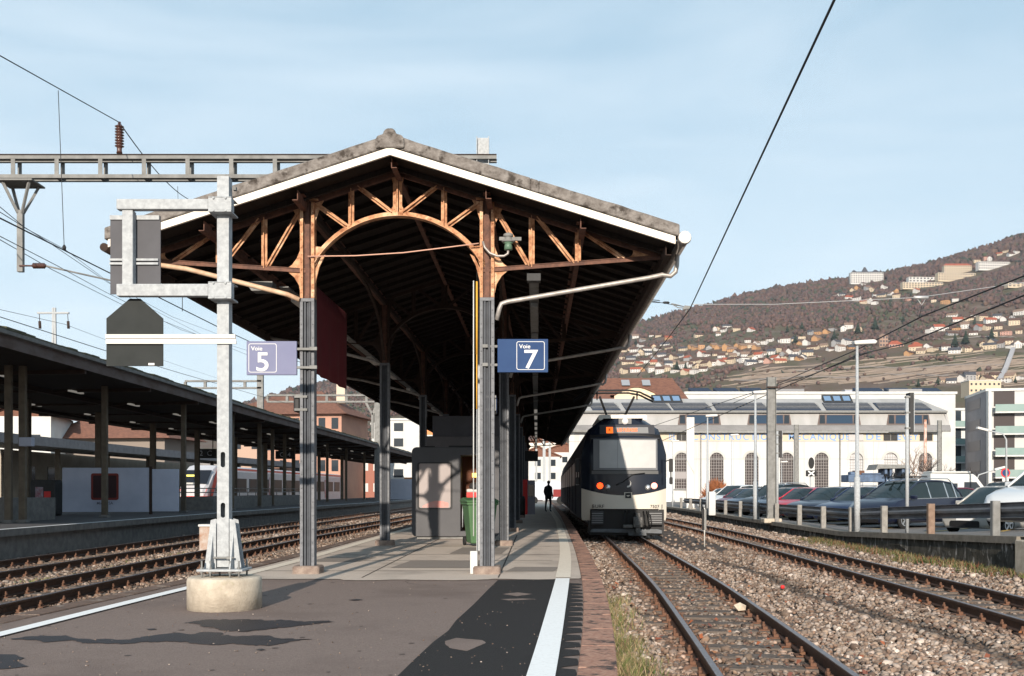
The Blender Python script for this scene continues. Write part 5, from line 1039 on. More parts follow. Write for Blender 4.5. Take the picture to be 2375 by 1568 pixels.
# ================================================================= middle platform furniture
kY = 25.9; kx0, kx1 = gx(955, kY), gx(1159, kY); kW = kx1 - kx0; kx = (kx0 + kx1) / 2
kp = mat('grey_kiosk_shell', (.085, .085, .09), (.07, .07, .076), 1.5, .6)
ki = thing('photo_booth', 'rounded grey booth with a pale window panel and lit yellow interior standing under the canopy', 'booth', (kx, kY, 0), 0)
kz = lambda v: P(0, v, kY).z; kxx = lambda u: gx(u, kY) - kx
b = MB(); h = kW / 2
dx0, dx1, dz0, dz1 = kxx(1068), kxx(1112), kz(1232), kz(1056)
b.prism(rrect(-h, .06, dx0, kz(1037), .12), 0, 2.0, 'xz'); b.prism(rrect(dx1, .06, h, kz(1037), .12), .0, 2.0, 'xz'); b.box((dx0 - .13, .004, dz1), (dx1 + .13, 1.99, kz(1037) - .004)); b.box((dx0 - .13, .004, .064), (dx1 + .13, 1.99, dz0)); b.box((dx0 - .1, 1.2, dz0), (dx1 + .1, 1.3, dz1)); b.build('shell', kp, ki, bevel=.01)
b = MB(); b.box((-h + .12, .08, 0), (h - .1, 1.9, .06)); b.build('plinth', M['galv_d'], ki)
o1 = rrect(kxx(968), kz(1181), kxx(1049), kz(1072), .06); i1 = rrect(kxx(972), kz(1178), kxx(1045), kz(1075), .045)
b = MB(); n = len(o1); b.add([(x, -.022, z) for x, z in o1] + [(x, -.022, z) for x, z in i1] + [(x, 0, z) for x, z in o1] + [(x, -.006, z) for x, z in i1], [(k, (k + 1) % n, n + (k + 1) % n, n + k) for k in range(n)] + [(k, (k + 1) % n, 2 * n + (k + 1) % n, 2 * n + k) for k in range(n)] + [(n + k, n + (k + 1) % n, 3 * n + (k + 1) % n, 3 * n + k) for k in range(n)]); b.build('window_frame', M['dark'], ki)
b = MB(); b.prism(i1, -.008, -.003, 'xz'); b.build('window_panel', mat('pinkish_panel', (.27, .235, .23), (.30, .26, .25), 1, .4), ki)
pts = []; 
b = MB(); A0 = [(kxx(980 + i * 6), kz(1174 - 8 * math.sin(i / 9 * 3.0) - i * .9)) for i in range(11)]; lo = [(x, z - .11 - .02 * (10 - i)) for i, (x, z) in enumerate(A0)]; lo = [(x, max(z, kz(1177))) for x, z in lo]; b.prism(A0 + lo[::-1], -.0105, -.0085, 'xz'); b.build('red_print', mat('pale_red_print', (.55, .20, .17), (.48, .30, .28), 3, .3), ki)
b = MB(); b.box((kxx(1092), .9, kz(1106)), (kxx(1108), 1.0, kz(1096))); b.build('lamp', mat('yellow_lamp', (1, .7, .1), emit=(1, .62, .12), es=1.6), ki)
b = MB(); b.box((dx0 - .02, 1.0, dz0), (dx1 + .02, 1.19, dz1)); b.build('interior', mat('brown_interior', (.09, .035, .02), rough=.7), ki)
b = MB(); b.box((kxx(1080), .6, kz(1160)), (kxx(1108), .95, kz(1142))); b.build('red_seat', M['red'], ki); b = MB(); b.box((kxx(1080), .58, kz(1142)), (kxx(1108), .95, kz(1134))); b.build('counter', M['white'], ki, bevel=.02); b = MB(); b.lathe([(.02, 0), (.12, .05), (.14, .14), (.09, .22), (.02, .24)], c=(kxx(1098), .7, kz(1140)), n=14); b.build('round_screen', M['dark'], ki)
b = MB(); b.tube([(dx1 - .42, -.03, dz0 + .1), (dx1 - .42, -.03, dz0 + .75)], .012, 6); b.build('grip', M['galv'], ki)
b = MB(); b.box((kxx(985), .1, kz(1037)), (kxx(1008), .2, kz(1037) + .03)); b.box((kxx(1040), .1, kz(1037)), (kxx(1100), .25, kz(1037) + .04)); b.build('roof_lug', M['black'], ki)
bb_ = thing('cabinet', 'dark grey cabinets stacked behind and above the rounded booth', 'cabinet', (kx, 30.2, 0)); s = 30.2 / F; zz_ = lambda v: P(0, v, 30.2).z
b = MB(); b.box(((970 - 1057) * s, 0, .5), ((1148 - 1057) * s, 2.2, zz_(1012))); b.build('lower_case', mat('cabinet_grey', (.115, .105, .108), (.09, .083, .085), 2, .6), bb_, bevel=.01)
b = MB(); b.box(((984 - 1057) * s, .1, zz_(1011.9)), ((1148 - 1057) * s, 2.0, zz_(964))); b.build('upper_case', mat('cabinet_dark', (.075, .072, .08), (.06, .058, .065), 2, .6), bb_, bevel=.01)
# wheelie bin
bn = thing('wheelie_bin', 'green wheelie bin with closed lid behind the right front column', 'bin', (gx(1111, 22.6), 22.75, 0), .25)
gm = mat('green_plastic', (.075, .15, .07), (.06, .125, .058), 3, .45)
b = MB(); r0 = [(-.24, -.27, .06), (.24, -.27, .06), (.24, .20, .06), (-.24, .20, .06)]; r1 = [(-.325, -.36, .93), (.325, -.36, .93), (.325, .34, .93), (-.325, .34, .93)]; b.add(r0 + r1, [(0, 1, 2, 3), (0, 4, 5, 1), (1, 5, 6, 2), (2, 6, 7, 3), (3, 7, 4, 0), (4, 7, 6, 5)]); b.build('bin_body', gm, bn, bevel=.03, seg=3)
b = MB(); b.box((-.35, -.39, .90), (.35, .36, .955)); b.build('rim', gm, bn, bevel=.012); b = MB(); b.prism([(-.42, .956), (-.36, 1.0), (.1, 1.06), (.38, 1.02), (.42, .956)], -.36, .36, 'yz'); b.build('lid', gm, bn, bevel=.02, seg=2)
for s in (-1, 1): b = MB(); b.lathe([(.10, -.025), (.10, .025)], c=(s * .27, .28, .10), n=16, axis='x'); b.build('wheel', M['rubber'], bn)
b = MB(); b.tube([(-.28, .42, .96), (.28, .42, .96)], .016, 8); b.build('handle', gm, bn)
# small things deeper under the roof
v2 = thing('ticket_machine', 'red and white ticket machine standing deep under the canopy', 'ticket machine', (gx(1228, 52), 52, 0)); b = MB(); b.box((-.38, 0, 0), (-.1, .5, 1.75)); b.build('red_side', M['red'], v2); b = MB(); b.box((-.099, .01, 0), (.28, .5, 1.72)); b.build('case', mat('dusty_blue', (.25, .24, .28)), v2); b = MB(); b.box((-.05, -.02, .9), (.22, .009, 1.5)); b.build('screen', M['glass'], v2)
for u, Y, lab in ((1206, 46, 'dark round litter bin far under the canopy'),): b = MB(); b.lathe([(.22, 0), (.24, .8), (.2, .95), (.1, .98)], c=(0, 0, 0), n=16); tag(b.build('litter_bin', M['dark'], loc=(gx(u, Y), Y, 0)), lab, 'bin')
hs_ = thing('hanging_sign', 'black hanging sign box deep under the right slope of the canopy', 'sign', (gx(1228, 60), 60, 2.9)); b = MB(); b.box((-.55, 0, 0), (.5, .12, .6)); b.build('sign_case', M['black'], hs_); b = MB(); b.box((-.4, .04, .6), (-.36, .08, 1.8)); b.box((.3, .04, .6), (.34, .08, 1.8)); b.build('hanger', M['iron'], hs_)
wv = thing('white_van', 'white van with a dark red square parked beyond the far end of the platform', 'van', (gx(1268, 96), 96, -.1)); b = MB(); b.prism([(-1.3, .4), (2.0, .4), (2.0, 1.9), (1.8, 2.1), (-1.2, 2.1), (-1.9, 1.2), (-1.9, .6)], 0, 2, 'xz'); b.build('body', mat('dusty_white', (.5, .52, .58)), wv, bevel=.05); b = MB(); b.box((.6, -.02, .7), (1.4, -.003, 1.4)); b.build('emblem', mat('maroon', (.2, .03, .03)), wv)
for x in (-1.2, 1.3): b = MB(); b.lathe([(.38, 0), (.38, .2)], c=(x, -.05, .38), n=16, axis='y'); b.build('wheel', M['rubber'], wv)

# person on the platform: dark coat, seen from the side, far under the roof
def skin(name, V, E, R, m, parent=None, sub=1, root=0):
    me = bpy.data.meshes.new(name); me.from_pydata(V, E, []); o = bpy.data.objects.new(name, me); COL.objects.link(o); me.materials.append(m)
    o.modifiers.new('skin', 'SKIN'); me.skin_vertices[0].data
    for i, r in enumerate(R): me.skin_vertices[0].data[i].radius = (r, r) if not isinstance(r, tuple) else r
    me.skin_vertices[0].data[root].use_root = True
    s_ = o.modifiers.new('sub', 'SUBSURF'); s_.levels = s_.render_levels = sub
    dg = bpy.context.evaluated_depsgraph_get(); dg.update(); m2 = bpy.data.meshes.new_from_object(o.evaluated_get(dg)); o.modifiers.clear(); o.data = m2
    for p in m2.polygons: p.use_smooth = True
    if parent: o.parent = parent
    return o
ppl = thing('person', 'person in a dark coat standing far down the platform beside the train', 'person', (gx(1272, 58), 58, 0), .5)
V = [(0, 0, .93), (0, 0, 1.12), (0, .02, 1.36), (0, .01, 1.48), (0, -.02, 1.55), (0, -.03, 1.66), (.09, 0, .88), (.11, -.06, .50), (.12, .02, .10), (.12, -.13, .04), (-.09, 0, .88), (-.10, .10, .50), (-.10, .16, .10), (-.10, .02, .04), (.19, .02, 1.38), (.25, .06, 1.12), (.24, -.06, .88), (-.19, .02, 1.38), (-.25, .04, 1.12), (-.23, -.08, .90)]
E = [(0, 1), (1, 2), (2, 3), (3, 4), (4, 5), (0, 6), (6, 7), (7, 8), (8, 9), (0, 10), (10, 11), (11, 12), (12, 13), (2, 14), (14, 15), (15, 16), (2, 17), (17, 18), (18, 19)]
R = [(.16, .12), (.15, .11), (.18, .12), .07, .055, .095, .10, .065, .045, .04, .10, .065, .045, .04, .07, .052, .036, .07, .052, .036]
for s, w_ in ((1, 16), (-1, 19)):
    x, y, z = V[w_]; V.append((x, y - .02, z - .07)); R.append((.02, .038)); k = len(V) - 1; E.append((w_, k))
    for j, (dy, l) in enumerate(((-.03, .07), (-.01, .08), (.01, .075), (.03, .06))): V.append((x - s * .008, y - .02 + dy, z - .07 - l)); R.append(.0095); E.append((k, len(V) - 1))
    V.append((x - s * .01, y - .07, z - .09)); R.append(.0105); E.append((k, len(V) - 1))
skin('body', V, E, R, mat('dark_clothes', (.025, .022, .025), (.035, .03, .035), 5, .9), ppl, 1)
b = MB(); b.lathe([(.02, 1.762), (.06, 1.75), (.092, 1.70), (.096, 1.65), (.07, 1.60)], c=(0, -.02, 0), n=14); b.build('hair', M['black'], ppl)
b = MB(); b.lathe([(.20, .72), (.215, .95), (.19, 1.2), (.205, 1.4), (.09, 1.5)], c=(0, .01, 0), n=14); o = b.build('coat', mat('dark_coat', (.02, .02, .024), rough=.9), ppl); o.scale = (1, .72, 1)

# ================================================================= guard rail, lamp posts and masts by the car park
gr = thing('guard_rail', 'long steel guard rail on stubby grey posts along the edge of the car park', 'guard rail', (0, 0, 0))
pY = [15.6, 17.9, 20.6, 23.8, 26.9, 29.8, 32.9, 35.9, 39.3, 42.8, 46.4, 50.2, 54.2, 58.4, 62.8, 67.4]
pgm = mat('concrete_post', (.27, .26, .24), (.19, .18, .17), 8, .85); pgr = mat('weathered_brown_post', (.17, .115, .085), (.24, .17, .13), 9, .8)
for i, y in enumerate(pY):
    x = float(XW(y)) + .14; z = parkz(x, y); b = MB(); b.prism(rrect(x - .078, y - .07, x + .078, y + .07, .02, 2), z - .02, z + .70, 'xy'); b.build('post', pgr if i == 3 else (M['galv_d'] if i == 2 else pgm), gr, bevel=.008)
b = MB(); vs = []; prof = [(0, .36), (.035, .39), (.035, .44), (-.03, .485), (-.03, .535), (.035, .58), (.035, .63), (0, .66)]
for y in np.arange(12, 68, .8):
    x = float(XW(y)) + .27
    for a, h_ in prof: vs.append((x + a, y, parkz(float(XW(y)) + .14, y) + h_))
n = len(prof); b.add(vs, [(i * n + k, i * n + k + 1, (i + 1) * n + k + 1, (i + 1) * n + k) for i in range(len(vs) // n - 1) for k in range(n - 1)], 0, False); o = b.build('beam', mat('guard_beam', (.15, .155, .17), (.11, .115, .125), 6, .5, .2), gr, fix=False); q = o.modifiers.new('t', 'SOLIDIFY'); q.thickness = .006
def lamppost(u, Y, vtop, label, head=1, r=.085, zb=None, headm='whitem'):
    x = gx(u, Y); z0 = parkz(x, Y) if zb is None else zb; zt = gz(vtop, Y); t = thing('lamp_post', label, 'lamp post', (x, Y, z0))
    b = MB(); b.tube([(0, 0, 0), (0, 0, 1.55), (0, 0, 1.56), (0, 0, zt - z0)], [r, r, r * .72, r * .42], 12); b.build('pole', M['galv'], t)
    b = MB(); hd = [(-.10, 0), (.50, .03), (.54, .10), (.45, .15), (-.12, .11)]; hd = [(a * head, c_) for a, c_ in hd]; b.prism(hd, -.13, .13, 'xz'); o = b.build('lamp_head', M[headm], t, bevel=.02); o.location = (0, 0, zt - z0 - .03); return t
lamppost(1988, 29.4, 798, 'tall tapered lamp post with pale box head nearest the right edge'); lamppost(1752, 42.5, 912, 'second lamp post beside the thick mast in front of the cars', r=.10); lamppost(1641, 55, 966, 'third lamp post rising beside the white stone bollard')
lamppost(1560, 84, 1024, 'small far lamp post in front of the factory by the train', zb=-.2, r=.06); lamppost(1697, 78, 1010, 'slim far lamp post between two arched factory windows', zb=-.2, r=.06); lamppost(1813, 92, 1072, 'short far street lamp behind the parked cars', zb=-.1, r=.06)
def hmast(u, Y, vtop, label, wd=.24, mk='galv_d', foot=True, zb=None):
    x = gx(u, Y); z0 = parkz(x, Y) if zb is None else zb; zt = gz(vtop, Y) - z0; t = thing('mast', label, 'mast', (x, Y, z0)); b = MB(); h = wd / 2
    b.box((-h, -.012, 0), (h, .012, zt)); b.box((-h, -.1, 0), (-h + .015, -.0125, zt)); b.box((h - .015, -.1, 0), (h, -.0125, zt)); b.box((-h, .0125, 0), (-h + .015, .1, zt)); b.box((h - .015, .0125, 0), (h, .1, zt)); b.build('post', M[mk], t)
    if foot:
        b = MB(); b.box((-.34, -.3, -.05), (.34, .3, .12)); b.build('mast_foot', M['concrete'], t, bevel=.02); b = MB(); b.box((-.2, -.18, .121), (.2, .18, .15))
        for s in (-1, 1): b.prism([(s * .121, .15), (s * .19, .15), (s * .121, .45)], -.11, -.09, 'xz')
        b.build('base_plate', M['galv_d'], t)
    return t
m1 = hmast(1789, 39.6, 875, 'thick grey steel mast on a concrete foot beside the guard rail', .33); b = MB(); b.lathe([(.03, 0), (.03, 0)], n=6) if False else b.box((-.2, -.16, 5.1), (.2, -.11, 5.16)); b.build('clamp', M['iron'], m1)
hmast(1601, 74, 968, 'pale concrete mast just right of the train in front of the factory', .55, 'whitem', zb=-.2); hmast(1847, 100, 985, 'slim grey mast before the middle of the factory front', .42, zb=-.2, foot=False); hmast(2179, 104, 975, 'grey mast near the right end of the factory', .4, zb=-.2, foot=False)
b = MB(); b.lathe([(.16, 0), (.13, 8)], n=10); tag(b.build('flag_pole', mat('rusty_white', (.6, .5, .45), (.35, .14, .08), 2, .8), loc=(gx(2146, 98), 98, -.1)), 'rust-streaked white pole standing behind the dark people carrier', 'pole')
def signpost(u, Y, vt, pv0, pv1, label, pw=.10, zb=None):
    x = gx(u, Y); z0 = parkz(x, Y) if zb is None else zb; t = thing('sign_post', label, 'sign post', (x, Y, z0)); b = MB(); b.tube([(0, 0, 0), (0, 0, gz(vt, Y) - z0)], .045, 10); b.build('pole', M['galv'], t)
    b = MB(); b.box((.05, -.05, gz(pv1, Y) - z0), (.05 + pw, .22, gz(pv0, Y) - z0)); b.build('panel', M['dark'], t); b = MB(); b.box((.05 + pw, -.06, gz(pv1, Y) - z0), (.065 + pw, .23, gz(pv0, Y) - z0)); b.build('panel_edge', M['galv'], t)
    for v in (pv0 + 10, (pv0 + pv1) / 2, pv1 - 10): b = MB(); b.box((-.05, -.055, gz(v, Y) - z0 - .02), (.06, .055, gz(v, Y) - z0 + .02)); b.build('bracket', M['galv_d'], t)
signpost(2104, 26.3, 918, 911, 1003, 'thin sign post with a dark panel seen edge-on in front of the dark people carrier'); signpost(1803, 40.4, 1000, 999, 1061, 'thin post with a narrow dark panel just right of the thick mast', .12)
signpost(1668, 56, 1120, 1060, 1125, 'thin post with a long dark narrow box left of the orange bush', .1) if False else None
mk = thing('track_marker', 'black-faced marker board on a thin pale rod standing in the ballast', 'marker', G(1634, 1268, -.38)); mk.location.z = -.38
b = MB(); b.tube([(0, 0, 0), (0, 0, 1.1)], .018, 8); b.build('rod', M['whitem'], mk); b = MB(); b.box((-.07, -.02, .47), (.0, .03, 1.06)); b.build('board', M['black'], mk); b = MB(); b.box((.012, -.02, .47), (.05, .03, 1.06)); b.build('board', M['galv_d'], mk)
Yb = 52; b = MB(); b.prism(rrect(-.17, -.15, .17, .15, .04, 3), -.05, 1.15, 'xy'); o = b.build('stone_bollard', M['plaster_w'], bevel=.04, seg=3, loc=(gx(1651, Yb), Yb, 0)); tag(o, 'white stone bollard at the far end of the guard rail', 'bollard')
sgn = thing('rail_signal', 'small oval rail signal head above a black box marked with a white X', 'signal', (gx(1880, 90), 90, -.2)); sg_ = 90 / F; zs_ = lambda v: P(0, v, 90).z + .2
b = MB(); b.box((-.06, -.06, 0), (.06, .06, zs_(1090))); b.build('post', M['galv'], sgn)
b = MB(); b.prism([(math.cos(a) * 8.5 * sg_, (zs_(1074)) + math.sin(a) * 15 * sg_) for a in np.linspace(0, 2 * math.pi, 18)[:-1]], -.2, -.1, 'xz'); b.build('signal_rim', M['signwhite'], sgn); b = MB(); b.prism([(math.cos(a) * 7 * sg_, (zs_(1074)) + math.sin(a) * 13.5 * sg_) for a in np.linspace(0, 2 * math.pi, 18)[:-1]], -.24, -.201, 'xz'); b.build('signal_head', M['black'], sgn)
b = MB(); b.box((-12 * sg_, -.2, zs_(1105)), (12 * sg_, -.1, zs_(1091))); b.build('number_box', M['black'], sgn); b = MB(); c_ = zs_(1098)
for s in (-1, 1): b.beam((-7 * sg_, -.22 - .01 * (s + 1), c_ - s * 5 * sg_), (7 * sg_, -.22 - .01 * (s + 1), c_ + s * 5 * sg_), .01, 3 * sg_)
b.build('cross_mark', M['signwhite'], sgn)

# ================================================================= cars
def car(label, paint, x, y, hd, kind='hatch', s=1.0, rails=False, plate=True):
    L0, H0, W0 = {'hatch': (4.15, 1.48, .87), 'mpv': (4.85, 1.72, .95), 'suv': (4.6, 1.68, .94), 'estate': (4.7, 1.50, .90)}[kind]
    t = thing('parked_car', label, 'car', (x, y, parkz(x, y)), hd)      # local +x is the nose
    H, W = H0, W0; bl = H * .60; hood = H * .585
    S_ = {'hatch': (.95, 1.75, 3.4, 3.95), 'mpv': (1.0, 2.05, 4.2, 4.65), 'suv': (1.25, 2.0, 3.9, 4.4), 'estate': (1.25, 2.1, 4.0, 4.55)}[kind]
    cw, rs, re, tl = S_
    st = [(0, .30, .50, .54, W * .80, .5, 0), (.05, .22, .60, .66, W * .88, .6, 0), (.22, .19, .70, hood * .86, W * .96, .66, 0), (cw * .6, .19, bl * .93, hood * .97, W * .985, .70, 0), (cw, .19, bl, hood * 1.06, W, .72, 0),
          ((cw + rs) / 2, .19, bl, (hood * 1.06 + H * .965) / 2 + .04, W, .70, 1), (rs, .19, bl * 1.01, H * .965, W, .66, 1), ((rs + re) / 2 - .3, .19, bl * 1.02, H, W, .67, 2), ((rs + re) / 2 + .3, .19, bl * 1.03, H * .997, W, .67, 2), (re, .19, bl * 1.05, H * .955, W * .985, .64, 2), ((re + tl) / 2 + .05, .2, bl * 1.06, H * .82, W * .97, .68, 3), (tl, .24, bl * 1.05, bl * 1.09, W * .95, .76, 3), (L0 - .05, .30, bl * .8, bl * .86, W * .90, .8, 0), (L0, .36, .5, .56, W * .84, .8, 0)]
    ring = []
    for (xx_, zb, zbt, zt, w_, wr_, g_) in st:
        X = L0 / 2 - xx_; wr2 = w_ * (wr_ / .72 if zt - zbt < .15 else wr_) if g_ == 0 else W * wr_ * 1.08; wr2 = min(wr2, w_ * .95)
        h_ = [(0, zb), (w_ * .86, zb), (w_, zb + .16), (w_, (zb + zbt) / 2 + .08), (w_ * .965, zbt), (wr2, max(zt - .045, zbt + .003)), (wr2 * .80, zt - .006), (0, zt)]
        ring.append([(X, a, c_) for a, c_ in h_] + [(X, -a, c_) for a, c_ in h_[-2:0:-1]])
    n = len(ring[0]); allv = [p for r in ring for p in r]; body, ws, sw, rw = [], [], [], []
    for i in range(len(ring) - 1):
        for k in range(n):
            f = (i * n + k, i * n + (k + 1) % n, (i + 1) * n + (k + 1) % n, (i + 1) * n + k); kk = k if k < 7 else 13 - k
            g0, g1 = st[i][6], st[i + 1][6]
            if kk in (5, 6) and cw <= st[i][0] and st[i + 1][0] <= rs: ws.append(f)
            elif kk == 4 and cw <= st[i][0] and st[i + 1][0] <= tl: sw.append(f)
            elif kk in (5, 6) and st[i][0] >= re and st[i + 1][0] <= tl: rw.append(f)
            else: body.append(f)
    body += [tuple(range(n)), tuple(range((len(ring) - 1) * n, len(ring) * n))]
    def part(nm, fs, m, sm=True):
        b = MB(); idx = sorted({i for f in fs for i in f}); mp_ = {j: i for i, j in enumerate(idx)}; b.add([allv[i] for i in idx], [tuple(mp_[i] for i in f) for f in fs], 0, sm); return b.build(nm, m, t)
    part('body', body, paint); part('windscreen', ws, M['glass_car']); part('rear_window', rw, M['glass_car'])
    half = len(sw) // 2; L1 = [f for f in sw if allv[f[0]][1] > 0]; L2 = [f for f in sw if allv[f[0]][1] <= 0]
    for q in (L1, L2): part('side_window', q, M['glass_car'])
    for s_ in (-1, 1):
        b = MB(); idx = [i for i in range(len(st)) if cw <= st[i][0] <= tl + .01]; b.tube([Vector(ring[i][5 if s_ > 0 else n - 5]) for i in idx], .04, 6); b.build('roof_frame', paint, t)
    for s_ in (-1, 1):       # pillars and chrome line
        b = MB()
        for xx_ in (rs + .45, (rs + re) / 2 + .45, re - .1):
            X = L0 / 2 - xx_; b.beam((X, s_ * (W * .965 + .004), bl * 1.02), (X - .03, s_ * (W * .72), H * .955), .05, .012)
        b.beam((L0 / 2 - cw - .1, s_ * (W * .968 + .003), bl * 1.0), (L0 / 2 - tl + .1, s_ * (W * .965 + .003), bl * 1.05), .012, .018); b.build('window_trim', M['black'] if kind != 'mpv' else M['alloy'], t)
    wx = (L0 / 2 - .86, L0 / 2 - .86 - (2.92 if kind == 'mpv' else 2.62))
    for X in wx:
        for s_ in (-1, 1):
            b = MB(); b.lathe([(.37, -.02), (.37, .002)], c=(X, s_ * (W + .002), .34), n=22, axis='y'); b.build('wheel_arch', M['black'], t)
            b = MB(); b.lathe([(.30, -.10), (.325, -.07), (.325, .015), (.30, .035), (.225, .03)], c=(X, s_ * (W - .0), .325), n=24, axis='y'); wh = b.build('wheel', M['rubber'], t)
            b = MB(); yy = s_ * (W + .036); b.lathe([(.06, -.004), (.06, .006)], c=(X, yy, .325), n=10, axis='y')
            ring_ = [(.225, -.006), (.225, .004), (.195, .004), (.195, -.006)]
            vs = [(X + r_ * math.cos(a), yy + h_, .325 + r_ * math.sin(a)) for a in np.linspace(0, 2 * math.pi, 25)[:-1] for r_, h_ in ring_]
            b.add(vs, [(4 * i + k, 4 * i + (k + 1) % 4, 4 * ((i + 1) % 24) + (k + 1) % 4, 4 * ((i + 1) % 24) + k) for i in range(24) for k in range(4)])
            for q in range(5): a = q * 2 * math.pi / 5 + .3; b.beam((X, yy, .325), (X + .21 * math.cos(a), yy, .325 + .21 * math.sin(a)), .012, .06, up=(-math.sin(a), 0, math.cos(a)))
            b.build('rim', M['alloy'], wh)
    for s_ in (-1, 1):
        b = MB(); b.prism([(L0 / 2 - .50, .70), (L0 / 2 - .07, .60), (L0 / 2 - .03, .50), (L0 / 2 - .32, .54), (L0 / 2 - .52, .62)], s_ * W * .955, s_ * W * .52, 'xz'); b.build('headlight', mat('headlight', (.75, .78, .8), rough=.08, spec=.9) if 'hl' not in M else M['hl'], t, bevel=.02); 
        b = MB(); b.box((L0 / 2 - cw - .42, s_ * (W * .97), bl + .0), (L0 / 2 - cw - .24, s_ * (W + .17), bl + .13)); b.build('wing_mirror', paint, t, bevel=.03, seg=2)
    b = MB(); b.box((L0 / 2 - .06, -W * .46, .50), (L0 / 2 + .012, W * .46, .60)); b.build('grille', M['black'], t, bevel=.01)
    b = MB(); b.prism(rrect(-W * .55, .23, W * .55, .42, .06), L0 / 2 - .05, L0 / 2 + .014, 'yz'); b.build('air_intake', M['black'], t)
    b = MB(); b.box((L0 / 2 - .03, -.26, .43), (L0 / 2 + .022, .26, .53)); b.build('number_plate', M['signwhite'], t)
    if rails:
        for s_ in (-1, 1): b = MB(); b.tube([(L0 / 2 - rs - .1, s_ * W * .66, H - .03), (L0 / 2 - rs - .3, s_ * W * .66, H + .05), (L0 / 2 - re + .2, s_ * W * .66, H + .04), (L0 / 2 - re, s_ * W * .64, H - .06)], .018, 8); b.build('roof_rail', M['alloy'], t)
    return t
M['hl'] = mat('headlight_lens', (.62, .66, .68), (.4, .42, .45), 14, .08, spec=.9)
def paint(n_, c_): return mat(n_ + '_car_paint', c_, rough=.3, coat=.5)
HD = math.atan2(-.574, -.82)
pn = paint('navy', (.007, .010, .026)); pb = paint('deep_blue', (.006, .013, .045)); pd = paint('slate_blue', (.03, .045, .075)); pk = paint('black', (.012, .013, .016)); pr = paint('red', (.36, .015, .035)); pp = paint('plum', (.10, .012, .03)); pw = paint('white', (.50, .52, .54)); ps = paint('silver', (.34, .33, .31))
mpv = car('dark navy people carrier with bright side window trim and roof rails in the front row', pn, 14.35, 37.6, HD, 'mpv', rails=True)
car('deep blue estate car with roof bars immediately left of the dark people carrier', pb, 14.1, 41.2, HD, 'estate', rails=True)
car('dark blue saloon with a bright headlight, second left of the dark people carrier', pn, 13.9, 44.8, HD, 'estate')
car('raspberry red hatchback whose bonnet shows above the guard rail', pr, 13.85, 48.4, HD, 'hatch')
car('slate blue hatchback just left of the raspberry red car', pd, 13.85, 51.8, HD, 'hatch')
car('tall black off-roader rising above its neighbours behind the thick mast', pk, 14.2, 55.2, HD, 'suv', rails=True)
car('slate blue car with a pale bonnet left of the tall black off-roader', pd, 13.95, 58.8, HD, 'hatch')
car('plum coloured hatchback between the slate blue and the white cars', pp, 14.1, 62.3, HD, 'hatch')
car('white car with a big windscreen, third from the far left end of the row', pw, 14.3, 65.8, HD, 'suv')
car('small white car at the far left end of the row near the orange bush', pw, 14.4, 69.5, HD, 'hatch')
car('silver-cream hatchback with an open oval grille at the lower right', ps, 15.3, 32.3, HD, 'hatch')
car('white off-roader cut off by the right edge of the photo', pw, 13.5, 25.2, HD, 'suv')
car('black hatchback in the second row above the silver-cream car', pk, 18.9, 39.2, HD, 'suv')
car('dark red hatchback in the second row behind the people carrier tail', pp, 21.5, 50, HD + math.pi, 'hatch')
bk = thing('bicycle_rack', 'black bicycle carrier mounted on the roof of the dark people carrier', 'roof rack', mpv.location + Vector((-.1, .1, 1.76)), HD)
b = MB()
for x in (-.55, .35): b.beam((x, -.62, .03), (x, .62, .03), .06, .035)
b.build('cross_bar', M['black'], bk)
for y in (-.3, .1, .42): b = MB(); b.beam((-.8, y, .08), (.7, y, .08), .07, .03); b.tube([(.3, y, .08), (.15, y, .22), (-.1, y, .17)], .018, 6); b.lathe([(.06, -.04), (.06, .04)], c=(.62, y, .12), n=10, axis='y'); b.build('bike_rail', M['black'], bk)
# white motorhome behind
vn = thing('white_van', 'white high-roofed camper van behind the dark people carrier', 'van', (gx(2218, 78), 78, -.12)); s = 78 / F
b = MB(); b.prism([(-2.3, .3), (2.35, .3), (2.45, .9), (1.9, 1.35), (1.15, 2.35), (.9, 2.55), (-2.3, 2.6)], -.9, .9, 'xz'); b.build('body', M['white'], vn, bevel=.08, seg=2)
b = MB(); b.prism([(.2, 1.25), (1.65, 1.25), (1.1, 1.95), (.95, 1.95) , (.2, 1.95)], -.93, -.905, 'xz'); b.build('side_window', M['glass'], vn); b = MB(); b.box((-1.2, -.93, 1.3), (-.3, -.905, 1.85)); b.build('side_window', M['glass'], vn)
b = MB(); b.box((-2.2, -.9, 2.61), (.7, .85, 2.75)); b.build('roof_box', mat('van_roof', (.5, .5, .48), rough=.6), vn, bevel=.05)
for x in (-1.5, 1.5): b = MB(); b.lathe([(.36, 0), (.36, .2)], c=(x, -.95, .36), n=16, axis='y'); b.build('wheel', M['rubber'], vn)
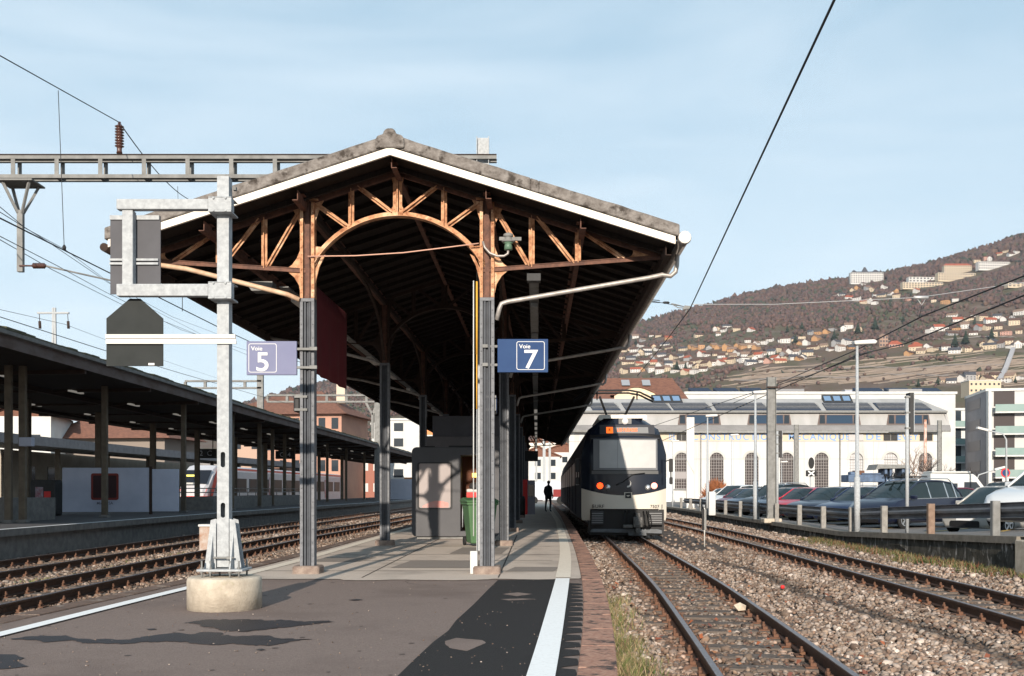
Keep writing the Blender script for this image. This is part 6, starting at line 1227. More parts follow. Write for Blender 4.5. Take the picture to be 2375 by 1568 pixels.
# blue works wagon with a flat grey canopy
wg = thing('works_wagon', 'faded blue works wagon with a flat grey cab roof behind the parked cars', 'rail wagon', (gx(2010, 86), 86, -.2)); s = 86 / F; X_ = lambda u: (u - 2010) * s; Z_ = lambda v: P(0, v, 86).z + .2
bm_ = mat('faded_blue', (.10, .15, .24), (.06, .08, .12), 2, .7); b = MB(); b.box((X_(1968), 0, Z_(1118)), (X_(2056), 2, Z_(1101))); b.box((X_(1975), .2, Z_(1101)), (X_(1993), 1, Z_(1094))); b.box((X_(2000), .1, Z_(1101)), (X_(2045), 1.2, Z_(1097))); b.build('wagon_body', bm_, wg, bevel=.04)
for u in (2052, 2064, 2092, 2104): b = MB(); b.box((X_(u), 0, 0), (X_(u + 6), 1.6, Z_(1083))); b.build('cab_post', bm_, wg)
b = MB(); b.prism([(X_(2028), Z_(1090)), (X_(2034), Z_(1077)), (X_(2108), Z_(1079)), (X_(2108), Z_(1086)), (X_(2040), Z_(1087))], -.3, 2, 'xz'); b.build('cab_roof', M['galv_d'], wg); b = MB(); b.box((X_(1985), .3, Z_(1104)), (X_(2008), .9, Z_(1094) + .1)); b.build('rusty_load', M['clip'], wg); b = MB(); b.box((X_(2058), .2, 0), (X_(2104), 1.5, Z_(1112))); b.build('cab_base', bm_, wg)
# no stopping sign and street lamps at the right edge
ps_ = thing('road_sign', 'round blue and red road sign on a pole at the right edge', 'road sign', (gx(2331, 72), 72, -.12)); b = MB(); b.tube([(0, 0, 0), (0, 0, 2.9)], .05, 8); b.build('pole', M['galv'], ps_)
b = MB(); b.lathe([(.32, 0), (.32, .02)], c=(0, -.08, 2.55), n=20, axis='y'); b.build('sign_ring', M['red'], ps_); b = MB(); b.lathe([(.24, 0), (.24, .01)], c=(0, -.095, 2.55), n=20, axis='y'); b.build('sign_disc', M['blue7'], ps_); b = MB(); b.box((-.22, -.08, 1.55), (.22, -.06, 2.15)); b.build('text_plate', M['signwhite'], ps_)
for u, Y, v0, ua, va, lab in ((2334, 70, 1020, 2266, 992, 'street lamp with a long arm reaching left in front of the grey apartment block'), (2262, 80, 1120, 2330, 1083, 'low curved street lamp arm reaching right above the camper van')):
    t = thing('lamp_post', lab, 'lamp post', (gx(u, Y), Y, -.12)); b = MB(); k = (ua - u) * Y / F; b.tube([(0, 0, 0), (0, 0, gz(v0, Y) + .12), (k * .12, 0, gz((v0 + va) / 2, Y) + .12), (k * .8, 0, gz(va + 4, Y) + .12)], [.08, .06, .05, .04], 8); b.build('pole', M['galv'], t); b = MB(); b.beam((k * .65, 0, gz(va + 6, Y) + .12), (k * 1.0, 0, gz(va, Y) + .12), .3, .14); b.build('lamp_head', M['whitem'], t)
# orange bush and bare trees
def twigs(name, c, m, n=900, spread=(1, 1, 1), r=.012, ln=.35):
    b = MB(); rr = random.Random(3)
    for i in range(n):
        a = rr.uniform(0, 2 * math.pi); e = rr.uniform(-.15, 1.45); q = rr.uniform(.25, 1); d = Vector((math.cos(a) * math.cos(e) * spread[0], math.sin(a) * math.cos(e) * spread[1], math.sin(e) * spread[2])); p = Vector(c) + d * q; e2 = p + (d * ln + Vector((rr.uniform(-.2, .2), rr.uniform(-.2, .2), rr.uniform(-.05, .25)))) ; side = d.cross(Vector((0, 1, 0))).normalized() * r
        b.add([p - side, p + side, e2], [(0, 1, 2)])
    return b
bu = thing('bush', 'rusty orange leafless bush in front of the factory behind the guard rail', 'bush', (gx(1660, 88), 88, -.1)); b = twigs('t', (0, 0, .1), None, 2600, (1.2, 1.0, 1.75), .035, .28); b.build('twigs', mat('orange_twigs', (.30, .11, .045), (.18, .07, .035), 3, .9), bu, fix=False); b = MB(); b.tube([(0, 0, 0), (.05, 0, .6)], .08, 6); b.build('stem', M['iron'], bu)
def bare_tree(name, label, loc, H_, seed, m, sp=.9):
    rr = random.Random(seed); t = thing(name, label, 'tree', loc); tr_ = MB(); br = MB()
    def grow(p, d, l, r, dep, tgt):
        pts = [p]; q = p
        for i in range(3): d = (d + Vector((rr.uniform(-.22, .22), rr.uniform(-.22, .22), rr.uniform(-.05, .15)))).normalized(); q = q + d * l / 3; pts.append(q)
        tgt.tube(pts, [r, r * .9, r * .78, r * .66], 5 if dep else 8, cap=False)
        if dep < 5:
            for k in range(3 if dep < 4 else 2):
                a = rr.uniform(0, 2 * math.pi); nd = (d + Vector((math.cos(a), math.sin(a), rr.uniform(-.2, .5))) * sp).normalized(); grow(pts[-1] if k else pts[2], nd, l * rr.uniform(.62, .82), r * .6, dep + 1, br)
    grow(Vector((0, 0, 0)), Vector((0, 0, 1)), H_ * .28, H_ * .02, 0, tr_); tr_.build('trunk', m, t); br.build('crown', m, t, fix=False); return t
bark = mat('dark_bark', (.05, .038, .034), (.035, .028, .025), 4, .95); bark2 = mat('pale_bark', (.28, .20, .16), (.2, .14, .11), 4, .95)
bare_tree('bare_tree', 'dark pollarded bare tree before the right end of the factory', (gx(2172, 92), 92, -.2), 6.0, 5, bark); bare_tree('bare_tree', 'dark bare tree spreading low in front of the balcony building', (gx(2215, 96), 96, -.2), 5.2, 9, bark, 1.1); bare_tree('bare_tree', 'pale brown bare tree with thin arching twigs beside the rusty pole', (gx(2130, 90), 90, -.2), 6.2, 14, bark2, 1.0)
# ================================================================= factory hall
FY = 120.; fs_ = FY / F; fxx = lambda u: (u - 1187.5) * fs_; fz = lambda v: EYE + (HV - v) * fs_
fc = thing('factory_hall', 'long white factory hall with arched windows, solar roof and faded blue lettering', 'factory', (0, FY, 0))
pw_ = mat('factory_plaster', (.53, .53, .525), (.46, .46, .455), .35, .9, c3=(.36, .345, .325), s3=.7, lo3=.53, hi3=.78, stretch=(1.6, 1, .22))
clad = mat('grey_cladding', (.36, .35, .345), (.30, .295, .285), .4, .7, stretch=(2, 1, .3)); bandm = mat('lower_roof', (.25, .235, .23), (.20, .19, .185), .7, .7)
U0, U1 = 1320, 2176; wc = [1420, 1500.5, 1581, 1662.3, 1743.6, 1824.8, 1905.6, 1985.8, 2066, 2146.5]; ww, zb_, zt_, zsp = .79, 1.39, fz(1050), fz(1050) - .79
b = MB(); x = fxx(U0); zE = fz(1003)
for u in wc:
    c_ = fxx(u); b.box((x, 0, -.6), (c_ - ww, .4, zE)); b.box((c_ - ww, 0, -.6), (c_ + ww, .4, zb_)); x = c_ + ww
    k = 14; arc = [(c_ + ww * math.cos(a), zsp + ww * math.sin(a)) for a in np.linspace(math.pi, 0, k)]
    for i in range(k - 1): (xa, za), (xb, zb2) = arc[i], arc[i + 1]; b.add([(xa, 0, za), (xb, 0, zb2), (xb, 0, zE), (xa, 0, zE), (xa, .4, za), (xb, .4, zb2)], [(0, 1, 2, 3), (0, 4, 5, 1)])
b.box((x, 0, -.6), (fxx(U1), .4, zE)); b.box((fxx(U1) - .4, .4, -.6), (fxx(U1), 20, zE)); b.build('wall', pw_, fc)
arch_m = mat('arch_stone', (.47, .46, .44), (.40, .39, .37), .6, .9)
fr = mat('iron_glazing_bars', (.30, .28, .27), rough=.6)
for i, u in enumerate(wc):
    c_ = fxx(u); pts = [(c_ + ww * math.cos(a), zsp + ww * math.sin(a)) for a in np.linspace(0, math.pi, 15)] + [(c_ - ww, zb_), (c_ + ww, zb_)]
    g2 = MB(); g2.prism(pts, .22, .24, 'xz'); gl = g2.build('window', mat('pane_dark', (.045, .035, .035), rough=.12, spec=.7) if i != 7 and i != 8 else mat('pane_pale', (.45, .45, .46), rough=.3), fc)
    b = MB()
    for k in range(-2, 3): h_ = zsp + math.sqrt(max(0, ww * ww - (k * .29) ** 2)); b.box((c_ + k * .29 - .016, .18, zb_), (c_ + k * .29 + .016, .219, h_))
    z = zb_ + .05
    while z < zt_ - .05: hw_ = ww if z < zsp else math.sqrt(max(0, ww * ww - (z - zsp) ** 2)); b.box((c_ - hw_, .17, z - .016), (c_ + hw_, .179, z + .016)); z += .33
    b.build('glazing_bars', fr, gl)
    b = MB(); b.box((c_ - ww - .15, -.14, zb_ - .16), (c_ + ww + .15, -.004, zb_ - .01)); b.build('sill', M['galv_d'], gl)
    b = MB(); k = 12; o_ = [(c_ + (ww + .28) * math.cos(a), zsp + (ww + .28) * math.sin(a)) for a in np.linspace(0, math.pi, k)]; i_ = [(c_ + (ww + .02) * math.cos(a), zsp + (ww + .02) * math.sin(a)) for a in np.linspace(math.pi, 0, k)]; b.prism(o_ + i_, -.045, -.004, 'xz'); b.build('arch_surround', arch_m, gl)
    if i in (2, 7, 9): b = MB(); b.box((c_ - ww, .14, 2.55), (c_ + ww, .165, 3.35)); b.build('blind', mat('grey_blind', (.28, .26, .26)), gl)
b = MB(); b.box((fxx(1520), -.012, fz(1023)), (fxx(2165), -.002, fz(1004.5))); b.build('letter_band', mat('cream_band', (.53, .45, .34), (.47, .41, .33), 1, .9), fc)
lm = mat('faded_blue_letters', (.16, .28, .52), (.22, .34, .54), 2, .9)
for s_, u0, u1 in (('DE', 1552, 1566), ('CONSTRUCTIONS', 1606, 1812), ('MECANIQUES', 1829, 1984), ('DE', 2009, 2043), ('VEVEY', 2066, 2130)):
    o = text(s_, 1.05, lm, 'painted_letters', .02, .003, fc, (0, -.017, fz(1013.5) - .02), align='LEFT', spacing=1.25); xs_ = [v.co.x for v in o.data.vertices]; k = (u1 - u0) * fs_ / (max(xs_) - min(xs_)); o.scale.x = k; o.location.x = fxx(u0) - min(xs_) * k
for u0, u1, dk in ((1569, 1592, 1), (1968, 2003, 0), (2049, 2081, 1), (2133, 2162, 1)):
    b = MB(); b.box((fxx(u0), -.10, fz(1022)), (fxx(u1), -.024, fz(1007))); b.build('upper_window', M['dark'] if dk else mat('grey_shutter', (.42, .41, .41)), fc)
    if dk: b = MB(); b.box((fxx((u0 + u1) / 2) - .04, -.12, fz(1022)), (fxx((u0 + u1) / 2) + .04, -.101, fz(1007))); b.build('window_bar', M['galv_d'], fc)
b = MB()
for u in (1621, 1702, 1781, 1865, 1947, 2026, 2104): b.box((fxx(u) - .025, -.014, -.4), (fxx(u) + .025, -.003, fz(1023.5)))
for v in (1064.5, 1024): b.box((fxx(U0), -.016, fz(v) - .03), (fxx(U1), -.0035, fz(v) + .03))
b.build('wall_joint', mat('joint_grey', (.35, .34, .33)), fc)
for u in (1786, 1947.5, 1625, 2108): b = MB(); b.tube([(fxx(u), -.12, 0), (fxx(u), -.12, fz(1004))], .07, 6); b.build('downpipe', M['galv_d'], fc)
b = MB(); b.box((fxx(1540), -.10, -.2), (fxx(1556), -.01, 2.7)); b.build('door', mat('pale_blue_door', (.52, .57, .62)), fc)
R0_, R1_ = 1300, 2200
def rl(v0, y0, v1, y1): return (y0, EYE + (HV - v0) * (FY + y0) / F), (y1, EYE + (HV - v1) * (FY + y1) / F)
prof = [(-.9, fz(1002) - .05), (-.9, EYE + (HV - 998) * (FY - .9) / F), (-.1, EYE + (HV - 988) * (FY - .1) / F), (.25, EYE + (HV - 986) * (FY + .25) / F), (1.1, EYE + (HV - 957.5) * (FY + 1.1) / F), (.6, EYE + (HV - 957) * (FY + .6) / F), (.6, EYE + (HV - 952.8) * (FY + .6) / F), (1.0, EYE + (HV - 952.5) * (FY + 1) / F), (5.2, EYE + (HV - 925) * (FY + 5.2) / F)]
def strip(i, name, m, uL, uR, uL2=None, uR2=None, dz=0, push=0):
    b = MB(); (y0, z0), (y1, z1) = prof[i], prof[i + 1]; uL2 = uL if uL2 is None else uL2; uR2 = uR if uR2 is None else uR2; X = lambda u, y: (u - 1187.5) / F * (FY + y)
    b.quad((X(uL, y0), y0 - push, z0 + dz), (X(uR, y0), y0 - push, z0 + dz), (X(uR2, y1), y1 - push, z1 + dz), (X(uL2, y1), y1 - push, z1 + dz)); return b.build(name, m, fc)
strip(0, 'eaves_gutter', M['galv_d'], R0_, 2205); strip(1, 'lower_roof', bandm, R0_, 2206, R0_, 2204); strip(2, 'roof_step', bandm, R0_, 2204); strip(3, 'steep_roof', clad, R0_, 2203, R0_, 2196); strip(4, 'cornice_soffit', M['dark'], R0_, 2197); strip(5, 'cornice', M['galv_d'], R0_, 2198); strip(6, 'cornice_top', clad, R0_, 2198); strip(7, 'upper_roof', clad, R0_, 2196, R0_, 2128)
b = MB(); y1_, z1_ = prof[8]; X1 = lambda u: (u - 1187.5) / F * (FY + y1_); b.quad((X1(R0_), y1_, z1_), (X1(2128), y1_, z1_), (X1(2128), 16, z1_ - 1), (X1(R0_), 16, z1_ - 1)); y7, z7 = prof[7]; b.add([((2196 - 1187.5) / F * (FY + y7), y7, z7), ((2206 - 1187.5) / F * FY, 16, z7), (X1(2128), 16, z1_ - 1), (X1(2128), y1_, z1_)], [(0, 1, 2, 3)]); b.add([((2204 - 1187.5) / F * FY, 0, fz(1000)), (fxx(2206), 20, fz(1000)), (fxx(2206), 20, z7), (fxx(2196) , 1, z7)], [(0, 1, 2, 3)]); b.build('back_roof', clad, fc)
for u0, u1 in ((1390, 1440), (1572, 1672), (1733, 1835), (1896, 1996), (2056, 2157)):
    (y0, z0), (y1, z1) = prof[3], prof[4]; Yp = lambda t: y0 + (y1 - y0) * t; Zp = lambda t: z0 + (z1 - z0) * t; X = lambda u, t: (u - 1187.5) / F * (FY + Yp(t))
    def q3(name, ua, ub, ta, tb, m, d, par, sk=4): b = MB(); b.prism([(X(ua, ta), 0), (X(ub, ta), 0), (X(ub - sk, tb), 1), (X(ua + sk * .4, tb), 1)], 0, 1, 'xy') if False else b.add([(X(ua, ta), Yp(ta) - d, Zp(ta)), (X(ub, ta), Yp(ta) - d, Zp(ta)), (X(ub - sk, tb), Yp(tb) - d, Zp(tb)), (X(ua + sk, tb), Yp(tb) - d, Zp(tb)), (X(ua, ta), Yp(ta), Zp(ta)), (X(ub, ta), Yp(ta), Zp(ta)), (X(ub - sk, tb), Yp(tb), Zp(tb)), (X(ua + sk, tb), Yp(tb), Zp(tb))], [(0, 1, 2, 3), (0, 4, 5, 1), (1, 5, 6, 2), (2, 6, 7, 3), (3, 7, 4, 0)]); return b.build(name, m, par)
    f_ = q3('roof_window', u0, u1, .04, .86, mat('brown_frame', (.13, .095, .085)), .12, fc)
    q3('pane', u0 + 4, u0 + (u1 - u0) * .17, .12, .80, M['glass'], .15, f_, 1); q3('pane', u0 + (u1 - u0) * .20, u1 - (u1 - u0) * .19, .12, .80, mat('blue_glass', (.03, .05, .08), rough=.1), .15, f_, 1); q3('pane', u1 - (u1 - u0) * .17, u1 - 5, .12, .80, M['glass'], .15, f_, 1)
sm_ = mat('solar_panel', (.022, .032, .055), (.032, .044, .07), 1.2, .6, stretch=(6, 1, 8))
(y0, z0), (y1, z1) = prof[7], prof[8]
for u0, u1 in ((1375, 1440), (1452, 1558), (1563, 1652), (1662, 1783), (1795, 1905), (1917, 2028), (2040, 2162)):
    b = MB(); X = lambda u, t: (u - 1187.5) / F * (FY + y0 + (y1 - y0) * t); vs = []
    for t in (.02, .60): sh = (-11 if u1 < 2150 else -16) * (t / .6); vs += [(X(u0 + sh, t), y0 + (y1 - y0) * t - .05, z0 + (z1 - z0) * t + .09), (X(u1 + sh * 1.5, t), y0 + (y1 - y0) * t - .05, z0 + (z1 - z0) * t + .09)]
    b.add(vs + [(a, c_, d - .08) for a, c_, d in vs], [(0, 1, 3, 2), (4, 6, 7, 5), (0, 4, 5, 1), (0, 2, 6, 4), (1, 5, 7, 3)]); pn_ = b.build('solar_array', sm_, fc)
    b = MB()
    for k in range(1, 5): t = .02 + .58 * k / 5; sh = -11 * (t / .6); b.beam((X(u0 + sh, t), y0 + (y1 - y0) * t - .08, z0 + (z1 - z0) * t + .12), (X(u1 + sh, t), y0 + (y1 - y0) * t - .08, z0 + (z1 - z0) * t + .12), .04, .05)
    b.build('panel_rail', M['galv_d'], pn_)
for u in (1550, 1945, 2000 + 260): 
    if u > 2200: continue
    b = MB(); X = lambda q_, t: (q_ - 1187.5) / F * (FY + y0 + (y1 - y0) * t); P_ = lambda q_, t, h_: (X(q_, t), y0 + (y1 - y0) * t, z0 + (z1 - z0) * t + h_)
    b.add([P_(u - 34, .62, .12), P_(u + 34, .62, .12), P_(u + 26, 1.0, .5), P_(u - 40, 1.0, .5), P_(u - 34, .62, 0), P_(u + 34, .62, 0), P_(u + 26, 1, 0), P_(u - 40, 1, 0)], [(0, 1, 2, 3), (0, 4, 5, 1), (1, 5, 6, 2), (3, 2, 6, 7), (0, 3, 7, 4)]); sk = b.build('skylight', M['dark'], fc)
    for k in range(3): b = MB(); a = u - 32 + k * 22; b.add([P_(a, .68, .22), P_(a + 16, .68, .22), P_(a + 12, .92, .45), P_(a - 4, .92, .45)], [(0, 1, 2, 3)]); b.build('pane', mat('sky_pane', (.14, .22, .34), rough=.1), sk)
fn = thing('fence', 'low white slatted fence at the foot of the factory wall', 'fence', (fxx(1558), FY - 2.5, -.3)); b = MB()
for k in range(24): b.box((k * .14, 0, 0), (k * .14 + .07, .04, 1.2))
b.box((0, .04, .2), (3.3, .08, .28)); b.box((0, .04, .95), (3.3, .08, 1.03)); b.build('slats', M['white'], fn)

# ---- simple block buildings with windows
def block(name, label, loc, rz, w_, d_, h_, wall, floors, cols, cat='building', roof='flat', ww_=1.2, wh_=1.3, rm=None, z0=0, win=None, balc=None, over=.4, rh=2.2):
    t = thing(name, label, cat, loc, rz); b = MB(); b.box((0, 0, -2), (w_, d_, h_)); b.build('wall', wall, t)
    if roof == 'flat': b = MB(); b.box((-.2, -.2, h_), (w_ + .2, d_ + .2, h_ + .35)); b.build('roof', rm or M['white'], t)
    elif roof == 'hip':
        o = over; b = MB(); b.add([(-o, -o, h_), (w_ + o, -o, h_), (w_ + o, d_ + o, h_), (-o, d_ + o, h_), (min(w_, d_) * .45, d_ / 2, h_ + rh), (w_ - min(w_, d_) * .45, d_ / 2, h_ + rh)], [(0, 1, 5, 4), (1, 2, 5), (2, 3, 4, 5), (3, 0, 4), (0, 3, 2, 1)]); b.build('roof', rm or M['tile'], t)
    elif roof == 'gable': b = MB(); o = over; b.prism([(-o, h_ - .1), (w_ / 2, h_ + rh), (w_ + o, h_ - .1), (w_ + o, h_ + .15), (w_ / 2, h_ + rh + .3), (-o, h_ + .15)], -o, d_ + o, 'xz'); b.prism([(0, h_), (w_, h_), (w_ / 2, h_ + rh)], .01, d_ - .01, 'xz'); b.build('roof', rm or M['tile'], t)
    fh = h_ / floors
    for i in range(floors):
        for j in range(cols):
            x = w_ * (j + .5) / cols; z = i * fh + fh * .3; b = MB(); b.box((x - ww_ / 2, -.05, z), (x + ww_ / 2, .01, z + wh_)); b.build('window', win or M['glass'], t)
        if balc: b = MB(); b.box((w_ * balc[0], -1.2, i * fh - .12), (w_ * balc[1], -.06, i * fh + .1)); f_ = b.build('balcony', M['white'], t); b = MB(); b.box((w_ * balc[0], -1.24, i * fh + .1), (w_ * balc[1], -1.205, i * fh + 1.05)); b.build('balustrade', balc[2], f_)
    return t
tg = mat('greenish_glass', (.19, .27, .255), (.23, .30, .285), 1, .2)
Ya = 140.; ax = gx(2289, Ya)
block('apartment_block', 'grey and white apartment block with green glass balconies at the right edge', (ax, Ya, 0), -.2, 26, 12, 14.6, mat('white_render', (.50, .49, .48), (.43, .43, .43), .3, .9), 5, 6, ww_=2.6, wh_=2.1, win=mat('dark_glazing', (.06, .05, .05), rough=.15), balc=(.03, 1, tg))
ag = bpy.data.objects[[o.name for o in COL.objects if o.name.startswith('apartment_block')][0]]
b = MB(); b.box((-.15, -.0, -2), (-.01, 12.1, 14.9)); b.build('side_wall', mat('grey_render', (.24, .235, .25), (.205, .20, .215), .4, .9), ag)
for i in range(5): b = MB(); b.box((-.2, 3.0, i * 2.92 + .9), (-.151, 10.5, i * 2.92 + 2.3)); b.build('window', mat('louvre', (.14, .13, .14), rough=.5), ag)
b = MB(); b.box((-.1, -1.3, -.2), (.25, .1, 14.6)); b.build('corner_fin', M['white'], ag)
Yc = 168.
block('apartment_block', 'white apartment block with glass balconies between the factory and the grey block', (gx(2100, Yc), Yc, 0), 0, 13, 10, 14.2, M['plaster_w'], 5, 4, ww_=1.8, wh_=1.9, balc=(.15, 1, tg))
Yw = 152.
wb = block('long_building', 'long white flat building with dark roof panels behind the factory', (gx(1590, Yw), Yw, 0), 0, gx(2216, Yw) - gx(1590, Yw), 8, gz(914, Yw), M['plaster_w'], 1, 1, ww_=.1, wh_=.1)
for u0, u1 in ((1600, 1655), (1658, 1718), (1721, 1776), (1985, 2055), (2058, 2120), (2124, 2190)):
    b = MB(); x0, x1 = (u0 - 1590) * Yw / F, (u1 - 1590) * Yw / F; z = gz(914, Yw) + .36; b.prism([(.2, z), (1.2, z + .75), (1.25, z)], 0, 1, 'xz') if False else b.add([(x0 + .5, .3, z), (x1, .3, z), (x1 - .5, 1.5, z + .7), (x0, 1.5, z + .7), (x0, 1.6, z), (x1 - .5, 1.6, z)], [(0, 1, 2, 3), (0, 3, 4), (1, 5, 2), (3, 2, 5, 4)]); b.build('roof_panel', sm_, wb)
b = MB(); b.box(((1782 - 1590) * Yw / F, .6, gz(914, Yw) + .36), ((1868 - 1590) * Yw / F, 5, gz(901, Yw))); b.build('roof_cabin', mat('cabin_grey', (.2, .2, .21)), wb); b = MB(); b.box(((2063 - 1590) * Yw / F, .2, gz(914, Yw) + .36), ((2140 - 1590) * Yw / F, 5, gz(902, Yw))); b.build('roof_cabin', mat('cabin_grey2', (.24, .24, .25)), wb)
# brown tiled house roof with eyebrow dormer
Yh = 134.; th = thing('tiled_house', 'house with big brown tiled roof and cream eyebrow dormer behind the train', 'house', (gx(1370, Yh), Yh, 0)); W_ = gx(1597, Yh) - gx(1370, Yh); zr0, zr1 = gz(934, Yh), gz(877, Yh + 6)
b = MB(); b.box((0, .3, -1), (W_, 12, zr0)); b.build('wall', mat('ochre_wall', (.45, .36, .28)), th); b = MB(); b.add([(-.5, -.4, zr0), (W_ + .3, -.4, zr0), (W_ - 1.2, 6, zr1), (1.2, 6, zr1), (-.5, 12.4, zr0), (W_ + .3, 12.4, zr0)], [(0, 1, 2, 3), (1, 5, 2), (3, 2, 5, 4), (0, 3, 4), (0, 4, 5, 1)]); b.build('roof', M['tile'], th)
hz = lambda v, y: EYE + (HV - v) * (Yh + y) / F; hx = lambda u, y=1: (u - 1370) * (Yh + y) / F
b = MB(); n = 16; ar = [(hx(1425) + (hx(1524) - hx(1425)) * i / n, hz(918, 1) + 1.05 * math.sin(math.pi * i / n)) for i in range(n + 1)]; b.prism(ar + [(hx(1524), hz(931, 1)), (hx(1425), hz(931, 1))], .2, 4, 'xz'); do = b.build('dormer', mat('cream_frame', (.62, .50, .36)), th)
b = MB(); ar2 = [(x, z + .12) for x, z in ar]; ar3 = [(x, z + .0) for x, z in ar]; b.prism([(ar[0][0] - .5, ar[0][1])] + ar2 + [(ar[-1][0] + .5, ar[-1][1])] + [(ar[-1][0], ar[-1][1] - .02)] + ar3[::-1], -.1, 4.1, 'xz'); b.build('dormer_roof', M['tile'], do)
for k in range(4): b = MB(); x = hx(1436 + k * 22); b.box((x, .12, hz(917, 1)), (x + .95, .19, hz(909 + (3 if k in (0, 3) else 0), 1))); b.build('pane', mat('cream_pane', (.75, .60, .40), rough=.3), do)
for u in (1447, 1495): b = MB(); p0 = (zr1 - zr0) / 6.4; y_ = 3.6; z_ = zr0 + p0 * (y_ + .4); b.add([(hx(u, y_), y_ - .15, z_ + .2), (hx(u + 19, y_), y_ - .15, z_ + .2), (hx(u + 19, y_), y_ + 1.1, z_ + 1.2 * p0 + .35), (hx(u, y_), y_ + 1.1, z_ + 1.2 * p0 + .35)], [(0, 1, 2, 3)]); b.build('skylight', mat('roof_light', (.25, .26, .28), rough=.2), th)
# ---- buildings seen through the left side
pk_ = mat('pink_render', (.42, .245, .18), (.37, .21, .16), .5, .9)
Yp2 = 150.; t = block('pink_building', 'salmon pink building with a wide brown hipped roof beyond the left platforms', (gx(612, Yp2), Yp2, 0), -.13, 11.6, 14, gz(962, Yp2), pk_, 4, 6, roof='hip', rh=4.0, over=1.0, ww_=1.0, wh_=1.6)
b = MB(); b.box((9.3, 5, gz(962, Yp2) + 2), (10.6, 6.2, gz(962, Yp2) + 4.8)); b.build('chimney', mat('cream_chimney', (.5, .42, .34)), t)
block('brown_roofed_building', 'long brown-roofed building just behind the Voie 5 sign and gantry', (gx(530, 175), 175, 0), 0, 15, 14, gz(948, 165), mat('tan_render', (.4, .28, .22)), 4, 5, roof='hip', rh=3.6, over=1)
Yo = 178.; og = mat('orange_balustrade', (.62, .24, .10)); block('apartment_block', 'white apartment block with orange balconies seen between the left columns', (gx(893, Yo), Yo, 0), 0, 14, 10, gz(975, Yo), M['plaster_w'], 5, 3, ww_=1.6, wh_=1.4, balc=(.45, 1, og))
block('apartment_block', 'narrow pale block with greenish windows left of the orange balconies', (gx(862, 190), 190, 0), 0, 5, 8, gz(985, 190), M['plaster_w'], 5, 2, ww_=1.4, wh_=1.2, win=mat('green_pane', (.25, .4, .36), rough=.2))
block('office_building', 'brick red office block low behind the left canopy posts', (gx(770, 160), 160, 0), 0, 8, 8, 6.5, mat('brick_red', (.28, .12, .09)), 2, 4, win=M['white'])
b = MB(); b.box((0, 0, -.3), (4.6, 2.4, 2.3)); o = b.build('white_container', mat('container_white', (.42, .44, .52), (.38, .40, .48), 2, .7), loc=(gx(880, 100), 100, 0)); tag(o, 'pale blue-grey container beyond the left tracks beside an orange wall', 'container')
b = MB(); b.box((0, 0, -.3), (2.2, .3, 2.6)); o = b.build('orange_wall', mat('orange_wall', (.6, .26, .10)), loc=(gx(937, 112), 112, 0)); tag(o, 'short sunlit orange wall left of the booth', 'wall')
block('white_house', 'white house with a brown roof at the left edge beyond the canopy', (gx(-30, 118), 118, 0), .1, 7.0, 8, gz(965, 118), M['plaster_w'], 2, 2, roof='gable', rh=1.6, over=.8)
block('brown_roofed_house', 'low house with a broad sunlit brown tiled roof at the left', (gx(112, 124), 124, 0), -.1, 14.5, 9, gz(1018, 124), mat('shade_wall', (.2, .17, .15)), 1, 3, roof='hip', rh=3.4, over=1.2)
b = MB(); b.box((0, 0, -1), (6, 8, gz(995, 170))); o = b.build('corrugated_shed', mat('blue_corrugated', (.20, .23, .30), (.28, .31, .38), 4, .5, stretch=(9, 1, .1)), loc=(gx(322, 170), 170, 0)); tag(o, 'blue-grey corrugated shed behind the brown tiled roof', 'shed')
b = MB(); b.box((0, 0, -1), (48, 10, 6.6)); 
for k in range(16): b.prism([(k * 3, 6.6), (k * 3 + 3, 6.6), (k * 3 + 2.9, 7.5)], 0, 10, 'xz')
o = b.build('saw_tooth_shed', mat('shed_grey', (.26, .25, .25), (.18, .17, .17), .8, .8), loc=(gx(380, 200), 200, 0)); tag(o, 'grey saw-toothed shed roofs seen beneath the far left canopy', 'shed')
# things seen through the far end of the canopy
for u, Y, h_ in ((1206, 130, 9), (1219, 140, 8), (1262, 118, 8.5), (1275, 150, 9), (1244, 170, 8)):
    b = MB(); b.box((-.16, -.12, -.3), (.16, .12, h_)); o = b.build('mast', M['galv'], loc=(gx(u, Y), Y, 0)); tag(o, 'pale overhead line mast seen through the far end of the canopy', 'mast', 'masts beyond the far end of the canopy')
for k, (u, Y, w_, h_, lab, mm) in enumerate(((1196, 210, 9, 8, 'small white house beyond the end of the platform', 'plaster_w'), (1250, 240, 12, 10, 'pale house framed by masts beyond the end of the platform', 'plaster_w'), (1225, 280, 10, 14, 'cream house higher up beyond the end of the platform', 'barge'))):
    block('distant_house', lab, (gx(u, Y), Y, 0), 0, w_, 8, h_, M[mm], 3, 3, roof='gable', rh=2)

# ================================================================= the hillside
HP = [(-4000, 15), (-1200, 60), (-800, 170), (-556, 248), (-419, 280), (-200, 320), (0, 365), (306, 408), (447, 452), (663, 505), (853, 528), (945, 541), (1097, 580), (1205, 612), (1286, 640), (1700, 760), (4000, 1200)]
HPx = np.array([p[0] for p in HP]); HPz = np.array([p[1] for p in HP]); HY0, HY1 = 900., 2600.
def hill(x, y):
    t = (y - HY0) / (HY1 - HY0)
    k = 1 if t <= 1 else max(0, 1 - (t - 1) * .8)
    tt = max(0, min(1, t)); xr = x * HY1 / max(y, 600); s = .5 * np.interp(x, HPx, HPz) + .5 * np.interp(xr, HPx, HPz)
    return float(s * (tt ** 1.05)) * k + (10 * noise.noise((x * .004, y * .005, 2)) + 4 * noise.noise((x * .016, y * .02, 5))) * min(1, tt * 6) * (1 - .8 * min(1, max(0, (tt - .75) * 4))) - 2
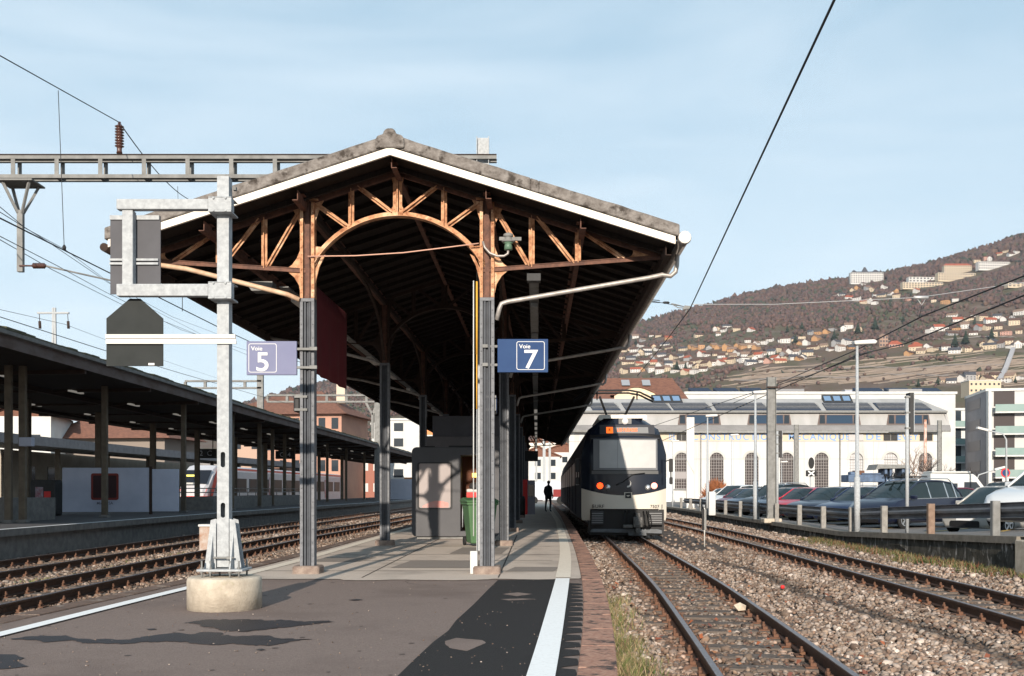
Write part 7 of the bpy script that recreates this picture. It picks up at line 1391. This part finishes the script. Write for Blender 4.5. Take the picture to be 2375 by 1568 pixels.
def cast(u, v):
    y = 920.
    while y < 2600:
        x = (u - 1187.5) / F * y; zr = EYE - (v - HV) / F * y
        if hill(x, y) >= zr: return Vector((x, y, hill(x, y)))
        y += 8
    return None
b = MB(); xs = np.concatenate([np.linspace(-3000, -700, 24), np.linspace(-680, 1500, 170), np.linspace(1540, 3500, 20)]); ys = np.concatenate([np.linspace(850, 2640, 130), np.linspace(2700, 4200, 14)]); nx = len(xs)
b.add([(x, y, hill(x, y)) for y in ys for x in xs], [(j * nx + i, j * nx + i + 1, (j + 1) * nx + i + 1, (j + 1) * nx + i) for j in range(len(ys) - 1) for i in range(nx - 1)], 0, True)
hm = mat('hillside_ground', (.105, .070, .052), (.075, .070, .036), .006, .98, detail=9, lo=.42, hi=.60, c3=(.135, .10, .078), s3=.02, lo3=.52, hi3=.62)
tag(b.build('hillside', hm, fix=False), kind='structure')
# terrace walls of the vineyards: pale lines along the contours
b = MB(); rr = random.Random(11)
for k in range(120):
    u = rr.uniform(1640, 2330); v = rr.uniform(838, 900) if u > 1800 else rr.uniform(860, 900); ln = rr.uniform(40, 190); pts = []
    p0 = cast(u, v)
    if not p0: continue
    z0 = p0.z
    for i in range(9):
        x = p0.x + ln * i / 8 * .8; y = p0.y
        for _ in range(12): y -= (hill(x, y) - z0 - 1.2 * i) * 2.4
        pts.append((x, y, hill(x, y)))
    if max(abs(pts[i + 1][1] - pts[i][1]) for i in range(8)) > 60: continue
    hh = rr.uniform(.9, 2.0)
    for i in range(8): p, q = pts[i], pts[i + 1]; b.add([p, q, (q[0], q[1] + .6, q[2] + hh), (p[0], p[1] + .6, p[2] + hh), (p[0], p[1] + 2, p[2]), (q[0], q[1] + 2, q[2])], [(0, 1, 2, 3), (3, 2, 5, 4)])
tag(b.build('vineyard_terraces', mat('terrace_stone', (.24, .19, .155), (.17, .135, .11), .05, .95), fix=False), 'pale terrace walls striping the vineyards on the lower slope', 'terraces', kind='stuff')
for (ua, va, ub, vb, nm) in ((1600, 838, 1900, 826, 0), (1440, 858, 1690, 862, 0), (1840, 862, 2330, 848, 0), (2000, 792, 2360, 784, 0), (1700, 884, 2200, 872, 0)):   # lanes
    pts = [cast(ua + (ub - ua) * i / 40, va + (vb - va) * i / 40 + 2.5 * math.sin(i * .35)) for i in range(41)]; pts = [p for p in pts if p]; b = MB()
    for p, q in zip(pts, pts[1:]):
        if abs(p.y - q.y) < 60: b.add([(p.x, p.y, p.z + .8), (q.x, q.y, q.z + .8), (q.x, q.y + 5, q.z + 3.2), (p.x, p.y + 5, p.z + 3.2)], [(0, 1, 2, 3)])
    tag(b.build('lane', mat('pale_lane', (.24, .20, .175), (.2, .17, .15), .05, .95), fix=False), kind='structure')
# trunks and thin crowns along the ridge
ordn = ['first', 'second', 'third', 'fourth', 'fifth', 'sixth', 'seventh', 'eighth', 'ninth', 'tenth', 'eleventh', 'twelfth', 'thirteenth', 'fourteenth', 'fifteenth', 'sixteenth', 'seventeenth', 'eighteenth', 'nineteenth', 'twentieth', 'twenty-first', 'twenty-second', 'twenty-third', 'twenty-fourth', 'twenty-fifth', 'twenty-sixth', 'twenty-seventh', 'twenty-eighth', 'twenty-ninth', 'thirtieth']
# individual dark conifers standing out on the slope
def conifer_mesh(seed):
    rr = random.Random(seed); b = MB(); lv = 9
    for i in range(lv): r = (1 - i / lv) * .30 + .02; z0 = .12 + .88 * i / lv; k = 9; vs = [(r * (1 + rr.uniform(-.3, .3)) * math.cos(2 * math.pi * j / k + i), r * (1 + rr.uniform(-.3, .3)) * math.sin(2 * math.pi * j / k + i), z0 - .03 + rr.uniform(-.02, .02)) for j in range(k)] + [(0, 0, z0 + .16)]; b.add(vs, [(j, (j + 1) % k, k) for j in range(k)])
    return b
cf = mat('conifer_needles', (.028, .042, .028), (.02, .03, .02), .3, .95); meshes = []
for q in range(3): o = conifer_mesh(q).build('crown', cf); meshes.append(o.data); bpy.data.objects.remove(o)
b = MB(); b.lathe([(.03, 0), (.02, .2)], n=6); o = b.build('trunk', bark); tm = o.data; bpy.data.objects.remove(o)
near = ['left of the long pale terrace wall', 'below the upper woods', 'beside the village houses', 'on the open meadow', 'near the right edge of the slope', 'on the ridge line']
cs = [(1503, 762, 20), (1860, 770, 24), (1990, 775, 26), (1916, 742, 20), (1826, 772, 18), (2030, 770, 34), (1845, 798, 22), (1935, 790, 24), (1475, 800, 18), (1570, 860, 22), (1590, 862, 20), (1780, 842, 20), (1800, 840, 20), (2095, 748, 16), (2215, 806, 28), (2240, 800, 28), (2300, 790, 24), (2368, 560, 26), (2352, 566, 20), (2252, 600, 18), (2030, 625, 18), (2180, 615, 16), (1772, 668, 14), (2260, 760, 20), (2090, 655, 20), (2355, 890, 20), (2275, 885, 22), (2130, 900, 26), (2175, 895, 24)]
for i, (u, v, h_) in enumerate(sorted(cs)):
    p = cast(u, v); h_ *= .8 if v < 880 else .42
    if not p: continue
    t = thing('conifer_tree', f'dark pointed conifer on the hillside, {ordn[i]} from the left among the conifers', 'tree', p, 0, 'dark conifers scattered over the hillside')
    for nm, me in (('crown', meshes[i % 3]), ('trunk', tm)): o = bpy.data.objects.new(nm, me); COL.objects.link(o); o.parent = t; o.scale = (h_, h_, h_)
BUILT = []
# houses
walls = {'white': mat('house_white', (.55, .53, .505)), 'cream': mat('house_cream', (.50, .41, .30)), 'grey': mat('house_grey', (.29, .285, .285)), 'ochre': mat('house_ochre', (.42, .24, .12)), 'pink': mat('house_pink', (.44, .26, .21))}
roofs = {'brown': mat('roof_brown', (.11, .058, .043), (.07, .042, .034), .3, .9), 'slate': mat('roof_slate', (.075, .075, .085), (.05, .05, .06), .3, .8), 'red': mat('roof_red', (.34, .09, .05), (.25, .07, .04), .3, .9), 'tan': mat('roof_tan', (.24, .16, .12), (.18, .12, .09), .3, .9)}
wdk = mat('far_window', (.05, .05, .06), rough=.3)
def house(label, p, w_, d_, h_, wc_, rc_, rz, flat=False, group='houses scattered over the hillside'):
    BUILT.append((p.x, p.y, w_)); t = thing('hillside_house', label, 'house', (p.x, p.y, p.z - 1.5), rz, group)
    b = MB(); b.box((-w_ / 2, -d_ / 2, -3), (w_ / 2, d_ / 2, h_)); rh = 0 if flat else d_ * .38
    if not flat: b.prism([(-d_ / 2, h_), (d_ / 2, h_), (0, h_ + rh)], -w_ / 2 + .01, w_ / 2 - .01, 'yz') if w_ >= d_ else b.prism([(-w_ / 2, h_), (w_ / 2, h_), (0, h_ + w_ * .34)], -d_ / 2 + .01, d_ / 2 - .01, 'xz')
    b.build('wall', walls[wc_], t); b = MB(); o = .8
    if flat: b.box((-w_ / 2 - .4, -d_ / 2 - .4, h_), (w_ / 2 + .4, d_ / 2 + .4, h_ + .5))
    elif w_ >= d_: s_ = .76; b.prism([(-d_ / 2 - o, h_ - o * s_), (0, h_ + d_ * .38), (d_ / 2 + o, h_ - o * s_), (d_ / 2 + o, h_ - o * s_ + .4), (0, h_ + d_ * .38 + .5), (-d_ / 2 - o, h_ - o * s_ + .4)], -w_ / 2 - o, w_ / 2 + o, 'yz')
    else: s_ = .68; b.prism([(-w_ / 2 - o, h_ - o * s_), (0, h_ + w_ * .34), (w_ / 2 + o, h_ - o * s_), (w_ / 2 + o, h_ - o * s_ + .4), (0, h_ + w_ * .34 + .5), (-w_ / 2 - o, h_ - o * s_ + .4)], -d_ / 2 - o, d_ / 2 + o, 'xz')
    b.build('roof', roofs[rc_], t)
    k = max(2, min(4, int(w_ / 3.5)))
    for fl_ in range(2 if h_ > 5 else 1):
        for i in range(k): x = -w_ / 2 + w_ * (i + .5) / k; q = bpy.data.objects.new('window', winmesh); COL.objects.link(q); q.parent = t; q.location = (x, -d_ / 2 - .05, fl_ * 3 + 1.7)
    return t
b = MB(); b.box((-.7, -.06, -.75), (.7, .06, .75)); _o = b.build('window', wdk); winmesh = _o.data; bpy.data.objects.remove(_o)
rows = [('row above brown tiled roof', [(1440, 866), (1640, 868)], 10, 3), ('second row above brown roof', [(1435, 846), (1660, 852)], 13, 3), ('row crossed by steep wire', [(1438, 828), (1600, 832)], 11, 3), ('group under the left woods', [(1425, 806), (1560, 810)], 10, 5), ('topmost row at left', [(1445, 788), (1560, 782)], 6, 5),
        ('dense row above the vineyard', [(1610, 846), (1880, 832)], 24, 3), ('second village row', [(1620, 830), (1880, 820)], 18, 3), ('ochre village row', [(1580, 814), (1760, 808)], 13, 3), ('upper village row', [(1730, 800), (1900, 792)], 10, 4), ('row below the woods', [(1850, 780), (2000, 765)], 8, 5),
        ('wood clearing', [(1655, 768), (1690, 764)], 4, 3), ('farms at wood edge', [(1600, 783), (1770, 775)], 4, 6), ('village edge by lamp post', [(1880, 812), (1995, 805)], 9, 4), ('line on terrace wall', [(2100, 818), (2200, 812)], 7, 3), ('right-hand lower terrace', [(2210, 812), (2375, 800)], 13, 5), ('right-hand middle slope', [(2150, 775), (2375, 765)], 14, 7), ('right-hand upper slope', [(2200, 745), (2375, 738)], 10, 6),
        ('foot of right slope', [(2180, 893), (2375, 885)], 10, 5), ('cluster under turreted hotel', [(1975, 672), (2080, 680)], 10, 7), ('group near span wire', [(1930, 696), (2040, 702)], 7, 5), ('ridge at right', [(2260, 600), (2370, 580)], 7, 7), ('slope below white terraces', [(2060, 690), (2230, 690)], 6, 8)]
rr = random.Random(21)
for rn, ((ua, va), (ub, vb)), cnt, jit in [(a, b_, c_, d_) for a, b_, c_, d_ in rows]:
    j = 0
    for i in range(cnt):
        t = (i + rr.uniform(.25, .75)) / cnt; u, v = ua + (ub - ua) * t, va + (vb - va) * t + rr.uniform(-jit, jit) * 1.9; p = cast(u, v)
        if p is None: continue
        wc_ = rr.choices(['white', 'cream', 'grey', 'ochre', 'pink'], [10, 6, 1.6, 1.2, .6])[0]; rc_ = rr.choices(['brown', 'slate', 'red', 'tan'], [6, 2.2, 1.2, 3])[0]
        if 'ochre' in rn and rr.random() < .6: wc_, rc_ = 'ochre', 'tan'
        w_ = rr.choice([rr.uniform(9, 14), rr.uniform(12, 20)]); h_ = rr.choice([4, 4.5, 5.5, 6.5, 8]); fl_ = rr.random() < .14
        house(f'{wc_} house, {"flat " if fl_ else ""}{rc_} roof, {ordn[j]} from left in {rn}', p, w_, rr.uniform(8, 12), h_, wc_, rc_, rr.uniform(-.9, .9), fl_); j += 1
def big(name, label, u0, u1, v0, v1, floors, cols, roof, wall, d=14, y=None, rz=0, rh=4, rm=None):
    p = cast((u0 + u1) / 2, v1); s_ = p.y / F; w_ = (u1 - u0) * s_; BUILT.extend([(p.x + w_ * (k / 6 - .5), p.y, w_ / 6 + 4) for k in range(7)]); h_ = (v1 - v0) * s_
    return block(name, label, ((u0 - 1187.5) * s_, p.y, p.z - 1), rz, w_, d, h_, wall, floors, cols, roof=roof, ww_=w_ / cols * .55, wh_=h_ / floors * .55, rh=rh, rm=rm, win=wdk), s_
cw_ = walls['cream']; t, s_ = big('turreted_hotel', 'large pale hotel with dark turreted roofs on the skyline', 1973, 2049, 632, 657, 5, 14, 'hip', walls['white'], rm=roofs['slate'], rh=4)
for a, wd_, hh in ((26, 16, 14), (48, 22, 8), (2, 14, 7)): b = MB(); b.add([(a * s_, 0, 24.5 * s_), ((a + wd_) * s_, 0, 24.5 * s_), ((a + wd_) * s_, 10, 24.5 * s_), (a * s_, 10, 24.5 * s_), ((a + wd_ / 2) * s_ - 2, 5, (24.5 + hh) * s_), ((a + wd_ / 2) * s_ + 2, 5, (24.5 + hh) * s_)], [(0, 1, 5, 4), (1, 2, 5), (2, 3, 4, 5), (3, 0, 4)]); b.build('turret_roof', roofs['slate'], t)
big('terraced_clinic', 'long stepped cream building on the upper slope, its lowest wing', 2094, 2190, 654, 668, 3, 14, 'flat', cw_, rz=.06); big('terraced_clinic', 'upper glazed wing of the long stepped cream building', 2108, 2192, 642, 654, 2, 10, 'flat', walls['white'], rz=.06); big('terraced_clinic', 'right wing of the stepped cream building leading to the red-roofed hotel', 2176, 2268, 632, 650, 3, 14, 'flat', cw_, rz=.10)
big('red_roofed_hotel', 'cream hotel with red roof standing above the stepped building', 2190, 2254, 616, 636, 4, 12, 'hip', cw_, rm=roofs['red'], rh=6); big('long_apartment_block', 'long low grey-white apartment block right of the red-roofed hotel', 2270, 2346, 606, 624, 3, 14, 'flat', walls['white'], rz=.08); big('hotel_annex', 'low pale annex beside the right edge under the span wire', 2338, 2420, 655, 664, 2, 8, 'flat', cw_, rz=.1)
big('stone_tower_house', 'old brown stone tower house left of the red-roofed barns', 2040, 2060, 780, 806, 3, 3, 'hip', mat('old_stone', (.3, .2, .15)), rm=roofs['tan'], rh=5); big('red_barn', 'wide low house with bright red-brown roof beside the tower house', 2062, 2096, 800, 808, 1, 5, 'hip', walls['pink'], rm=roofs['red'], rh=7, d=16); big('red_barn', 'smaller red-roofed house on the terrace wall', 2116, 2140, 800, 808, 1, 4, 'hip', walls['pink'], rm=roofs['red'], rh=6, d=14)
# pale viaduct climbing at the right, low buildings at the foot of the slope
vd = thing('funicular_viaduct', 'pale concrete ramp climbing straight up the vineyard slope near the right edge', 'viaduct', (0, 0, 0)); b = MB(); pts = [cast(2318, 888), cast(2332, 862), cast(2342, 838), cast(2350, 815)]
for i in range(3): b.beam(pts[i] + Vector((0, 0, 3)), pts[i + 1] + Vector((0, 0, 3.5)), 6, 3)
b.build('ramp', mat('pale_concrete', (.38, .36, .36)), vd)
block('low_hall', 'low flat grey-blue hall at the foot of the hill behind the factory', (gx(1960, 700), 700, gz(912, 700) - 6), 0, 60, 20, 8, mat('hall_grey', (.3, .33, .42)), 1, 3, ww_=3); block('cream_villa', 'cream villa with two floors above the grey apartment block', (gx(2248, 650), 650, gz(905, 650) - 2), 0, 20, 12, 8, cw_, 2, 7, ww_=1.2); block('white_villa', 'white flat-roofed villa above the grey apartment block near the right edge', (gx(2300, 600), 600, gz(912, 600) - 4), 0, 20, 12, 6, M['plaster_w'], 2, 5, ww_=1.2)

# woods: many small crowns
def hv(xa, ya): return np.array([hill(float(a), float(c)) for a, c in zip(xa, ya)])
n = 90000; y = RNG.uniform(930, 2640, n); uu = RNG.uniform(1330, 2440, n); sel = RNG.uniform(0, 1, n) < .2; uu = np.where(sel, RNG.uniform(560, 1300, n), uu); x = (uu - 1187.5) / F * y; z = hv(x, y); vv = HV - (z - EYE) / y * F
fl = np.interp(uu, [500, 1400, 1480, 1600, 1750, 1900, 2000, 2100, 2200, 2375, 2440], [960, 800, 785, 778, 768, 752, 742, 722, 716, 712, 705])
nz = np.array([noise.noise((a * .006, c * .006, 9)) for a, c in zip(x, y)]); nz2 = np.array([noise.noise((a * .013, c * .013, 4)) for a, c in zip(x, y)])
meadow = ((uu > 2010) & (uu < 2290) & (vv > 700) & (vv < 775)) | ((uu > 1560) & (uu < 1680) & (vv > 755) & (vv < 785)); vine = (uu > 1690) & (vv > np.interp(uu, [1690, 1850, 2000, 2375], [862, 842, 835, 822]))
p = np.where(vv < fl, .97, np.where(nz2 + .5 * nz > .12, .55, .06)); p = np.where((vv < fl) & (nz < -.42), .25, p); p = np.where(meadow, .10 + (nz2 > .25) * .5, p); p = np.where(vine, .008 + (nz2 > .38) * .35, p)
keep = RNG.uniform(0, 1, n) < p
for hx_, hy_, hw_ in BUILT: keep &= ~((np.abs(x - hx_ * y / hy_) < hw_ * .5 + 4) & (y > hy_ - 55) & (y < hy_ + 16))
x, y, z, uu, vv, nz = x[keep], y[keep], z[keep], uu[keep], vv[keep], nz[keep]; n = len(x)
con = RNG.uniform(0, 1, n) < (.07 + .16 * (nz > .15)); s = RNG.uniform(2.2, 5.0, n) * np.where(vv > fl[keep], .75, 1)
A = np.array([(.088, .056, .052), (.076, .050, .047), (.10, .064, .056), (.070, .050, .044), (.092, .064, .050)]); B = np.array([(.030, .045, .030), (.022, .034, .026), (.04, .052, .028)])
c = np.where(con[:, None], B[RNG.integers(0, 3, n)], A[RNG.integers(0, 5, n)]) * RNG.uniform(.78, 1.22, (n, 1)) * np.array([1.12, 1.0, .95]); s = np.where(y > 2500, s * 1.55, s)
TP2 = []
for k in range(12):
    q = IV * (1 + RNG.normal(0, .30, (len(IV), 1))); q[:, 2] *= 1.25; TP2.append(q)
mass('woods', np.stack([x, y, z + s * .8], 1), s, c, colmat('bare_woodland', .95, bs=.15), np.array(TP2), IF, label='brown leafless woods with dark conifers covering the upper hillside', cat='woods')

# thin winter haze filling the air between the station and the hill
b = MB(); b.box((-4300, -400, -1.7), (4300, 4700, 1500)); hz_ = bpy.data.materials.new('haze'); hz_.use_nodes = True; t = hz_.node_tree; t.nodes.clear(); o_ = t.nodes.new('ShaderNodeOutputMaterial'); v_ = t.nodes.new('ShaderNodeVolumePrincipled')
v_.inputs['Color'].default_value = (.86, .92, 1, 1); v_.inputs['Density'].default_value = .00005; v_.inputs['Anisotropy'].default_value = .3; t.links.new(v_.outputs[0], o_.inputs['Volume']); tag(b.build('haze', hz_), kind='stuff')
